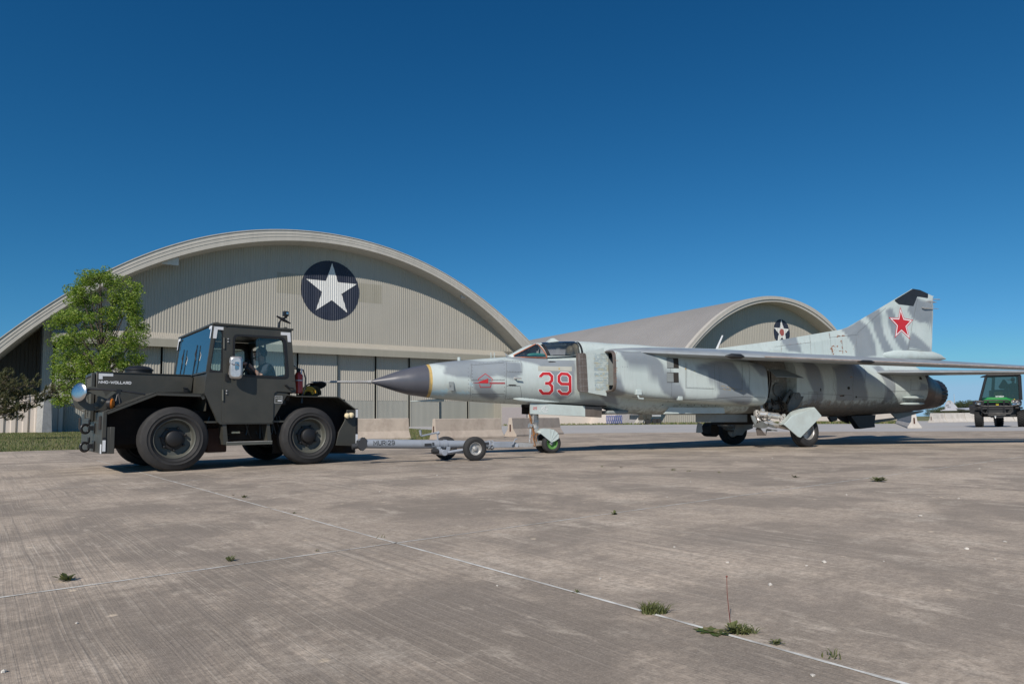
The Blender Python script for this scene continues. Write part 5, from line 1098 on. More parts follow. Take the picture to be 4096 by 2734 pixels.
# --- camouflage attribute
def P2(f, pts, y=-.5): return [A(f(*p), y) for p in pts]
DARK = [P2(Z2, [(985, 190), (1240, 172), (1500, 160), (1560, 190), (1640, 215), (1640, 300), (1560, 330), (1500, 300), (1440, 280), (1390, 290), (1380, 380), (1440, 440), (1420, 470), (1300, 450), (1240, 400), (1230, 330), (1120, 330), (1020, 290), (1060, 230)], -.35),
    P2(Z2, [(1560, 150), (2060, 150), (2065, 430), (1960, 470), (1880, 430), (1905, 300), (1780, 220), (1680, 200)], -.5),
    P2(Z2, [(1700, 505), (2300, 500), (2340, 560), (1700, 540)], -.4),
    P2(Z3, [(590, 205), (860, 200), (900, 260), (990, 400), (1100, 500), (1170, 600), (1120, 650), (980, 600), (860, 430), (740, 350), (620, 290)], -1.),
    P2(Z3, [(545, 420), (620, 480), (690, 590), (720, 660), (600, 650), (545, 600)], -1.),
    P2(Z3, [(315, 370), (400, 420), (545, 450), (545, 600), (480, 600), (315, 560)], -.65),
    P2(Z6, [(90, 0), (640, 0), (740, 150), (850, 420), (860, 540), (370, 520), (400, 420), (330, 300), (200, 120)], -1.),
    P2(Z6, [(880, 0), (1100, 0), (1090, 200), (1000, 180)], -1.),
    P2(Z6, [(1520, 30), (1730, 60), (1820, 500), (1780, 640), (1560, 640), (1680, 400)], -.8),
    P2(Z4, [(60, 560), (200, 540), (250, 700), (120, 700)], -.05),
    P2(Z4, [(600, 480), (780, 395), (850, 470), (880, 560), (895, 740), (720, 740), (700, 630), (640, 540)], -.05),
    P2(Z4, [(820, 365), (940, 300), (965, 420), (1000, 560), (1070, 720), (960, 720), (920, 570), (890, 450)], -.05),
    P2(Z4, [(985, 300), (1040, 270), (1100, 430), (1210, 660), (1160, 720), (1110, 640), (1060, 520)], -.05),
    P2(Z4, [(1190, 330), (1260, 200), (1430, 230), (1420, 460), (1340, 405), (1290, 420), (1230, 400)], -.05),
    P2(Z4, [(1235, 525), (1330, 580), (1410, 650), (1400, 690), (1190, 665)], -.05),
    P2(Z4, [(235, 700), (345, 780), (420, 1010), (420, 1240), (330, 1240), (330, 1060), (250, 900)], -.8),
    P2(Z4, [(515, 800), (780, 780), (800, 1000), (870, 1130), (700, 1140), (560, 1100), (520, 950)], -.8),
    P2(Z4, [(915, 800), (1000, 800), (1060, 1000), (1050, 1130), (980, 1150), (960, 950)], -.7),
    P2(Z4, [(1250, 1020), (1290, 950), (1345, 990), (1345, 1040)], -.6)]
BLUE = [P2(Z2, [(905, 420), (1060, 402), (1060, 440), (1030, 452), (905, 440)], -.33), P2(Z2, [(1120, 422), (1235, 425), (1225, 440), (1130, 436)], -.35), P2(Z2, [(1222, 352), (1242, 352), (1240, 380), (1226, 378)], -.35)]
def inside_soft(P, poly, soft):
    poly = np.array(poly); d = np.full(len(P), 1e9); ins = np.zeros(len(P), bool)
    for i in range(len(poly)):
        a, b = poly[i - 1], poly[i]; e = b - a; t = np.clip(((P - a) @ e) / (e @ e + 1e-12), 0, 1); q = a + t[:, None] * e; d = np.minimum(d, np.hypot(*(P - q).T))
        c = (a[1] > P[:, 1]) != (b[1] > P[:, 1]); 
        with np.errstate(divide='ignore', invalid='ignore'): xi = (b[0] - a[0]) * (P[:, 1] - a[1]) / (b[1] - a[1] + 1e-12) + a[0]
        ins ^= c & (P[:, 0] < xi)
    sd_ = np.where(ins, d, -d); return np.clip(sd_ / soft + .5, 0, 1)
def paint(o, grime_and_dark=None):
    me = o.data; n = len(me.vertices); V = np.empty(n * 3); me.vertices.foreach_get('co', V); V = V.reshape(-1, 3); P = V[:, [0, 2]] + np.array([0, 0])
    P = P + .05 * np.stack([np.sin(P[:, 1] * 5 + P[:, 0]), np.sin(P[:, 0] * 4 + 1)], 1); d = np.zeros(n); b = np.zeros(n)
    for k in DARK: d = np.maximum(d, inside_soft(P, k, .05))
    for k in BLUE: b = np.maximum(b, inside_soft(V[:, [0, 2]] + .012 * np.stack([np.sin(V[:, 2] * 90), np.sin(V[:, 0] * 70)], 1), k, .015) * (V[:, 1] < 0))
    g = grime_and_dark(V) if grime_and_dark else np.zeros(n)
    at = me.attributes.new('paint', 'FLOAT_COLOR', 'POINT'); at.data.foreach_set('color', np.stack([d, g, b, np.ones(n)], 1).ravel().astype(np.float32))
def jetmat():
    m, nt, b = newmat('camouflage_paint'); L = nt.links; at = nt.nodes.new('ShaderNodeAttribute'); at.attribute_name = 'paint'; sp = nt.nodes.new('ShaderNodeSeparateColor'); L.new(at.outputs['Color'], sp.inputs[0])
    v = mapped(nt); n1 = noise_(nt, v, 1.2, 6, .6); n2 = noise_(nt, v, 7, 8, .75, .3); n3 = noise_(nt, v, 16, 6, .7)
    light = mix(nt, ramp(nt, n1, [(.3, 0.), (.7, 1.)]), (.43, .50, .485), (.505, .565, .555)); dark = mix(nt, ramp(nt, n1, [(.3, 0.), (.7, 1.)]), (.20, .23, .255), (.25, .28, .305))
    c = mix(nt, sp.outputs[0], light, dark); c = mix(nt, sp.outputs[2], c, (.42, .60, .68))
    # streaky weathering down the sides
    sv = nt.nodes.new('ShaderNodeMapping'); L.new(v, sv.inputs[0]); sv.inputs['Scale'].default_value = (6, 6, .7); st = noise_(nt, sv.outputs[0], 2., 6, .7)
    c = mix(nt, ramp(nt, st, [(.50, 0.), (.8, .30)]), c, (.24, .235, .215)); c = mix(nt, ramp(nt, n2, [(.62, 0.), (.8, .3)]), c, (.24, .22, .2))
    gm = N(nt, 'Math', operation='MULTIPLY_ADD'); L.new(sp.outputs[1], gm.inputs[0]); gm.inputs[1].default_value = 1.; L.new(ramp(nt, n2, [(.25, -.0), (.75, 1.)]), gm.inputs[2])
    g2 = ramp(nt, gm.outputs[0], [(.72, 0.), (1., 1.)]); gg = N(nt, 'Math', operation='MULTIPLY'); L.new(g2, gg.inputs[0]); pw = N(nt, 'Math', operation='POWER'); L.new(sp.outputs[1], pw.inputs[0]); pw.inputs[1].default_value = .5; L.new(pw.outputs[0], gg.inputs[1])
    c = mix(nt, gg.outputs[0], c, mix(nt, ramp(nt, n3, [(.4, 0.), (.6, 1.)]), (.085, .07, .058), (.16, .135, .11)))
    L.new(c, b.inputs['Base Color']); L.new(ramp(nt, n1, [(.2, .38), (.8, .52)]), b.inputs['Roughness']); bump_(nt, b, n1, .05, .03); return m
M['jet'] = jetmat()
M['jetl'] = pm('pale_grey_aircraft_paint', (.47, .54, .53), .45, var=.06, vs=2, dirt=(.28, .27, .24), dscale=2.5, damt=.4)
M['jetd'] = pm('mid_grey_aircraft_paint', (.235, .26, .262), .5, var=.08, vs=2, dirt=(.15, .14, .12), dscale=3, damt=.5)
M['radome'] = pm('charcoal_radome', (.085, .088, .105), .32, var=.08, vs=2.5, bump=.03)
M['ringy'] = pm('yellow_ochre_band', (.48, .33, .10), .6, var=.2, vs=12, dirt=(.25, .2, .12), dscale=9)
M['brownmetal'] = pm('bare_brown_metal', (.17, .14, .12), .45, .35, var=.2, vs=6, dirt=(.09, .07, .06), dscale=5)
M['scorch'] = pm('scorched_nozzle_metal', (.135, .098, .078), .42, .55, var=.35, vs=2.5, dirt=(.05, .042, .04), dscale=3, damt=.7)
M['petal'] = pm('dark_nozzle_petal', (.045, .042, .042), .4, .6, var=.35, vs=5)
M['seam'] = pm('panel_seam', (.13, .14, .145), .7, var=.2)
M['wornle'] = pm('worn_tan_primer', (.40, .31, .26), .6, var=.3, vs=9)
M['bayp'] = pm('grimy_bay_panel', (.13, .135, .13), .6, var=.2, vs=6, dirt=(.05, .045, .04), dscale=4)
M['chip'] = pm('chipped_primer', (.33, .17, .11), .8, var=.35, vs=25)
M['teal'] = pm('cockpit_teal', (.03, .22, .19), .5, var=.2)
M['seatb'] = pm('olive_brown_cushion', (.11, .095, .06), .6, var=.25, vs=8)
M['orange'] = pm('orange_canopy_sealant', (.36, .10, .035), .6, var=.25, vs=15)
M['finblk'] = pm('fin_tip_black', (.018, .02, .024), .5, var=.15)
M['wingm'] = pm('worn_wing_paint', (.31, .34, .355), .36, .15, var=.12, vs=2, dirt=(.20, .19, .17), dscale=2.5, damt=.6)

class Body:
    def __init__(s, top, bot, w, n, cy=0.): s.t, s.b, s.w, s.n, s.cy = sorted(top), sorted(bot), sorted(w), sorted(n), cy
    def par(s, x): t, b = interp(s.t, x), interp(s.b, x); return (t + b) / 2, (t - b) / 2, interp(s.w, x), interp(s.n, x)
    def ring(s, x, k=72, inset=0.):
        zc, h, w, n = s.par(x); h -= inset; w -= inset; out = []
        for i in range(k):
            a = 2 * PI * i / k; ca_, sa_ = math.cos(a), math.sin(a); out.append((x, s.cy + w * math.copysign(abs(ca_) ** (2 / n), ca_), zc + h * math.copysign(abs(sa_) ** (2 / n), sa_)))
        return out
    def y(s, x, z, off=.0):
        zc, h, w, n = s.par(x); t = min(.985, abs((z - zc) / h)); return s.cy - w * (1 - t ** n) ** (1 / n) - off
    def at(s, p, off=0.):
        y = s.cy - .4
        for _ in range(8): x, z = A(p, y); y = s.y(x, z, off)
        return (x, y, z)
    def mesh(s, x0, x1, step, k=72): 
        n = max(2, int((x1 - x0) / step)); return [s.ring(lerp(x0, x1, i / n), k) for i in range(n + 1)]
def tab(f, pts, y=0.): return [A(f(*p), y) for p in pts]
top = tab(Z2, [(457, 338), (500, 320), (560, 299), (660, 264), (760, 235), (885, 212), (980, 196), (1100, 183), (1210, 175), (1400, 160), (1530, 150), (1700, 148), (1840, 146), (2065, 133)]) + tab(Z3, [(330, 200), (545, 208), (850, 214), (1100, 225), (1400, 235)]) + tab(Z4, [(0, 720), (500, 760), (800, 775)])
bot = tab(Z2, [(457, 354), (500, 369), (560, 390), (660, 423), (760, 449), (885, 466), (1000, 481), (1200, 497), (1400, 511), (1600, 521), (1900, 530), (2200, 547)]) + tab(Z3, [(440, 700), (560, 752), (800, 764), (1250, 765), (1600, 762)]) + tab(Z4, [(0, 1215), (420, 1262), (700, 1262), (800, 1255)])
xtip = A(Z2(457, 346))[0]; xrd = A(Z2(882, 340))[0]; xrd2 = A(Z2(905, 340))[0]
xlip = A(Z3(545, 400), -1.0)[0]; xbay = A(Z6(1065, 380), -.98)[0]; xaft = A(Z6(1420, 300), -.8)[0]
b0 = Body(top, bot, [(0, 0)], [(0, 2)])
hw = []
for x in [xtip + .001 + i * .1 for i in range(60)]:
    zc, h, _, _ = b0.par(x); hw.append((x, min(h * 1.0, .50 + .02 * max(0, x))))
hw = [q for q in hw if q[0] < .8] + [(1.0, .52), (2.0, .56), (3.2, .6), (5, .62), (9, .55), (11, .4)]
core = Body(top, bot, hw, [(xtip, 2), (-1.5, 2.05), (0, 2.35), (1.2, 2.5), (3, 3.2), (8, 3.2)])
def gr_front(V): return .35 * np.clip((1.35 - V[:, 2]) * 2, 0, 1) * (V[:, 0] > 1)
xcore_end = A(Z4(600, 1000))[0]
rings = core.mesh(xrd2, xcore_end, .05)
fus = MB().loft(rings).build('fuselage', M['jet'], jet, smooth=30)
def gcore(V):  # darker in the gear bay and towards the bottom of the front belly
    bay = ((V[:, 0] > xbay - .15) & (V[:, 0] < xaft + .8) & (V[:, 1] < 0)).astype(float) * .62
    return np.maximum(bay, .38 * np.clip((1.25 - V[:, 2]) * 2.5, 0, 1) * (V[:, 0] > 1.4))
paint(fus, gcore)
# radome with its yellow band and the pitot boom
rr = core.mesh(xtip + .0, xrd, .06, 56); MB().loft(rr).build('radome', M['radome'], jet, smooth=40)
MB().loft(core.mesh(xrd, xrd2, .04, 56)).build('radome_band', M['ringy'], jet, smooth=40)
q0 = a3(Z2(-10, 344)); q1 = a3(Z2(459, 346)); q2 = a3(Z2(130, 345)); q3 = a3(Z2(-130, 344)); q4 = a3(Z2(420, 346)); pit = a3(ZU(1240, 804))
MB().tube([q1, q4, q2, a3(Z2(120, 345)), pit], [.045, .026, .021, .012, .009], 14).build('pitot_boom', M['steelp'], jet)
q = a3(Z2(385, 345)); MB().tube([(q[0] - .02, 0, q[2]), (q[0], 0, q[2])], .0).build('probe_vane', M['steelp'], jet) if False else None
# --- rear fuselage
rtop = tab(Z6, [(1100, -160)]) + tab(Z4, [(0, 715), (500, 745), (800, 765), (1100, 790), (1250, 815), (1390, 850)])
rbot = tab(Z6, [(1100, 730), (1800, 722)]) + tab(Z4, [(410, 1264), (520, 1267), (700, 1262), (860, 1250), (1000, 1240), (1200, 1226), (1330, 1214), (1390, 1206)])
xr0 = xaft; xr1 = A(Z4(1185, 1228))[0]
rear = Body(rtop, rbot, [(xr0 - 1, .92), (xr0, .92), (xr0 + 1, .9), (lerp(xr0, xr1, .5), .80), (xr1, .68)], [(xr0, 2.5), (xr1 - 2, 2.1), (xr1, 2)])
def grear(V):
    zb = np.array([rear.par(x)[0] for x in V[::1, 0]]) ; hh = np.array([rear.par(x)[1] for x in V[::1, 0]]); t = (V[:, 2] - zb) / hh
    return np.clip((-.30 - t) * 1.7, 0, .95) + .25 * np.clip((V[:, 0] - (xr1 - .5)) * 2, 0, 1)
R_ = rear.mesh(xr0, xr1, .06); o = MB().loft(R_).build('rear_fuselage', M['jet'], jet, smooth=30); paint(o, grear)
# sloping bulkhead edge where the gear bay ends (fairing between the bay and the rear fuselage)
bay = apoly([Z6(1075, 95), Z6(1300, 100), Z6(1440, 260), Z6(1560, 455), Z6(1500, 580), Z6(1350, 660), Z6(1060, 640), Z6(1040, 520), Z6(1070, 380)], -.8)
# nozzle
zc, h_, w_, _ = rear.par(xr1); xs_ = A(ZA(850, 1110))[0]; xe_ = A(ZA(955, 1110))[0]; rN = (A(ZA(1020, 630), 0)[1] - A(ZA(880, 1110), 0)[1]) / 2 * 1.0
zN = (A(ZA(1000, 640))[1] + A(ZA(880, 1112))[1]) / 2; xs_ = max(xs_ - .25, xr1 + .9); xe_ = xs_ + .33
def nring(x, r, zc_, k=64): return [(x, r * math.cos(2 * PI * i / k), zc_ + r * math.sin(2 * PI * i / k)) for i in range(k)]
MB().loft([nring(xr1 - .3, w_ * .96, zc), nring(xr1 + .02, w_ * .985, zc), nring(lerp(xr1, xs_, .5), lerp(w_, rN, .5) * 1.02, lerp(zc, zN, .5)), nring(lerp(xr1, xs_, .52), lerp(w_, rN, .52) * 1.0, lerp(zc, zN, .5)), nring(xs_, rN, zN), nring(xs_, rN * .8, zN)]).build('nozzle_shroud', M['scorch'], jet, smooth=30)
pr = MB(); nz = MB()
for i in range(24):
    a0, a1 = 2 * PI * i / 24 + .012, 2 * PI * (i + 1) / 24 - .012; m_ = (a0 + a1) / 2
    def q(x, r, a): return (x, r * math.cos(a), zN + r * math.sin(a))
    lo = [q(xs_ - .05, rN * .97, a0), q(xs_ - .05, rN * .985, m_), q(xs_ - .05, rN * .97, a1)]; hi = [q(xe_, rN * .88, a0), q(xe_, rN * .9, m_), q(xe_, rN * .88, a1)]; li = [q(xs_ - .05, rN * .93, a) for a in (a0, m_, a1)]; hi2 = [q(xe_, rN * .85, a) for a in (a0, m_, a1)]
    pr.loft([lo + li[::-1], hi + hi2[::-1]])
noz = pr.build('nozzle_petals', M['petal'], jet, smooth=20)
MB().loft([nring(xe_ - .02, rN * .84, zN), nring(xs_ - .3, rN * .8, zN), nring(xs_ - 1.2, rN * .6, zN)], cap=False).build('afterburner_duct', M['drain'], jet)
# --- intake ducts, near and far
dtop = tab(Z3, [(545, 212), (700, 208), (850, 212), (1100, 225), (1400, 240), (1855, 330)], -.9); dbot = tab(Z3, [(545, 568), (600, 590), (700, 612), (900, 638), (1100, 652), (1300, 668), (1600, 684), (1850, 690)], -.85)
ducts = []
for sgn in (-1, 1):
    duct = Body(dtop, dbot, [(0, .46), (4, .5), (8, .5)], [(xlip, 6), (xlip + .5, 5.5), (xlip + 2, 5.), (xbay, 3.5)], sgn * .52)
    if sgn < 0: nduct = duct
    X = xlip; mb = MB(); rg = [duct.ring(X + 1.3, 64, .10), duct.ring(X + .04, 64, .045)]
    mb.loft(rg, cap=False, mi=2); mb.loft([duct.ring(X + .04, 64, .045), duct.ring(X, 64, .02), duct.ring(X + .012, 64, .0), duct.ring(X + .07, 64, -.002)], cap=False, mi=1)
    n = int((xbay - X) / .06); mb.loft([duct.ring(lerp(X + .06, xbay, i / n), 64) for i in range(n + 1)], cap=False, mi=0)
    # closing bulkhead at the gear bay
    mb.loft([duct.ring(xbay, 64), duct.ring(xbay, 64, .06), duct.ring(xbay - .25, 64, .09), duct.ring(xbay - .25, 64, .4)], mi=2)
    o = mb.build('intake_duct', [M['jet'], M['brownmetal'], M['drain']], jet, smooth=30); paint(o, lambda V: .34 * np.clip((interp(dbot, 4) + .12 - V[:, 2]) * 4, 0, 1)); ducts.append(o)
# louvred blow-in doors (dark recesses with pale vanes)
dy = lambda x, z, off=0.: nduct.y(x, z, off)
dd = MB(); dv = MB()
for v0, v1 in ((278, 368), (402, 490)):
    (x0, z1), (x1, z0) = A(Z3(996, v0), -1.), A(Z3(1098, v1), -1.); xm = lerp(x0, x1, .55)
    dd.loft([[(x, dy(x, z, .004), z) for z in [lerp(z0, z1, j / 6) for j in range(7)]] for x in [lerp(x0, x1, i / 4) for i in range(5)]], closed=False, cap=False)
    dv.loft([[(x, dy(x, z, .007), z) for z in [lerp(z0 + .01, z1 - .012 - .0 * x, j / 6) for j in range(7)]] for x in [lerp(x0, xm, i / 4) for i in range(5)]], closed=False, cap=False)
ld = dd.build('blow_in_door', M['drain'], ducts[0], smooth=0); dv.build('door_vane', M['jetd'], ld, smooth=0)
# splitter plate
yp = -.63
pp = apoly([ZC(1355, 300), ZC(1628, 238), ZC(1634, 292), ZC(1700, 292), ZC(1700, 925), ZC(1668, 928), ZC(1672, 992), ZC(1388, 938)], yp)
spl = MB().prism(pp, yp, yp + .02).build('splitter_plate', M['jetl'], jet, smooth=0)
pb_ = arcpoly(apoly([ZC(1198, 318), ZC(1345, 318), ZC(1385, 935), ZC(1240, 925), ZC(1218, 880)], yp - .002), .05)
MB().prism(pb_, yp - .004, yp + .024).build('leading_strip', M['brownmetal'], spl, smooth=0)
mb = MB()
for u0, v0, u1, v1, n_ in ((1228, 330, 1262, 920, 46), (1245, 330, 1276, 920, 46), (1352, 310, 1385, 930, 40), (1288, 330, 1312, 920, 30), (1240, 412, 1360, 412, 10), (1245, 518, 1362, 520, 10), (1250, 622, 1365, 625, 10), (1255, 722, 1370, 725, 10), (1262, 832, 1378, 835, 10), (1275, 918, 1380, 922, 9)):
    for i in range(n_): x, z = A(ZC(lerp(u0, u1, i / (n_ - 1)), lerp(v0, v1, i / (n_ - 1))), yp - .006); s_ = .0038; mb.add([(x - s_, yp - .0065, z), (x, yp - .0065, z - s_), (x + s_, yp - .0065, z), (x, yp - .0065, z + s_)], [(0, 1, 2, 3)])
mb.build('rivets', M['refl'], spl, smooth=0)
# perforated panel: rows of small blue and ochre holes
M['holeb'] = pm('perforation_blue', (.31, .40, .45), .7); M['holey'] = pm('perforation_ochre', (.46, .44, .31), .7)
mb = MB(); rnd = random.Random(9)
for (v0, v1) in ((322, 352), (365, 382), (395, 422), (435, 450), (465, 495), (508, 525), (538, 595), (630, 685), (702, 718), (732, 760), (775, 792), (805, 838), (852, 865), (875, 905)):
    v = v0
    while v < v1:
        u = 1470 + (v - 322) * .04; ue = u + 225
        while u < ue:
            k = noise.noise(Vector((u * .012, v * .02, 3))) + noise.noise(Vector((u * .04, v * .05, 7))) * .5; 
            if k > -.22:
                x, z = A(ZC(u, v), yp - .004); s_ = .0055; mb.add([(x - s_, yp - .003, z), (x, yp - .003, z - s_), (x + s_, yp - .003, z), (x, yp - .003, z + s_)], [(0, 1, 2, 3)], 0 if k < .22 else 1)
            u += 7.5
        v += 6.2
mb.build('perforations', [M['holeb'], M['holey']], spl, smooth=0)
o2_ = MB().prism([(x, z) for x, z in pp], -yp - .02, -yp).build('splitter_plate', M['jetl'], jet, smooth=0)
MB().box(A(ZC(1360, 300), yp)[0], xlip + .4, yp + .02, -.3, nduct.par(xlip)[0] - .3, nduct.par(xlip)[0] + .3).build('boundary_layer_bleed', M['jetd'], spl)
# --- canopy, windscreen and spine
sill = lambda x: interp(silt, x)
silt = sorted(tab(ZC, [(95, 372), (205, 385), (735, 392), (780, 352), (1300, 348)], -.33))
silt = [(silt[0][0], silt[0][1]), A(ZC(740, 372), -.3), A(ZC(1300, 350), -.3)]; silt[0] = A(ZC(95, 372), -.2)
ctop = tab(ZC, [(95, 366), (200, 318), (330, 245), (430, 200), (520, 170), (620, 155), (720, 149), (860, 141), (1000, 136), (1200, 136), (1300, 142)])
xc0, xc1 = ctop[0][0], A(ZC(1300, 250), -.2)[0]
cw = lambda x: interp([(xc0, .06), (xc0 + .35, .24), (xc0 + .9, .34), (xc1, .37)], x)
def hring(x, k=40, e=0.):
    s_ = sill(x) - .02; t_ = interp(ctop, x) + e; w_ = cw(x) + e; return [(x, -w_ * math.cos(a) , s_ + (t_ - s_) * math.sin(a) ** .85) for a in [i * PI / k for i in range(k + 1)]]
def cany(x, z, off=0.):
    s_ = sill(x) - .02; t_ = interp(ctop, x); h = max(0, min(.999, (z - s_) / (t_ - s_ + 1e-6))); a = math.asin(h ** (1 / .85)); return -cw(x) * math.cos(a) - off
def canat(p, off=0.):
    y = -.3
    for _ in range(10): x, z = A(p, y); y = lerp(y, cany(x, z, off), .7)
    return (x, y, z)
g1 = [canat(ZC(*p)) for p in [(222, 352), (400, 258), (560, 180), (590, 185), (650, 240), (700, 310), (728, 385), (225, 385)]]
g2 = [canat(ZC(*p)) for p in [(670, 180), (700, 205), (760, 290), (785, 350), (1195, 350), (1235, 330), (1245, 260), (1235, 200), (1195, 150), (1000, 128), (690, 140)]]
G1 = [(x, z) for x, y, z in g1]; G2 = [(x, z) for x, y, z in g2]; G2 += []
def inpoly(x, z, poly):
    k = False
    for i in range(len(poly)):
        x0, z0 = poly[i - 1]; x1, z1 = poly[i]
        if (z0 > z) != (z1 > z) and x < (x1 - x0) * (z - z0) / (z1 - z0) + x0: k = not k
    return k
mb = MB(); n = 130; rings = [hring(lerp(xc0, xc1, i / n), 60) for i in range(n + 1)]; mg = MB()
for i in range(n):
    for j in range(60):
        q = [rings[i][j], rings[i + 1][j], rings[i + 1][j + 1], rings[i][j + 1]]; cx_, cz__ = sum(p[0] for p in q) / 4, sum(p[2] for p in q) / 4
        isg = inpoly(cx_, cz__, G1) or inpoly(cx_, min(cz__, 9), G2) or (G2[0][0] < cx_ < G2[7][0] - .02 and cz__ > interp(sorted([(G2[0][0], G2[0][1]), (G2[3][0], G2[3][1])]), cx_) and cz__ > sill(cx_) + .01)
        (mg if isg else mb).add(q, [(0, 1, 2, 3)])
def weld(o, d=.0005):
    bm = bmesh.new(); bm.from_mesh(o.data); bmesh.ops.remove_doubles(bm, verts=bm.verts, dist=d); bmesh.ops.recalc_face_normals(bm, faces=bm.faces)
    for f in bm.faces: f.smooth = True
    bm.to_mesh(o.data); bm.free(); return o
cn = weld(mg.build('canopy_glass', M['canopyg'], jet)); o = weld(mb.build('canopy_frame', M['jet'], jet)); paint(o)
def ribbon(mb, pts, wd, off_fn, off=.004, step=.03, mi=0):
    # pts: (x,z) polyline; a strip of given width lying on the surface y=off_fn(x,z,off)
    P = [Vector(p) for p in pts]; d = []
    for a, b in zip(P, P[1:]):
        n = max(1, int((b - a).length / step)); d += [a.lerp(b, i / n) for i in range(n)]
    d.append(P[-1]); L = []
    for i, p in enumerate(d):
        t = (d[min(i + 1, len(d) - 1)] - d[max(i - 1, 0)]); t = t.normalized() if t.length > 1e-9 else Vector((1, 0)); nn = Vector((-t.y, t.x)) * wd / 2
        a, b = p + nn, p - nn; L.append([(a.x, off_fn(a.x, a.y, off), a.y), (b.x, off_fn(b.x, b.y, off), b.y)])
    mb.loft(L, closed=False, cap=False, mi=mi)
def can2(pts): return [(q[0], q[2]) for q in (canat(ZC(*p)) for p in pts)]
mb = MB(); ribbon(mb, can2([(212, 352), (320, 298), (430, 240), (560, 172), (585, 175)]), .016, cany); ribbon(mb, can2([(580, 175), (640, 225), (690, 290), (722, 345), (735, 388)]), .024, cany); ribbon(mb, can2([(215, 384), (735, 392)]), .014, cany); ribbon(mb, can2([(212, 352), (222, 385)]), .014, cany)
mb.build('orange_sealant', M['orange'], o, smooth=0)
mb = MB(); ribbon(mb, can2([(618, 162), (680, 210), (730, 285), (765, 355)]), .075, cany, .007); ribbon(mb, can2([(765, 355), (1195, 355)]), .018, cany, .006); ribbon(mb, can2([(1205, 142), (1245, 180), (1275, 250), (1290, 340)]), .055, cany, .006); 
mb.build('dark_frame', M['black'], o, smooth=0)
pk = canat(ZC(815, 120)); q = a3(ZC(820, 88)); mb = MB(); ba = a3(ZC(718, 150)); bb = a3(ZC(888, 132)); mb.hexa([(ba[0], -.14, ba[2] - .02), (bb[0], -.14, bb[2] - .02), (bb[0], .14, bb[2] - .02), (ba[0], .14, ba[2] - .02), (q[0] - .03, -.04, q[2]), (q[0] + .03, -.04, q[2]), (q[0] + .03, .04, q[2]), (q[0] - .03, .04, q[2])]); mb.build('mirror_fairing', M['jetl'], o, bevel=.006)
# cockpit fittings
cz0 = sill(.2) - .02
mb = MB(); hxs = A(ZC(1170, 270), 0); mb.ball((hxs[0], 0, hxs[1] + .0), .10, .19, .17, 16).ball((hxs[0] - .12, 0, hxs[1] - .03), .09, .15, .13, 14).box(hxs[0] - .05, hxs[0] + .12, -.2, .2, cz0 - .3, hxs[1]); st = mb.build('ejection_seat', M['seatb'], jet, bevel=.02)
mb = MB(); k = A(ZC(500, 270)); mb.box(k[0] - .12, k[0] + .05, -.13, .13, cz0, k[1] + .06).box(k[0] - .02, k[0] + .12, -.08, .08, k[1] - .02, k[1] + .13).ball((k[0] - .14, -.1, k[1] - .02), .06).ball((k[0] + .08, .1, k[1] + .02), .07).tube([(k[0] - .35, -.05, cz0), (k[0] - .3, -.05, cz0 + .11), (k[0] - .12, -.02, cz0 + .12)], .012, 6).tube([(k[0] + .2, .05, cz0), (k[0] + .22, .05, cz0 + .2)], .02, 6).box(k[0] - .3, k[0] + .3, -.2, .2, cz0 - .02, cz0 + .05); mb.build('gunsight', M['blackm'], jet, bevel=.008)
k = A(ZC(575, 370), -.2); MB().ball((k[0], -.2, cz0 + .03), .24, .05, .05, 14).build('teal_console', M['teal'], jet)
# spine
stop = tab(ZC, [(1290, 140), (1500, 152), (1700, 172)]) + tab(Z3, [(700, 165), (900, 184), (1100, 193), (1420, 203)]) + tab(Z4, [(0, 715), (900, 760)])
sx0 = xc1 - .01; sx1 = A(Z4(900, 760))[0]; rings = []; n = 120
for i in range(n + 1):
    x = lerp(sx0, sx1, i / n); t_ = interp(sorted(stop), x); b_ = interp(sorted(top), x) - .25; w_ = interp([(sx0, cw(xc1)), (sx0 + 1.5, .40), (sx0 + 4, .34), (sx1, .2)], x); s_ = sill(x) - .02 if x < sx0 + .1 else b_
    b_ = lerp(sill(sx0) - .02, b_, min(1, (x - sx0) / 1.)); rings.append([(x, -w_ * math.cos(a), b_ + (t_ - b_) * math.sin(a) ** .8) for a in [j * PI / 40 for j in range(41)]])
mb = MB(); mb.loft(rings, closed=False, cap=False); mb.add(rings[0], [tuple(range(41))]); o = mb.build('spine', M['jet'], jet, smooth=40); paint(o)
# --- wings
def af(x0, x1, z, t, y, n=12, dz=0.):
    up = []; lo = []
    for i in range(n + 1):
        s_ = .5 - .5 * math.cos(PI * i / n); th = t * (2.6 * math.sqrt(s_) * (1 - s_) ** .8 * .62 + .012); x = lerp(x0, x1, s_); up.append((x, y, z + th * .55 + dz * s_)); lo.append((x, y, z - th * .45 + dz * s_))
    return up + lo[::-1]
(gx0, gz0) = A((2598, 1405), -1.05)
WS = [(-.5, gx0 - .8, 9.0, .34), (-1.0, gx0 - .05, 9.0, .30), (-1.3, gx0 + .8, 9.3, .30), (-1.7, gx0 + 1.95, 9.8, .30), (-2.2, gx0 + 3.35, 10.6, .28), (-2.6, gx0 + 4.5, 11.6, .26), (-3.2, gx0 + 6.35, 12.9, .19), (-3.8, gx0 + 8.2, 13.4, .13), (-4.3, gx0 + 9.8, 13.5, .09)]
for s_ in (-1, 1):
    st_ = [(y * -s_, a, b, t) for y, a, b, t in WS]
    rg = [af(a, b, gz0 - .02 - .142 * (abs(y) - 1), t, y if s_ < 0 else y) for y, a, b, t in [(s_ * abs(y), a, b, t) for y, a, b, t in WS]]
    o = MB().loft(rg).build('wing', M['wingm'], jet, smooth=50)
    if s_ < 0: nw = o
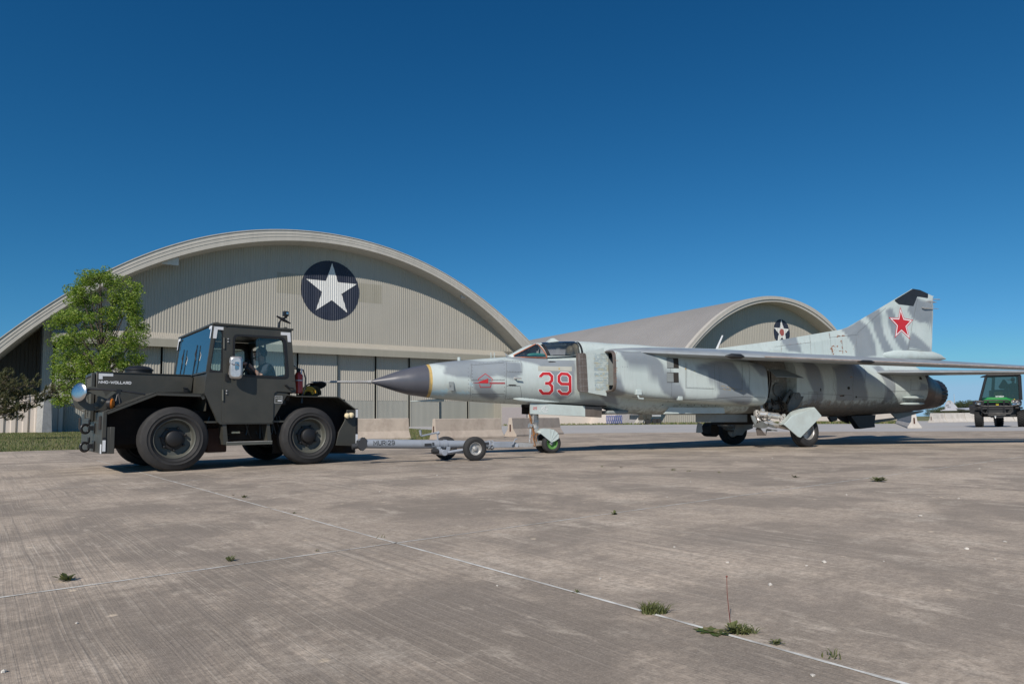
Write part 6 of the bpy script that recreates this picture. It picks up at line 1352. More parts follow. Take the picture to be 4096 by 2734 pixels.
def wle(y, up=.0):
    k = sorted([(-q[0], q[1], q[3]) for q in WS]); x = interp([(a, b) for a, b, c in k], -y); return x, gz0 - .02 - .142 * (abs(y) - 1)
# bare, worn leading edge and dark seals
mb = MB(); pts = [(lambda y: (wle(y)[0] + .0, y - .004, wle(y)[1] + .02))(-1.9 - i * .1) for i in range(24)]; mb.tube([(x - .006, y, z) for x, y, z in pts], .009, 6)
mb.build('bare_leading_edge', M['wornle'], nw)
for y0, y1, r_ in ((-1.60, -1.74, .06), (-2.62, -2.74, .04)):
    (xa, za), (xb, zb) = wle(y0), wle(y1); MB().tube([(xa - .02, y0, za), (lerp(xa, xb, .3), lerp(y0, y1, .3), lerp(za, zb, .3)), (lerp(xa, xb, .8), lerp(y0, y1, .8), lerp(za, zb, .8)), (xb, y1, zb)], [.01, r_, r_, .015], 10).build('antenna_cap', M['blackm'], nw)
# fairing of the wing root seal: dark line under the glove
(x_, z_) = A(ZA(120, 545), -.78); SS = [(-.3, x_ - .5, x_ + 2.5, .24), (-.8, x_ + .0, x_ + 2.6, .22), (-1.6, x_ + 1.25, x_ + 3.3, .19), (-2.5, x_ + 2.7, x_ + 4.3, .15), (-3.2, x_ + 3.85, x_ + 4.9, .10)]
for s_ in (-1, 1):
    rg = [af(a, b, z_ - .035 * (abs(y) - .8), t, s_ * abs(y)) for y, a, b, t in SS]; o = MB().loft(rg).build('tailplane', M['wingm'], jet, smooth=50)
# --- fin
fp = [Z3(1380, 206)] + [Z4(*p) for p in [(0, 588), (300, 536), (600, 485), (655, 466), (850, 352), (1070, 220), (1235, 121), (1300, 131), (1422, 186), (1420, 300), (1408, 500), (1395, 690), (1380, 730), (900, 770), (0, 740)]]
fpl = apoly(fp, -.03); ft = lambda x, z: .03 + .07 * max(0, min(1, (3.4 - z) / 1.4))
mb = MB(); 
def gridpoly(poly, nx=80, nz=40):
    xs = [p[0] for p in poly]; x0, x1 = min(xs), max(xs); cols = []
    for i in range(nx + 1):
        x = lerp(x0 + .002, x1 - .002, i / nx); sp_ = spans(poly, x)
        if sp_: cols.append((x, sp_[0][0], sp_[-1][1]))
    return [[(x, lerp(a, b, j / nz)) for j in range(nz + 1)] for x, a, b in cols]
def edgeth(x, z, a, b, g): return g
gpz = gridpoly(fpl, 110, 40)
for s_ in (-1, 1):
    mb.loft([[(x, s_ * ft(x, z) * min(1, .12 + (c[-1][1] - z) * 4 + .0), z) for x, z in c] for c in gpz], closed=False, cap=False)
tp_ = [c[-1] for c in gpz]; mb.loft([[(x, -ft(x, z) * .12, z), (x, ft(x, z) * .12, z)] for x, z in tp_], closed=False, cap=False); c = gpz[-1]; mb.loft([[(x, -ft(x, z), z), (x, ft(x, z), z)] for x, z in c], closed=False, cap=False)
fin = mb.build('tail_fin', M['jet'], jet, smooth=30); paint(fin)
fy = lambda x, z, off=0.: -ft(x, z) - off
def decal(mb, pts, yf, off, mi=0): mb.add([(x, yf(x, z, off), z) for x, z in pts], [tuple(range(len(pts)))], mi)
ycap = -.031
bt_ = apoly([Z4(*p) for p in [(1072, 222), (1235, 122), (1300, 133), (1372, 166), (1370, 204), (1275, 192), (1240, 277), (1110, 262)]], ycap)
mb = MB(); decal(mb, bt_, fy, .003); mb.build('black_fin_cap', M['finblk'], fin, smooth=0)
stp_ = apoly([Z4(*p) for p in [(1127, 283), (1162, 384), (1243, 400), (1185, 463), (1211, 578), (1135, 503), (1072, 562), (1092, 452), (1022, 376), (1110, 381)]], -.05)
cs = Vector((sum(p[0] for p in stp_) / 10, sum(p[1] for p in stp_) / 10))
def scl(pl, k): return [tuple(cs + (Vector(p) - cs) * k) for p in pl]
def starmesh(mb, pl, off, mi): 
    vs = [(cs.x, fy(cs.x, cs.y, off), cs.y)] + [(x, fy(x, z, off), z) for x, z in pl]; mb.add(vs, [(0, i + 1, (i + 1) % 10 + 1) for i in range(10)], mi)
mb = MB(); starmesh(mb, stp_, .003, 0); starmesh(mb, scl(stp_, .90), .005, 1); starmesh(mb, scl(stp_, .74), .007, 0); mb.build('red_star', [M['red'], M['white']], fin, smooth=0)
mb = MB(); ribbon(mb, apoly([Z4(1290, 200), Z4(1195, 660)], -.07), .010, fy); ribbon(mb, apoly([Z4(1195, 664), Z4(1392, 684)], -.1), .016, fy); ribbon(mb, apoly([Z4(1000, 290), Z4(740, 520)], -.06), .006, fy)
for p, q in (((1, 640), (330, 600)), ((500, 555), (760, 530)), ((60, 600), (60, 690)), ((320, 540), (325, 720)), ((500, 505), (512, 720)), ((735, 520), (740, 690)), ((610, 560), (612, 700))): ribbon(mb, apoly([Z4(*p), Z4(*q)], -.09), .006, fy)
mb.build('fin_seams', M['seam'], fin, smooth=0)
# tail pod (parachute housing) at the foot of the fin
pc = [a3(Z4(*p)) for p in [(905, 715), (960, 716), (1050, 720), (1200, 724), (1400, 730), (1470, 737), (1530, 750)]]; MB().tube(pc, [.01, .10, .16, .175, .16, .10, .012], 22).build('tail_pod', M['jetl'], jet, smooth=50)
MB().tube([a3(Z4(1300, 240)), a3(Z4(1380, 238)), a3(Z4(1450, 243))], [.015, .05, .006], 10).tube([a3(Z4(1400, 216)), a3(Z4(1477, 218))], .014, 6).tube([a3(Z4(1390, 278)), a3(Z4(1425, 278))], .012, 6).tube([a3(Z4(1320, 290), -.06), a3(Z4(1345, 293), -.08), a3(Z4(1467, 302), -.06)], [.02, .02, .006], 8).build('fin_antennas', M['steelp'], fin)
rnd = random.Random(12); mb = MB()
def chips(mb, pts, yf, yl, n, s0, s1, spread=.0):
    for (p, q) in pts:
        for _ in range(n):
            t = rnd.random(); x, z = A((lerp(p[0], q[0], t), lerp(p[1], q[1], t)), yl); x += rnd.gauss(0, spread); z += rnd.gauss(0, spread); a = rnd.uniform(s0, s1); b = a * rnd.uniform(.3, .8)
            decal(mb, [(x - a, z), (x - a * .3, z - b), (x + a, z - b * .3), (x + a * .5, z + b)], yf, .004)
chips(mb, [(Z4(510, 640), Z4(570, 635)), (Z4(512, 665), Z4(655, 690)), (Z4(505, 655), Z4(525, 705)), (Z4(600, 560), Z4(612, 700)), (Z4(560, 545), Z4(640, 540))], fy, -.09, 12, .008, .035, .012)
chips(mb, [(Z4(60, 600), Z4(60, 690)), (Z4(320, 540), Z4(325, 710)), (Z4(492, 505), Z4(500, 560)), (Z4(50, 625), Z4(330, 600)), (Z4(500, 555), Z4(700, 540)), (Z4(700, 680), Z4(760, 540))], fy, -.09, 14, .004, .012, .006)
mb.build('paint_chips', M['chip'], fin, smooth=0)
# blade aerial on the back
MB().prism(apoly([Z3(1418, 200), Z3(1432, 202), Z3(1478, 88), Z3(1470, 86)], 0), -.008, .008).build('blade_aerial', M['white'], jet)
# --- number 39, nose emblem, stencils
fy0 = lambda x, z, off=0.: core.y(x, z, off)
def stroke(pts, wd, closed=False):   # mitred strip quads in pixel space
    P = [Vector(p) for p in pts]; n = len(P); out = []
    for i, p in enumerate(P):
        a = P[i - 1] if (i > 0 or closed) else None; b = P[(i + 1) % n] if (i < n - 1 or closed) else None
        d1 = (p - a).normalized() if a is not None else (b - p).normalized(); d2 = (b - p).normalized() if b is not None else d1; m = (d1 + d2).normalized(); nn = Vector((-m.y, m.x)); k = wd / 2 / max(.4, nn.dot(Vector((-d1.y, d1.x)))); out.append((p + nn * k, p - nn * k))
    if closed: out.append(out[0])
    return out
def onb(B, f, p, off):
    return B.at(f(p[0], p[1]), off)
def strokemesh(mb, B, f, pts, wd, off, mi, closed=False, seg=6):
    S = stroke(pts, wd, closed)
    for (a, b), (c, d) in zip(S, S[1:]):
        rows = [[onb(B, f, a.lerp(c, i / seg).lerp(b.lerp(d, i / seg), j / 2), off) for j in range(3)] for i in range(seg + 1)]; mb.loft(rows, closed=False, cap=False, mi=mi)
three = [(635, 697), (635, 672), (675, 640), (775, 640), (814, 682), (814, 745), (770, 792)]; three2 = [(707, 792), (770, 792), (814, 838), (816, 905), (775, 950), (672, 950), (632, 905), (632, 887)]
three = [(637, 697), (637, 681), (677, 641), (772, 641), (814, 683), (814, 748), (770, 793)]
nine = [(922, 895), (924, 912), (968, 955), (1056, 958), (1100, 915), (1097, 690), (1056, 648), (965, 641), (924, 683), (924, 760), (965, 802), (1095, 805)]
nb = MB()
for k, wd, off, mi in ((1, 64, .004, 0), (0, 45, .0065, 1)):
    for ln in (three, three2, nine):
        L_ = [Vector(p) for p in ln]
        if k: L_[0] = L_[0] + (L_[0] - L_[1]).normalized() * 8; 
        if k and ln is three2: L_[-1] = L_[-1] + (L_[-1] - L_[-2]).normalized() * 8
        strokemesh(nb, core, ZC, L_, wd, off, mi)
nb.build('number_39', [M['white'], M['red']], fus, smooth=0)
mb = MB(); pent = [(1353, 281), (1408, 325), (1392, 387), (1314, 387), (1298, 322)]
strokemesh(mb, core, Z2, [(1298, 335), (1298, 322), (1353, 281), (1408, 322), (1404, 342)], 4.5, .004, 0); strokemesh(mb, core, Z2, [(1308, 362), (1314, 387), (1392, 387), (1400, 362)], 4.5, .004, 0)
for pl in ([(1247, 354), (1298, 350), (1310, 342), (1376, 318), (1377, 356)],): 
    cpt = onb(core, Z2, (1340, 348), .005); q = [onb(core, Z2, p, .005) for p in pl]; mb.add([cpt] + q, [(0, i + 1, (i + 1) % len(q) + 1) for i in range(len(q))], 0)
strokemesh(mb, core, Z2, [(1385, 351), (1508, 352)], 4.5, .004, 0); strokemesh(mb, core, Z2, [(1385, 358), (1508, 359)], 4, .004, 0); mb.build('nose_emblem', M['red'], fus, smooth=0)
M['tape'] = pm('grey_beige_primer_strip', (.40, .405, .36), .6, var=.08)
mb = MB(); rows = [[onb(core, ZC, (lerp(597, 1128, i / 14), lerp(522, 595, j / 4) + 10 * i / 14), .003) for j in range(5)] for i in range(15)]; mb.loft(rows, closed=False, cap=False); mb.build('primer_strip', M['tape'], fus, smooth=0)
mb = MB(); strokemesh(mb, core, ZC, [(928, 552), (928, 576)], 20, .005, 0); mb.build('yellow_stencil', M['ringy'], fus, smooth=0)
mb = MB(); rows = [[onb(core, ZC, (lerp(750, 1195, i / 14), lerp(368, 434, j / 4)), .004) for j in range(5)] for i in range(15)]; mb.loft(rows, closed=False, cap=False); mb.build('sill_panel', M['jetl'], fus, smooth=0)
# panel seams on the fuselage, duct and rear fuselage
sm = MB()
def seam(B, f, pts, wd=.007): 
    P = [B.at(f(*p)) for p in pts]; ribbon(sm, [(p[0], p[2]) for p in P], wd, lambda x, z, off: B.y(x, z, off), .003, .05)
for pts in ([(1235, 185), (1240, 300), (1238, 400), (1222, 490)], [(1505, 165), (1515, 300), (1515, 400), (1495, 505)], [(1515, 180), (1630, 180), (1640, 270), (1525, 270)], [(1525, 375), (1625, 378), (1635, 470), (1520, 480)], [(1240, 330), (1500, 330)], [(1250, 440), (1500, 440)], [(1235, 215), (1500, 195)], [(1650, 498), (2300, 520)], [(905, 235), (910, 440)]): seam(core, Z2, pts)
for pts in ([(1000, 240), (1005, 660)], [(1160, 320), (1158, 535), (1400, 545)], [(1440, 350), (1450, 545), (1640, 550), (1635, 330)], [(1400, 330), (1410, 560)], [(700, 612), (1180, 640), (1640, 610), (1840, 620)], [(1690, 330), (1700, 560)], [(620, 230), (980, 235)]): seam(nduct, Z3, pts)
for pts in ([(680, 810), (690, 1000), (640, 1230)], [(515, 830), (520, 1000), (500, 1240)], [(1010, 830), (1015, 1180)], [(1215, 930), (1210, 1030), (1340, 1030)], [(300, 1045), (380, 1045), (375, 1120), (300, 1120), (300, 1045)], [(215, 1060), (690, 1075)], [(720, 1090), (1000, 1100)], [(1015, 1040), (1215, 1040)], [(260, 1180), (700, 1195)], [(790, 810), (800, 960)], [(900, 815), (960, 1150)]): seam(rear, Z4, pts)
sm.build('panel_seams', M['seam'], fus, smooth=0)
# rivet dots
rv = MB()
def rivets(B, f, p, q, n, r=.0085):
    for i in range(n): x, y, z = B.at(f(lerp(p[0], q[0], i / (n - 1)), lerp(p[1], q[1], i / (n - 1))), .004); rv.add([(x - r, y, z), (x, y, z - r), (x + r, y, z), (x, y, z + r)], [(0, 1, 2, 3)])
for p, q, n in (((1250, 205), (1255, 490), 12), ((1500, 185), (1505, 500), 12), ((1250, 205), (1490, 185), 9), ((1260, 328), (1500, 328), 10), ((1525, 180), (1630, 190), 6), ((1525, 262), (1632, 268), 6), ((1525, 375), (1625, 380), 6), ((1525, 470), (1625, 475), 6), ((1250, 490), (1500, 505), 9), ((1660, 470), (2250, 530), 16), ((1220, 240), (1225, 480), 9)): rivets(core, Z2, p, q, n)
for p, q, n in (((1170, 330), (1165, 520), 18), ((1165, 528), (1400, 536), 20), ((1460, 350), (1462, 530), 16), ((1640, 340), (1640, 540), 16), ((1450, 535), (1640, 545), 16), ((620, 355), (660, 355), 3), ((1640, 605), (1830, 612), 14)): rivets(nduct, Z3, p, q, n)
for p, q, n in (((310, 1055), (370, 1055), 6), ((310, 1110), (370, 1110), 6), ((515, 1060), (495, 1180), 10), ((700, 980), (700, 1180), 14), ((1020, 1035), (1215, 1040), 18), ((1220, 930), (1218, 1030), 9), ((260, 1185), (470, 1190), 22), ((520, 1190), (900, 1185), 30), ((262, 1060), (240, 1150), 9)): rivets(rear, Z4, p, q, n, .008)
rv.build('rivets', M['seam'], fus, smooth=0)
ch_ = MB()
def dchips(B, f, p, q, n, s0, s1, sp_):
    for _ in range(n):
        t = rnd.random(); x, y, z = B.at(f(lerp(p[0], q[0], t) + rnd.gauss(0, sp_), lerp(p[1], q[1], t) + rnd.gauss(0, sp_ * .5)), .004); a = rnd.uniform(s0, s1); b = a * rnd.uniform(.12, .35); ch_.add([(x - a, y, z), (x, y, z - b), (x + a, y, z), (x, y, z + b)], [(0, 1, 2, 3)])
for v in (235, 247, 300, 365, 380, 388, 400, 450, 480): dchips(nduct, Z3, (554, v), (572, v), 5, .005, .022, 2.5)
for p, q in (((470, 1180), (520, 1100)), ((620, 1190), (700, 1120)), ((570, 1080), (630, 1078)), ((680, 905), (686, 915))): dchips(rear, Z4, p, q, 8, .01, .03, 4)
ch_.build('paint_chips', M['chip'], fus, smooth=0)
yl = MB()
for p, q, n in (((1455, 515), (1590, 545), 16), ((1480, 548), (1660, 562), 14), ((1158, 360), (1160, 400), 5), ((1235, 390), (1238, 400), 3)):
    for _ in range(n):
        t = rnd.random(); x, y, z = nduct.at(Z3(lerp(p[0], q[0], t), lerp(p[1], q[1], t) + rnd.gauss(0, 1.)), .004); a = rnd.uniform(.01, .03); yl.add([(x - a, y, z), (x, y, z - .005), (x + a, y, z), (x, y, z + .005)], [(0, 1, 2, 3)])
yl.build('ochre_stains', M['ringy'], fus, smooth=0)
# dark access holes and small fittings
for f, B, u, v, a, b in ((Z4, rear, 600, 1078, .10, .022), (Z4, rear, 728, 1088, .03, .03), (Z4, rear, 410, 1025, .02, .04), (Z4, rear, 660, 1010, .05, .035), (Z3, core, 964, 678, .015, .015), (Z3, core, 1110, 678, .012, .012), (Z3, core, 1172, 680, .012, .012), (Z3, core, 1233, 682, .012, .012), (Z3, core, 1292, 684, .012, .012), (Z3, core, 1355, 685, .012, .012), (Z3, core, 1415, 686, .012, .012), (ZC, core, 820, 460, .10, .018), (ZC, core, 195, 820, .10, .012), (Z4, rear, 1305, 930, .06, .06)):
    x, y, z = B.at(f(u, v), .004); hk = MB(); hk.add([(x - a, y, z), (x - a * .6, y, z - b), (x + a * .6, y, z - b), (x + a, y, z), (x + a * .6, y, z + b), (x - a * .6, y, z + b)], [(0, 1, 2, 3, 4, 5)]); hk.build('access_hole', M['drain'], fus, smooth=0)
mb = MB(); x, y, z = core.at(Z2(1075, 380)); mb.tube([(x, y, z), (x - .0, y - .05, z)], .02, 8); mb.box(x - .03, x + .07, y - .05, y - .035, z - .09, z + .09); mb.build('side_vane', M['jetd'], jet)
x, y, z = core.at(ZC(235, 715)); MB().tube([(x, y, z), (x, y - .06, z), (x + .12, y - .07, z + .0)], [.03, .018, .014], 8).build('angle_of_attack_probe', M['steelp'], jet)
x, y, z = core.at(ZC(130, 375)); MB().tube([(x - .06, y + .02, z + .06), (x - .02, y - .04, z), (x + .05, y - .04, z - .02)], .014, 6).build('temperature_probe', M['steel'], jet)
mb = MB()
for u in (1398, 1424): q = a3(Z2(u, 158), -.1); mb.tube([q, a3(Z2(u - 1, 115), -.1)], .008, 6)
q = a3(Z2(1147, 180)); mb.tube([q, a3(Z2(1147, 153))], .035, 10); mb.build('nose_aerials', M['jetl'], jet)
cs_ = [core.at(ZC(u, v), .0) for u, v in ((205, 1035), (300, 1045), (500, 1062), (720, 1078), (925, 1085))]; MB().tube([(x, y - .015, z) for x, y, z in cs_], [.008, .045, .05, .035, .006], 12).build('side_strake', M['jetl'], jet)
MB().tube([a3(Z2(765, 497)), a3(Z2(860, 495)), a3(Z2(990, 490)), a3(Z2(1030, 492))], [.008, .018, .035, .02], 8).build('chin_probe', M['jetl'], jet)
# duct-side scoops
x, y, z = nduct.at(Z3(752, 575)); MB().box(x - .07, x + .07, y - .05, y + .05, z - .05, z + .06).tube([(x - .03, y - .03, z - .06), (x - .0, y - .03, z - .13), (x + .12, y - .03, z - .14)], .022, 8).build('scoop', M['jetl'], jet, bevel=.01)
x, y, z = nduct.at(Z3(1108, 622)); MB().box(x - .06, x + .06, y - .04, y + .05, z - .05, z + .04).build('scoop', M['jetl'], jet, bevel=.01)
# underfuselage pods and doors
MB().prism(apoly([Z3(*p) for p in [(1015, 700), (1480, 703), (1490, 752), (970, 757)]], -.62), -.64, -.60).build('gun_pack_side', M['jetl'], jet, bevel=.004)
MB().box(A(Z3(480, 700), -.3)[0], A(Z3(660, 740), -.3)[0], -.36, .36, A(Z3(500, 760), -.3)[1], A(Z3(500, 728), -.3)[1]).build('gun_barrel_fairing', M['jetd'], jet, bevel=.03)
MB().prism(apoly([Z3(*p) for p in [(683, 765), (765, 765), (735, 805), (683, 803)]], -.2), -.22, -.18).build('belly_fin_stub', M['jetd'], jet)
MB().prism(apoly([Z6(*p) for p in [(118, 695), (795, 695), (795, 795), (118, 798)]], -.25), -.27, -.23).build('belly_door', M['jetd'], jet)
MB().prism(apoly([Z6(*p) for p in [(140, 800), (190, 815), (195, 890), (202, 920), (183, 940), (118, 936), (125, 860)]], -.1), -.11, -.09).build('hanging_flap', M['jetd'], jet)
# ventral fin, folded, and tail doors
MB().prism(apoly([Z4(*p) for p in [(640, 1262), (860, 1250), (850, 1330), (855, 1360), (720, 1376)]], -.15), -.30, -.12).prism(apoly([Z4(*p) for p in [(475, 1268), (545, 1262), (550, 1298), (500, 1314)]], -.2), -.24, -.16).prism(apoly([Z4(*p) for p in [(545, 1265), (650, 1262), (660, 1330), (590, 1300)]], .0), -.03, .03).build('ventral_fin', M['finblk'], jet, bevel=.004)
MB().prism(apoly([Z4(*p) for p in [(1040, 1238), (1330, 1212), (1318, 1225), (1090, 1290)]], 0.1), .08, .12).prism(apoly([Z4(*p) for p in [(858, 1300), (1080, 1274), (1085, 1290), (870, 1330)]], .5), .48, .52).build('tail_bumper_plate', M['jetd'], jet)
# airbrake bumps near the nozzle
for (u0, v0, u1, v1) in ((1140, 1095, 1378, 1098), (1115, 1152, 1350, 1150)):
    p_, q_ = rear.at(Z4(u0, v0)), rear.at(Z4(min(u1, 1330), v1)); m_ = [(lerp(p_[0], q_[0], t), lerp(p_[1], q_[1], t) - .05 * math.sin(PI * t) - .02, lerp(p_[2], q_[2], t)) for t in (0, .15, .5, .85, 1)]; MB().tube(m_, [.01, .035, .045, .035, .01], 10).build('airbrake_fairing', M['jetl'], jet)
# --- gear bay contents
bm_ = MB(); x, z = A(Z6(1235, 360), -.66); bm_.lathe([(-.0, .17), (-.03, .17), (-.03, .12), (-.015, .11)], (x, -.6, z), 'y', 28)
for k in range(12): a = k * PI / 6; bm_.lathe([(-.03, .01), (-.04, .008)], (x + .145 * math.cos(a), -.6, z + .145 * math.sin(a)), 'y', 6)
bm_.build('round_hatch', M['bayp'], jet)
x0, z1 = A(Z6(1060, 530), -.6); x1, z0 = A(Z6(1220, 630), -.6); MB().box(x0, x1, -.66, -.55, z0, z1).box(x0 + .1, x0 + .2, -.68, -.66, z0 + .08, z1 - .08).build('gearbox_box', M['brownmetal'], jet, bevel=.02)
rnd = random.Random(21); mb = MB()
for _ in range(26):
    u, v = rnd.uniform(1060, 1480), rnd.uniform(470, 690); p_ = a3(Z6(u, v), -.72); q_ = a3(Z6(u + rnd.uniform(-80, 80), v + rnd.uniform(-90, 60)), -.72); r_ = a3(Z6(u + rnd.uniform(-80, 80), v + rnd.uniform(-60, 60)), -.62); mb.tube([p_, q_, r_], rnd.uniform(.008, .02), 6)
for u in (1080, 1110): mb.tube([a3(Z6(u, 110), -.7), a3(Z6(u + 10, 250), -.72), a3(Z6(u - 25, 470), -.75)], .016, 6)
mb.build('bay_pipes', M['under'], jet)
MB().tube([a3(Z6(1385, 375), -.75), a3(Z6(1340, 430), -.75), a3(Z6(1290, 530), -.75)], .05, 10).build('gear_strut_upper', M['bayp'], jet)
MB().prism(arcpoly(apoly([Z6(*p) for p in [(1420, 400), (1530, 400), (1555, 455), (1480, 585), (1350, 665), (1345, 560)]], -.86), .04), -.88, -.84).build('bay_side_panel', M['bayp'], jet)
x, z = A(Z6(1485, 440), -.9); MB().lathe([(0, .09), (-.02, .09), (-.02, .05), (-.03, .04)], (x, -.88, z), 'y', 20).build('panel_boss', M['bayp'], jet)
# upper bay door standing out below the wing
d_ = [a3(Z6(1085, 92), -.9), a3(Z6(1300, 98), -.9), a3(Z6(1560, 208), -1.25), a3(Z6(1190, 190), -1.25)]
mb = MB(); mb.hexa([d_[3], d_[2], d_[1], d_[0]] + [(x, y, z + .015) for x, y, z in (d_[3], d_[2], d_[1], d_[0])]); mb.build('bay_door', M['jetd'], jet)
# main gear, near side
def gear(s_):
    Y = lambda y: y * s_ * -1      # y given negative for the near side
    pr_ = []
    return
wr1 = .405
def mwheel(px, py, yc):
    x, _ = A(Z6(px, py), yc); return x
xn = mwheel(1578, 960, -1.2); xf = mwheel(600, 960, 1.2)
MT = ('tyre', 'steelp', 'steelp')
wn_ = wheel(jet, (xn, -1.18, wr1 * 1.0), wr1, .25, -1, MT, steer=rad(6), rim=.56, hub=.16, nuts=8, name='main_wheel', lean=rad(-4))
wf_ = wheel(jet, (xf, 1.18, wr1 * 1.0), wr1, .25, 1, MT, steer=rad(-6), rim=.56, hub=.16, nuts=8, name='main_wheel')
def g3(p, y): return a3(Z6(*p), y)
mb = MB(); mb.tube([g3((985, 560), -.7), g3((992, 640), -.75)], .045, 14).tube([g3((925, 650), -.72), g3((935, 720), -.78), g3((960, 760), -.8)], [.07, .09, .06], 14).tube([g3((960, 690), -.82), g3((1060, 700), -.9), g3((1080, 700), -.92)], .085, 18).tube([g3((1085, 700), -.92), g3((1180, 712), -.98), g3((1215, 715), -1.0)], [.07, .075, .075], 18)
mb.tube([g3((1210, 710), -1.), g3((1262, 735), -1.02), g3((1265, 790), -1.05), g3((1240, 830), -1.08)], [.06, .055, .05, .045], 14).tube([g3((1290, 700), -1.0), g3((1250, 760), -1.04)], .04, 12)
mb.lathe([(0, .05), (-.05, .05), (-.06, .03)], g3((998, 640), -.84), 'y', 16).lathe([(0, .06), (-.05, .06), (-.06, .035)], g3((1085, 700), -.98), 'y', 18).lathe([(0, .04), (-.04, .04)], g3((1285, 705), -1.05), 'y', 14)
mb.build('main_gear_strut', M['steel'], jet, smooth=40)
MB().tube([g3((940, 760), -.8), g3((1010, 800), -.9), g3((1200, 840), -1.0), (xn - .1, -1.05, wr1 + .02), (xn, -1.08, wr1)], [.05, .05, .055, .06, .05], 12).tube([g3((1060, 760), -.9), g3((1120, 790), -.95), g3((1180, 830), -1.)], .03, 10).build('trailing_arm', M['steel'], jet, smooth=40)
mb = MB(); rnd = random.Random(31)
for _ in range(4): mb.tube([g3((rnd.uniform(930, 1080), rnd.uniform(640, 760)), -.9), g3((rnd.uniform(930, 1150), rnd.uniform(700, 820)), -.95), g3((rnd.uniform(950, 1200), rnd.uniform(740, 850)), -.95)], .009, 6)
mb.build('hydraulic_lines', M['under'], jet)
# crumpled lower strut doors
for pts, y in (([(850, 705), (895, 715), (930, 790), (905, 835), (870, 770)], -.8), ([(865, 855), (1000, 780), (1090, 850), (1050, 875), (985, 880)], -.95), ([(915, 880), (960, 860), (1050, 975), (940, 978)], -.9), ([(1080, 810), (1190, 850), (1200, 880), (1100, 860)], -1.), ([(1055, 885), (1205, 905), (1195, 915), (1060, 915), (1050, 970)], -.7)):
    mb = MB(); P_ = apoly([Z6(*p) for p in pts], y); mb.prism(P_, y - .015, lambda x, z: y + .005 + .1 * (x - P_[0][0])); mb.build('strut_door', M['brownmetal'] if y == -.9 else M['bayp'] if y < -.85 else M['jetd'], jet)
# big faceted mudguard over the near wheel
mg_ = [(1212, 832), (1365, 672), (1505, 606), (1705, 604), (1795, 712), (1512, 1002), (1478, 990), (1290, 832)]
o1 = [g3(p, -1.36) for p in ((1365, 742), (1430, 700), (1705, 606), (1795, 712), (1512, 1002), (1290, 835))]
cover = MB(); yf_ = -1.40; fa = [(1392, 722), (1705, 604), (1795, 712), (1512, 1002), (1478, 990), (1296, 832)]
cover.prism(apoly([Z6(*p) for p in fa], yf_), yf_ - .012, yf_ + .012)
F1 = [g3(p, yf_) for p in ((1296, 832), (1392, 722), (1705, 604))]; F2 = [g3((1212, 832), -1.02), g3((1365, 672), -1.02), g3((1505, 606), -1.02)]
F2 = [(F2[0][0], -1.05, F2[0][2]), (F2[1][0], -1.05, F2[1][2]), (F2[2][0], -1.05, F2[2][2])]
for k in range(2):
    a, b, c, d = F1[k], F1[k + 1], F2[k + 1], F2[k]; cover.hexa([a, b, c, d] + [(q[0], q[1], q[2] + .014) for q in (a, b, c, d)])
cover.build('wheel_cover', M['jetl'], jet, smooth=0)
# far gear: cover, doors, struts
MB().prism(apoly([Z6(*p) for p in [(350, 800), (400, 800), (410, 960), (370, 993), (335, 985), (300, 950), (296, 850)]], .9), .85, 1.25).build('wheel_cover', M['under'], jet)  # shade on the far wheel cover is put into its near-black colour
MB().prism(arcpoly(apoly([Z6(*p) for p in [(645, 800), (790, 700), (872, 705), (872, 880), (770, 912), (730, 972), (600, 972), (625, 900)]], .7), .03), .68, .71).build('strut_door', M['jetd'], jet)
MB().tube([g3((470, 820), .9), g3((520, 880), 1.0), (xf, 1.1, wr1)], .06, 12).tube([g3((420, 820), .8), g3((600, 860), .9)], .06, 10).tube([g3((560, 830), .9), g3((480, 880), 1.)], .04, 8).build('main_gear_strut', M['steel'], jet)
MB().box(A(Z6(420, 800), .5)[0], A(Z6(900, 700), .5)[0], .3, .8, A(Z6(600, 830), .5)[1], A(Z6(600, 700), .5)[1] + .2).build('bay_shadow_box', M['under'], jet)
# --- nose gear
nwr = .215
for y in (-.155, .155):
    w_o = wheel(jet, (0.02 if y < 0 else .0, y, nwr), nwr, .13, -1 if y < 0 else 1, ('tyre', 'green', 'steelp'), rim=.58, hub=.13, nuts=6, name='nose_wheel')
MB().tube([a3(Z5(1918, 60)), a3(Z5(1925, 200)), a3(Z5(1930, 250))], [.10, .095, .085], 18).tube([a3(Z5(1925, 235)), a3(Z5(1932, 300)), a3(Z5(1938, 400))], [.078, .072, .062], 18).tube([a3(Z5(1922, 215)), a3(Z5(1924, 228))], .1, 18).tube([a3(Z5(1927, 278)), a3(Z5(1929, 290))], .088, 18).build('nose_gear_strut', M['steel'], jet, smooth=40)
MB().tube([a3(Z5(1938, 400)), a3(Z5(1950, 450)), (0, 0, nwr)], [.06, .07, .05], 12).tube([(0, -.2, nwr), (0, .2, nwr)], .035, 12).build('nose_axle_fork', M['steel'], jet)
MB().tube([a3(Z5(1885, 300), -.08), a3(Z5(1880, 440), -.08)], .03, 10).tube([a3(Z5(1868, 262), -.08), a3(Z5(1895, 268), -.08)], .055, 14).build('shimmy_damper', M['steel'], jet)
mb = MB()
for pts in ([(1875, 110), (1872, 160), (1892, 240), (1905, 300), (1915, 360), (1925, 440)], [(1885, 160), (1900, 260), (1920, 330), (1925, 350), (1912, 400), (1935, 470)], [(1870, 120), (1880, 200), (1912, 300), (1930, 345), (1950, 350), (1955, 360)], [(1905, 360), (1880, 400), (1895, 460), (1935, 480)], [(1925, 345), (1960, 350), (1940, 380), (1945, 430)]): mb.tube([a3(Z5(*p), -.1) for p in pts], .011, 6)
mb.build('hydraulic_lines', M['brass'], jet)
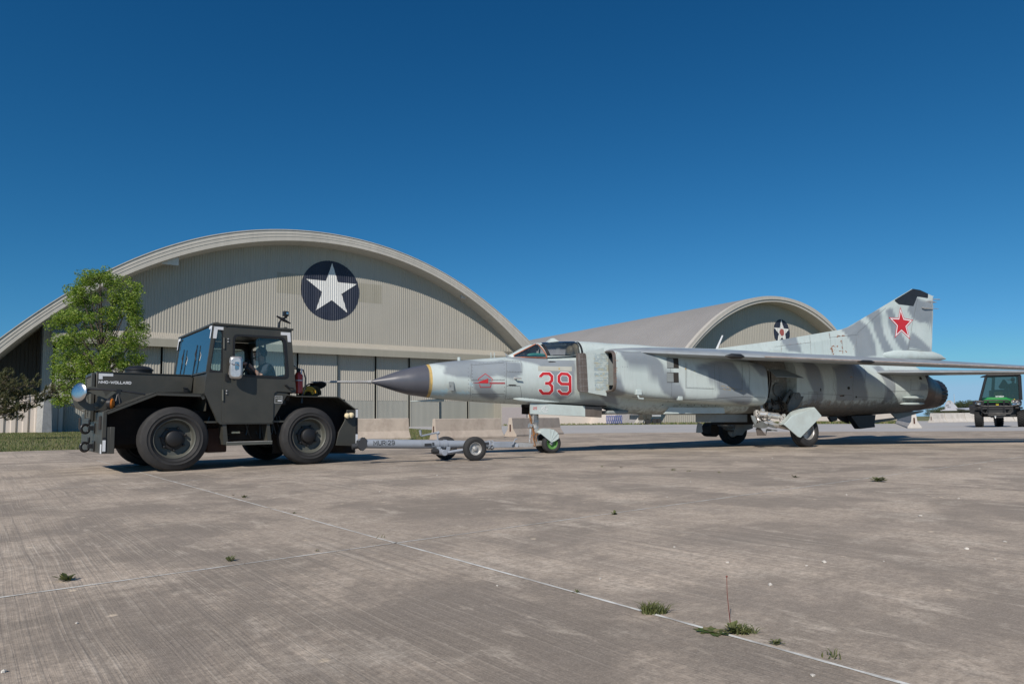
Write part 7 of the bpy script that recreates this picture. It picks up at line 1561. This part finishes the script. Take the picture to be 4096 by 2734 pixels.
# fan-shaped mudguard
mud = MB(); ctr = a3(Z5(2095, 432), -.24); rim_ = [(1985, 342), (2003, 322), (2035, 303), (2080, 297), (2130, 308), (2165, 335), (2182, 365), (2178, 400), (2140, 425), (2100, 440)]
R1_ = [a3(Z5(*p), -.245) for p in rim_]; R2_ = [(x, -.04, z + .005) for x, y, z in R1_]; vs = [ctr] + R1_; mud.add(vs, [(0, i, i + 1) for i in range(1, len(R1_))]); mud.loft([R1_, [(x, -.0, z + .012) for x, y, z in R1_]], closed=False, cap=False)
for u in (2085, 2130, 2165): mud.tube([ctr, a3(Z5(u, 305 if u < 2140 else 345), -.25)], .008, 6)
mud.build('mudguard', M['jetl'], jet, smooth=0)
# nose gear doors
nd = apoly([ZC(*p) for p in [(470, 1100), (1330, 1150), (1600, 1165), (1590, 1328), (1312, 1310), (468, 1270)]], -.28); i_ = A(ZC(1325, 1200), -.28)[0]
dl = MB().prism([nd[0], nd[1], (nd[1][0], nd[4][1]), nd[5]], -.29, -.27).build('nose_gear_door', M['jetl'], jet); MB().prism([nd[1], nd[2], nd[3], (nd[1][0], nd[4][1])], -.288, -.272).build('bare_door_panel', M['brownmetal'], dl)
MB().prism(apoly([ZC(*p) for p in [(342, 1100), (470, 1090), (470, 1280), (342, 1275)]], .26), .25, .27).prism(apoly([ZC(*p) for p in [(470, 1100), (1590, 1165), (1580, 1328), (470, 1270)]], .26), .25, .27).build('nose_gear_door', M['under'], jet)
vs, fs = text2d('25', 1., .16, .3); xw = max(v[0] for v in vs); a = A(ZC(518, 1205), -.291); b = A(ZC(580, 1205), -.291); k = (b[0] - a[0]) / xw; kz = (A(ZC(520, 1162), -.291)[1] - a[1]) / max(v[1] for v in vs)
mb = MB(); mb.add([(a[0] + x * k, -.2925, a[1] + z * kz) for x, z, _ in vs], fs); mb.build('number_25', M['red'], dl, smooth=0)
mb = MB(); rnd = random.Random(14)
for _ in range(60): x, z = A(ZC(rnd.gauss(695, 28), rnd.uniform(1140, 1245)), -.291); s_ = rnd.uniform(.004, .02); mb.add([(x - s_, -.2915, z), (x, -.2915, z - s_ * .6), (x + s_, -.2915, z), (x, -.2915, z + s_ * .7)], [(0, 1, 2, 3)])
mb.build('scraped_paint', M['white'], dl, smooth=0)
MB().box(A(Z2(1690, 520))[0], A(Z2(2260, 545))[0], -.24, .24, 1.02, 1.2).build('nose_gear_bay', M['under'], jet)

# ================================================================== green utility vehicle at the right edge
VF = Fr(*G(*ZA(1640, 1400)), -26.)
uv = thing('utility_vehicle', 'green open utility vehicle with black bull bar and knobbly tyres, cut by the right edge', 'utility vehicle', VF)
def V(p, y=0.): return VF.P(ZA(*p), y)
def v3(p, y=0.): x, z = V(p, y); return (x, y, z)
def vpoly(pts, y=0.): return [V(p, y) for p in pts]
M['jdgreen'] = pm('green_vehicle_plastic', (.015, .22, .04), .3, var=.1, vs=3, coat=.3)
M['jdyellow'] = pm('yellow_plastic', (.62, .47, .02), .45, var=.1)
M['blackp'] = pm('black_textured_plastic', (.011, .011, .012), .5, bump=.1)
M['ktyre'] = pm('knobbly_tyre_rubber', (.012, .012, .012), .8, bump=.3, bs=40)
M['beacon'] = pm('amber_beacon', (.8, .3, .02), .2)
ww = V((2310, 1400))[0]; r = (V((1640, 1130))[1] - V((1640, 1400))[1]) / 2; k = ww / 1.25      # k: size factor
def kwheel(x, y, steer, nm):
    w_ = r * .62; w = wheel(uv, (x, y, r), r, w_ * 1.25, 1, ('tyre', 'blackp', 'blackp'), steer=steer + PI / 2 * 0, rim=.5, hub=.14, nuts=4, name=nm); return w
from math import cos, sin
def kn_wheel(x, y, steer):
    # wheel whose axle lies along local x; knobbly tread
    R = Matrix.Rotation(steer, 3, 'Z'); h = r * .36; mb = MB(); prof = [(-h, r * .5), (-h * 1.06, r * .72), (-h * .95, r * .9), (-h * .6, r * .95), (h * .6, r * .95), (h * .95, r * .9), (h * 1.06, r * .72), (h, r * .5)]
    mb.lathe(prof, (x, y, r), 'x', 30, ang=R)
    for i in range(22):
        for j, (xx, dr) in enumerate(((-.82, .0), (-.3, .03), (.3, .03), (.82, .0))):
            a = 2 * PI * (i + (j % 2) * .5) / 22; c = Vector((x, y, r)) + R @ Vector((xx * h, math.cos(a) * r * .955, math.sin(a) * r * .955)); Rb = R @ Matrix.Rotation(a, 3, 'X'); s_ = Vector((h * .22, r * .05, r * .05))
            mb.hexa([tuple(c + Rb @ Vector((sx * s_.x, sy * s_.y, sz * s_.z))) for sz in (-1, 1) for sx, sy in ((-1, -1), (1, -1), (1, 1), (-1, 1))])
    w = mb.build('wheel', M['ktyre'], uv, smooth=30); MB().lathe([(-h * .9, r * .5), (-h * .3, r * .42), (h * .3, r * .42), (h * .9, r * .5)], (x, y, r), 'x', 26, ang=R).lathe([(h * .3, r * .3), (h * .8, r * .2), (h * .82, .01)], (x, y, r), 'x', 16, ang=R).build('rim', M['jdyellow'], w)
kn_wheel(0, 0, rad(-14)); kn_wheel(ww, 0, rad(-14)); rx = V((1945, 1375), 1.9 * k)[0]; kn_wheel(rx, 1.9 * k, 0); kn_wheel(rx + ww, 1.9 * k, 0)
# body: floor, nose, hood, rear box
MB().hexa([(*([q[0] for q in (V((1700, 1220)),)]), -.1, V((1700, 1240))[1]), (V((2260, 1240))[0], -.1, V((2260, 1240))[1]), (V((2260, 1240))[0] + .1, 2.4 * k, .5 * k), (V((1700, 1220))[0] - .1, 2.4 * k, .5 * k), (V((1690, 1080))[0], -.1, V((1690, 1080))[1]), (V((2280, 1080))[0], -.1, V((2280, 1080))[1]), (V((2290, 1080))[0] + .1, 2.4 * k, .85 * k), (V((1680, 1080))[0] - .1, 2.4 * k, .85 * k)]).build('chassis', M['blackp'], uv, bevel=.03)
hood = [V(p, -.25 * k)for p in ((1700, 1075), (2130, 1075), (2145, 985), (2060, 938), (1760, 938), (1700, 985))]
h2 = [V(p, .75 * k) for p in ((1690, 1075), (2200, 1075), (2200, 960), (2060, 925), (1760, 925), (1690, 960))]
mb = MB(); mb.loft([[(x, -.25 * k, z) for x, z in hood], [(x, .75 * k, z) for x, z in h2]]); hd = mb.build('hood', M['jdgreen'], uv, bevel=.03)
MB().prism(vpoly([(1705, 1070), (2128, 1070), (2132, 1020), (2090, 1012), (1715, 1012)], -.27 * k), -.275 * k, -.262 * k).build('grille', M['blackp'], hd)
mb = MB()
for v in (1015, 1035, 1052): a, b = V((1725, v), -.28 * k), V((2110, v), -.28 * k); mb.box(a[0], b[0], -.29 * k, -.278 * k, a[1] - .012, a[1] + .012)
mb.build('grille_bars', M['galv'] if 0 else M['blackm'], hd)
a, b = V((1893, 1025), -.3 * k), V((1940, 1058), -.3 * k); em = MB().box(a[0], b[0], -.31 * k, -.295 * k, b[1], a[1]).build('badge', M['jdyellow'], hd, bevel=.01)
cx_, cz_ = V((1916, 1042), -.32 * k); s_ = (b[0] - a[0]) / 50
MB().add([(cx_ + x * s_, -.3135 * k, cz_ + z * s_) for x, z in ((-17, -2), (-10, 8), (-2, 6), (8, 12), (16, 9), (9, 5), (17, -3), (10, -2), (4, 1), (-4, -3), (-9, -10), (-12, -2))], [tuple(range(12))]) 
mb = MB(); mb.add([(cx_ + x * s_, -.314 * k, cz_ + z * s_) for x, z in ((-17, -2), (-10, 8), (-2, 6), (8, 12), (16, 9), (9, 5), (17, -3), (10, -2), (4, 1), (-4, -3), (-9, -10), (-12, -2))], [tuple(range(12))]); mb.build('badge_stag', M['jdgreen'], em, smooth=0)
for u0, u1 in ((1700, 1730), (2150, 2200)): pass
MB().prism(vpoly([(2140, 985), (2190, 955), (2195, 970), (2150, 1000)], -.2 * k), -.22 * k, -.18 * k).build('yellow_stripe', M['jdyellow'], hd)
# headlamps in black pods
for (u0, u1, lamps) in ((1545, 1690, (1618,)), (2135, 2290, (2180, 2238))):
    pod = MB(); a, b = V((u0 + 10, 1075), -.2 * k), V((u1, 985), -.2 * k); pod.box(a[0] + .05, b[0], -.2 * k, .3 * k, a[1], b[1]); po = pod.build('headlamp_pod', M['blackp'], uv, bevel=.06, seg=3)
    for u in lamps: x, z = V((u, 1030), -.26 * k); MB().lathe([(0, .13), (-.04, .14), (-.05, .12), (-.02, .03)], (x, -.2 * k, z), 'y', 20).build('headlight', M['chrome'], po)
# bull bar
bars = [[(1690, 1070), (1700, 990), (1720, 985), (2090, 985), (2115, 1000), (2120, 1070)], [(1770, 985), (1772, 1210)], [(2020, 985), (2020, 1200)], [(1690, 1070), (1545, 1040), (1545, 1010), (1570, 990), (1690, 1000)], [(2120, 1070), (2290, 1050), (2290, 1000), (2250, 975), (2130, 985)], [(1670, 1075), (1670, 1150), (1710, 1185), (2120, 1190), (2160, 1150), (2160, 1075), (1670, 1075)], [(1770, 1210), (2050, 1210)]]
mb = MB()
for b_ in bars: mb.tube([v3(p, -.42 * k) for p in b_], .028 * k, 8)
mb.prism(vpoly([(1665, 1080), (2165, 1080), (2165, 1120), (1665, 1120)], -.4 * k), -.42 * k, -.36 * k); mb.prism(vpoly([(1775, 1130), (2045, 1130), (2045, 1215), (2000, 1255), (1830, 1255), (1775, 1215)], -.4 * k), -.41 * k, -.34 * k)
mb.build('bull_bar', M['blackp'], uv, smooth=40)
x, z = V((1885, 1235), -.45 * k); MB().lathe([(0, .05), (-.08, .05)], (x, -.42 * k, z), 'y', 12).tube([(x, -.45 * k, z), (x, -.46 * k, z - .1)], .025, 6).build('winch_hook', M['steel'], uv)
# fenders
for u0, u1 in ((1580, 1700), (2170, 2300)): a, b = V((u0, 1100), -.1), V((u1, 1085), -.1); MB().box(a[0], b[0], -.25 * k, .5 * k, a[1] - .06, a[1] + .06).build('fender', M['blackp'], uv, bevel=.05)
# cab frame, roof, windscreen
PA = [v3(p, .55 * k) for p in ((1645, 985), (1745, 600))]; PB = [v3(p, .55 * k) for p in ((2282, 975), (2262, 590))]; PC = [v3(p, 1.55 * k) for p in ((1840, 930), (1860, 620))]; PD_ = [v3(p, 1.55 * k) for p in ((2245, 960), (2235, 600))]
mb = MB(); mb.tube(PA, .045 * k, 8); mb.tube(PB, .06 * k, 8); mb.tube(PC, .05 * k, 8).tube(PD_, .05 * k, 8); mb.tube([PA[1], PB[1]], .05 * k, 8).tube([PA[1], PC[1]], .04 * k, 8).tube([PB[1], PD_[1]], .04 * k, 8); mb.tube([(PC[0][0], PC[0][1], PC[0][2]), (PD_[0][0], PD_[0][1], PC[0][2])], .05 * k, 8)
mb.build('roll_cage', M['blackp'], uv, smooth=40)
za = PA[1][2]; mb = MB(); mb.hexa([(PA[1][0] - .05, .45 * k, za), (PB[1][0] + .1, .45 * k, za), (PB[1][0] + .1, 1.7 * k, za), (PA[1][0] - .05, 1.7 * k, za), (PA[1][0] + .05, .5 * k, za + .1), (PB[1][0], .5 * k, za + .1), (PB[1][0], 1.6 * k, za + .1), (PA[1][0] + .05, 1.6 * k, za + .1)]); mb.build('roof', M['blackp'], uv, bevel=.03)
MB().hexa([(PA[0][0], .53 * k, PA[0][2]), (PB[0][0], .53 * k, PA[0][2]), (PB[0][0], .545 * k, PA[0][2]), (PA[0][0], .545 * k, PA[0][2]), (PA[1][0], .53 * k, za), (PB[1][0], .53 * k, za), (PB[1][0], .545 * k, za), (PA[1][0], .545 * k, za)]).build('windscreen', M['cabglass'], uv, smooth=0)
MB().hexa([(PB[0][0] + .04, .55 * k, PA[0][2]), (PB[0][0] + .05, .55 * k, PA[0][2]), (PB[0][0] + .35, 1.6 * k, PA[0][2]), (PB[0][0] + .34, 1.6 * k, PA[0][2]), (PB[1][0] + .04, .55 * k, za), (PB[1][0] + .05, .55 * k, za), (PB[1][0] + .35, 1.6 * k, za), (PB[1][0] + .34, 1.6 * k, za)]).build('side_window', M['cabglass'], uv, smooth=0)
# dashboard, seats, steering wheel, slow vehicle triangle seen through the cab
a, b = V((1660, 985), .6 * k), V((2280, 925), .6 * k); MB().box(a[0], b[0], .6 * k, .85 * k, a[1] - .2, b[1]).build('dashboard', M['blackp'], uv, bevel=.03)
for (u0, u1) in ((1865, 2060), (2080, 2240)): a, b = V((u0, 960), 1.3 * k), V((u1, 845), 1.3 * k); MB().box(a[0], b[0], 1.15 * k, 1.35 * k, a[1] - .3, b[1]).build('seat', M['jdyellow'], uv, bevel=.08, seg=4)
MB().box(*[V((1870, 890), 1.5 * k)[0], V((2240, 890), 1.5 * k)[0]], 1.5 * k, 2.5 * k, .8 * k, V((1870, 815), 1.5 * k)[1]).build('cargo_box', M['blackp'], uv, bevel=.02)
MB().prism(vpoly([(1935, 770), (1960, 800), (2100, 805), (2125, 775), (2035, 655), (2005, 655)], 1.62 * k), 1.62 * k, 1.64 * k).build('warning_triangle', M['blackp'], uv)
c = Vector(v3((2120, 865), .85 * k)); Rs = Matrix.Rotation(rad(60), 3, 'X'); MB().tube([c + Rs @ Vector((.19 * k * cos(t), .19 * k * sin(t), 0)) for t in [i * PI / 12 for i in range(25)]], .018 * k, 6).tube([c, c + Vector((0, -.2 * k, -.25 * k))], .03, 6).build('steering_wheel', M['blackp'], uv)
x, z = V((2330, 490), .6 * k); MB().lathe([(0, .1), (.16, .1), (.18, .06)], (x, .7 * k, za + .1), 'z', 14).build('beacon', M['beacon'], uv); 
# number on the screen and hood
def vtext(s_, p0_, p1_, y, mat, bold, par, nm, flip=False):
    vs, fs = text2d(s_, 1., bold); xw = max(v[0] for v in vs); zh = max(v[1] for v in vs); a = V(p0_, y); b = V(p1_, y); kx = (b[0] - a[0]) / xw; kz = (b[1] - a[1]) / zh
    mb = MB(); mb.add([((b[0] - x * kx) if flip else (a[0] + x * kx), y, a[1] + q * kz) for x, q, _ in vs], fs); mb.build(nm, mat, par, smooth=0)
vtext('11X13554', (1888, 930), (2022, 906), .52 * k, M['white'], .17, uv, 'registration_number'); vtext('11X13554', (2060, 668), (2180, 650), .52 * k, M['blackm'], .14, uv, 'registration_number', True)
# driver
vp = thing('person', 'person in a dark blue shirt at the wheel of the green utility vehicle', 'person', VF)
ch = Vector(v3((2165, 700), 1.15 * k)); ch.z = v3((2165, 660), 1.15 * k)[2]; kk0 = 1; fwd = Vector((0, -1, 0)); kk = k * .8
sh = ch + Vector((0, .04, -.27)) * kk; hip = sh + Vector((0, .05, -.5)) * kk; ls, rs = sh + Vector((-.2, 0, 0)) * kk, sh + Vector((.2, 0, 0)) * kk; lw, rw = c + Vector((-.16, .04, .03)) * k, c + Vector((.16, .04, .03)) * k
le, re = ls.lerp(lw, .5) + Vector((-.06, .02, -.12)) * kk, rs.lerp(rw, .5) + Vector((.06, .02, -.12)) * kk
P = headparts(ch, (-.2, -1, 0), kk) + [('c', [ls.lerp(le, .4), le, lw], [.05 * kk, .042 * kk, .03 * kk]), ('c', [rs.lerp(re, .4), re, rw], [.05 * kk, .042 * kk, .03 * kk]), ('c', [sh, hip], [.12 * kk, .14 * kk])] + [('c', [hip + Vector((q * .1, 0, 0)) * kk, hip + Vector((q * .12, -.42, .02)) * kk, hip + Vector((q * .12, -.5, -.4)) * kk], [.095 * kk, .07 * kk, .05 * kk]) for q in (-1, 1)]
P += hand(lw, (.5, -.8, .1), (0, .1, 1), 1) + hand(rw, (-.5, -.8, .1), (0, .1, 1), -1)
person_mesh('body', P, M['skin'], vp, .02)
M['dkblue'] = pm('dark_blue_shirt', (.02, .035, .07), .85, var=.15)
person_mesh('shirt', [('c', [ls, sh, rs], [.09 * kk, .125 * kk, .09 * kk]), ('c', [sh + Vector((0, 0, -.03)), hip], [.17 * kk, .17 * kk]), ('c', [ls, le.lerp(lw, .6)], [.085 * kk, .055 * kk]), ('c', [rs, re.lerp(rw, .6)], [.085 * kk, .055 * kk])], M['dkblue'], vp, .025)
MB().ball(ch + Vector((0, .02, .025)) * kk, .086 * kk, .1 * kk, .1 * kk, 16).build('hair', M['hair'], vp)

# ================================================================== parked jet far right
pjd = 130.; x, y, z = atY(*ZA(1180, 1150), pjd); PJ = Fr(x, y, 8.); pj = thing('parked_jet', 'light grey parked jet with a sharp tail fin beyond the far barriers', 'jet', PJ)
def pjp(pts, y=0.): return [PJ.P(ZA(*p), y) for p in pts]
M['pjet'] = pm('light_grey_jet', (.42, .43, .46), .5, var=.05, vs=.5)
MB().prism(pjp([(1100, 1135), (1100, 1060), (1120, 1010), (1145, 985), (1180, 985), (1205, 1000), (1290, 1100), (1240, 1135)]), -.1, .1).build('tail_fin', M['pjet'], pj)
MB().prism(pjp([(1140, 985), (1180, 983), (1185, 992), (1138, 994)], -.12), -.13, -.11).build('tail_stripe', M['ringy'], pj)
MB().prism(pjp([(1170, 1005), (1182, 1008), (1180, 1028), (1172, 1018)], -.12), -.14, -.115).build('tail_badge', M['blackm'], pj)
for s_, a, b in (('FF', (1120, 1075), (1158, 1050)), ('1FW', (1135, 1098), (1188, 1080))):
    vs, fs = text2d(s_, 1., .15); xw = max(v[0] for v in vs); zh = max(v[1] for v in vs); p, q = PJ.P(ZA(*a), -.12), PJ.P(ZA(*b), -.12); mb = MB(); mb.add([(p[0] + X_ * (q[0] - p[0]) / xw, -.13, p[1] + Y_ * (q[1] - p[1]) / zh) for X_, Y_, _ in vs], fs); mb.build('tail_code', M['blackm'], pj, smooth=0)
rg = []
for u, t_, b_, w_ in ((1040, 1132, 1150, .3), (1110, 1120, 1160, 1.2), (1230, 1105, 1170, 1.5), (1400, 1100, 1175, 1.5), (1560, 1085, 1175, 1.3), (1700, 1075, 1165, 1.0), (1900, 1100, 1150, .4)):
    X_, zt_2 = PJ.P(ZA(u, t_)); _, zb2 = PJ.P(ZA(u, b_)); zc_, hh_ = (zt_2 + zb2) / 2, (zt_2 - zb2) / 2; rg.append([(X_, w_ * cos(2 * PI * i / 20), zc_ + hh_ * sin(2 * PI * i / 20)) for i in range(20)])
MB().loft(rg).build('fuselage', M['pjet'], pj)
q = PJ.P(ZA(1250, 1128)); e = PJ.P(ZA(1640, 1108)); MB().hexa([(q[0] - 2.2, -5, q[1] - .1), (q[0] + 1, -5, q[1] - .1), (e[0], -.8, q[1] + .1), (q[0] - .5, -.8, q[1] + .1), (q[0] - 2.2, -5, q[1]), (q[0] + 1, -5, q[1]), (e[0], -.8, q[1] + .35), (q[0] - .5, -.8, q[1] + .3)]).build('wing', M['pjet'], pj)
MB().box(q[0], q[0] + .3, -1.3, -1.0, 0, q[1]).box(q[0] + 6, q[0] + 6.3, -.15, .15, 0, q[1]).lathe([(-1.4, .3), (-1.4, .45), (-1., .45), (-1., .3)], (q[0] + .15, 0, .45), 'y', 16).lathe([(-.2, .25), (-.2, .38), (.2, .38), (.2, .25)], (q[0] + 6.15, 0, .38), 'y', 16).build('landing_gear', M['under'], pj)

# ================================================================== weeds and stones on the apron
def weed(p, label, kind, s_, seed, n=None):
    x, y = G(*p); rnd = random.Random(seed); t = thing('weed', label, 'weed', loc=(x, y, .0), group='weeds in the slab joints'); mb = MB(); n = n or 26
    for i in range(n):
        a = rnd.uniform(0, 2 * PI); R0 = rnd.random() ** .5 * s_ * .5; bx_, by_ = R0 * cos(a), R0 * sin(a) * .6
        if kind == 'grass':
            h = s_ * rnd.uniform(.15, .42); lx, ly = rnd.gauss(0, .7) * h, rnd.gauss(0, .5) * h; d = Vector((rnd.gauss(0, 1), rnd.gauss(0, 1), 0)).normalized() * .0014 * (1 + s_ * 6)
            b_ = Vector((bx_, by_, 0)); m_ = b_ + Vector((lx * .4, ly * .4, h * .7)); e_ = b_ + Vector((lx, ly, h)); mb.add([b_ - d, b_ + d, m_ + d * .8, m_ - d * .8], [(0, 1, 2, 3)]); mb.add([m_ - d * .8, m_ + d * .8, e_], [(0, 1, 2)])
        else:
            a2_ = rnd.uniform(0, 2 * PI); L = s_ * rnd.uniform(.25, .6); d = Vector((cos(a2_), sin(a2_), rnd.uniform(.15, 1.1))).normalized(); sd_ = d.cross(Vector((0, 0, 1))).normalized() * L * rnd.uniform(.12, .2); b_ = Vector((bx_ * .4, by_ * .4, .0)); up_ = Vector((0, 0, L * .1))
            mb.add([b_, b_ + d * L * .35 + sd_ * .7 + up_, b_ + d * L * .7 + sd_ + up_, b_ + d * L, b_ + d * L * .7 - sd_ + up_, b_ + d * L * .35 - sd_ * .7 + up_], [(0, 1, 2, 3, 4, 5)])
    o = mb.build('leaves', M['blade'] if kind == 'dry' else M['weed'], t, smooth=0); return t
wd = [(ZR(1022, 838), 'largest leafy weed, with a tall red stalk, on the white joint', 'leaf', .085, 40), (ZR(1060, 838), 'grassy tuft beside the tall stalked weed', 'grass', .085, 110), (ZR(650, 745), 'round grass tuft on the white joint left of the stalked weed', 'grass', .10, 230), (ZR(1210, 890), 'small dark leafy weed right of the stalked weed', 'leaf', .05, 30),
      (ZR(1468, 950), 'sparse grass blades on the white joint nearest the bottom right', 'grass', .07, 14), (ZR(298, 653), 'small low weed on the joint left of the round tuft', 'leaf', .035, 18), (ZR(470, 294), 'small green weed on the joint right of the slab corner', 'leaf', .075, 24), (ZR(1680, 143), 'spiky weed in the far right slab beyond the long joint', 'leaf', .17, 40),
      (ZR(1298, 124), 'flat weed strip by the round drain mark, far right slab', 'leaf', .10, 16), (ZR(740, 92), 'distant weed in the middle of the farther joint', 'grass', .09, 26), (ZR(810, 97), 'distant weed just right of its twin on the farther joint', 'grass', .06, 20), (ZR(412, 76), 'leftmost tiny weed on the farther joint', 'leaf', .07, 12), (ZR(499, 80), 'tiny weed second from the left on the farther joint', 'leaf', .06, 12), (ZR(950, 103), 'tiny brown weed near the right end of the farther joint', 'dry', .05, 12),
      (ZL(1055, 508), 'upright weed on the joint left of the slab corner', 'leaf', .07, 22), (ZL(1452, 463), 'tiny weed on the joint close left of the slab corner', 'leaf', .035, 12), (ZL(310, 598), 'sprawling weed on the joint at the far left', 'leaf', .10, 34), (ZL(1118, 217), 'weed on the joint near the tug rear wheel', 'leaf', .07, 22), (ZL(1070, 207), 'small weed just left of the weed near the tug rear wheel', 'leaf', .045, 12), (ZL(1347, 289), 'little weed halfway along the joint to the tug', 'leaf', .04, 14), (ZL(1750, 402), 'thin single grass stalk just before the slab corner', 'grass', .07, 4)]
for i, (p, lb, kd, s_, n_) in enumerate(wd): wt = weed(p, lb, kd, s_, 60 + i, n_); 
big = [o for o in col.objects if o.name.startswith('weed') and o.get('label', '').startswith('largest')][0]
zt3 = atY(*ZR(985, 578), G(*ZR(1003, 805))[1]); x0_, y0_ = G(*ZR(1003, 805)); dx_ = x0_ - big.location.x; dy_ = y0_ - big.location.y
MB().tube([(dx_, dy_, 0), (dx_ - .004, dy_, zt3[2] * .3), (dx_ - .008, dy_, zt3[2] * .65), (zt3[0] - big.location.x, dy_, zt3[2])], [.0016, .0013, .0012, .001], 6).ball((zt3[0] - big.location.x, dy_, zt3[2]), .0035).build('stalk', M['stem'], big)
dry = weed(ZR(925, 832), 'flattened dry dead weed lying left of the stalked weed', 'dry', .09, 99, 46)
for ch__ in dry.children: ch__.scale = (1.2, 1.2, .25)
rnd = random.Random(77); st = [(ZL(351, 795), .012), (ZL(18, 1018), .018), (ZR(1184, 619), .022), (ZR(989, 516), .016), (ZR(1433, 514), .022), (ZR(1874, 303), .026), (ZR(2087, 454), .022), (ZR(2262, 422), .02), (ZR(2050, 222), .02), (ZR(712, 216), .016), (ZR(819, 145), .018), (ZR(1536, 205), .018), (ZR(2216, 499), .012), (ZR(1352, 530), .012), (ZR(405, 590), .014), (ZR(745, 445), .014), (ZL(2281, 622), .012), (ZL(1742, 190), .018), (ZL(2005, 116), .018), (ZR(1147, 40), .022), (ZR(1195, 37), .022), (ZR(1380, 1035), .014), (ZR(1706, 510), .01), (ZR(2145, 85), .02)]
sl = ['pale pebble alone on the front left slab', 'white chip at the bottom left edge of the view', 'chunky white stone below and right of the red weed stalk', 'white stone just above the top of the red weed stalk', 'largest white stone, right of the red weed stalk', 'white stone high in the right slab, nearest below the spiky weed', 'stone near the right edge, left one of a loose pair', 'stone at the right edge, right one of a loose pair', 'small stone upper right, beyond the spiky weed', 'pebble beyond the long joint, right of the small joint weed', 'pebble far behind the small joint weed, towards the nose wheel', 'pebble left of the spiky weed on the far right slab', 'tiny pebble between the pair at the right edge and the centre', 'tiny pebble just left of the largest white stone', 'tan chip left of the round grass tuft', 'tan chip in the middle slab behind the round grass tuft', 'pebble near the centre, right of the slab corner', 'speck of stone on the middle slab behind the slab corner', 'farthest speck of stone on the middle slab below the tow bar wheels', 'left one of two distant pebbles under the jet wing', 'right one of two distant pebbles under the jet wing', 'orange tinted chip at the bottom of the view, right of centre', 'tiny pebble right of the largest white stone', 'pebble at the far right beyond the long joint']
for (p, s_) in st:
    x, y = G(*p); s_ *= .55; me_b = MB(); me_b.ball((0, 0, s_ * .35), s_ * rnd.uniform(.8, 1.2), s_ * rnd.uniform(.6, 1.), s_ * .5, 7); me_b.v = [(a + rnd.gauss(0, s_ * .12), b + rnd.gauss(0, s_ * .12), max(-.002, c + rnd.gauss(0, s_ * .08))) for a, b, c in me_b.v]
    o = me_b.build('loose_stone', M['stone'], smooth=0); o.location = (x, y, 0); o.rotation_euler.z = rnd.uniform(0, 6); tag(o, sl.pop(0), 'stone', 'loose stones on the apron')
# seedlings and grit along the white joint: uncountable
mb = MB(); rnd = random.Random(5)
for _ in range(500):
    t = rnd.uniform(-1.3, .9) if rnd.random() < .7 else rnd.uniform(-1, 1.2); al = rnd.random() < .6; x, y = gp(0 + rnd.gauss(0, .004), t) if not al else gp(t, rnd.gauss(0, .004))
    if y < 1.2: continue
    s_ = rnd.uniform(.001, .0035); mb.add([(x - s_, y, .002), (x + s_, y, .002), (x + rnd.gauss(0, s_), y + rnd.gauss(0, s_), .002 + s_ * .8)], [(0, 1, 2)])
o = mb.build('joint_grit', M['crack'], smooth=0); tag(o, 'crumbs of dirt and grit along the slab joints', 'grit', kind='stuff')
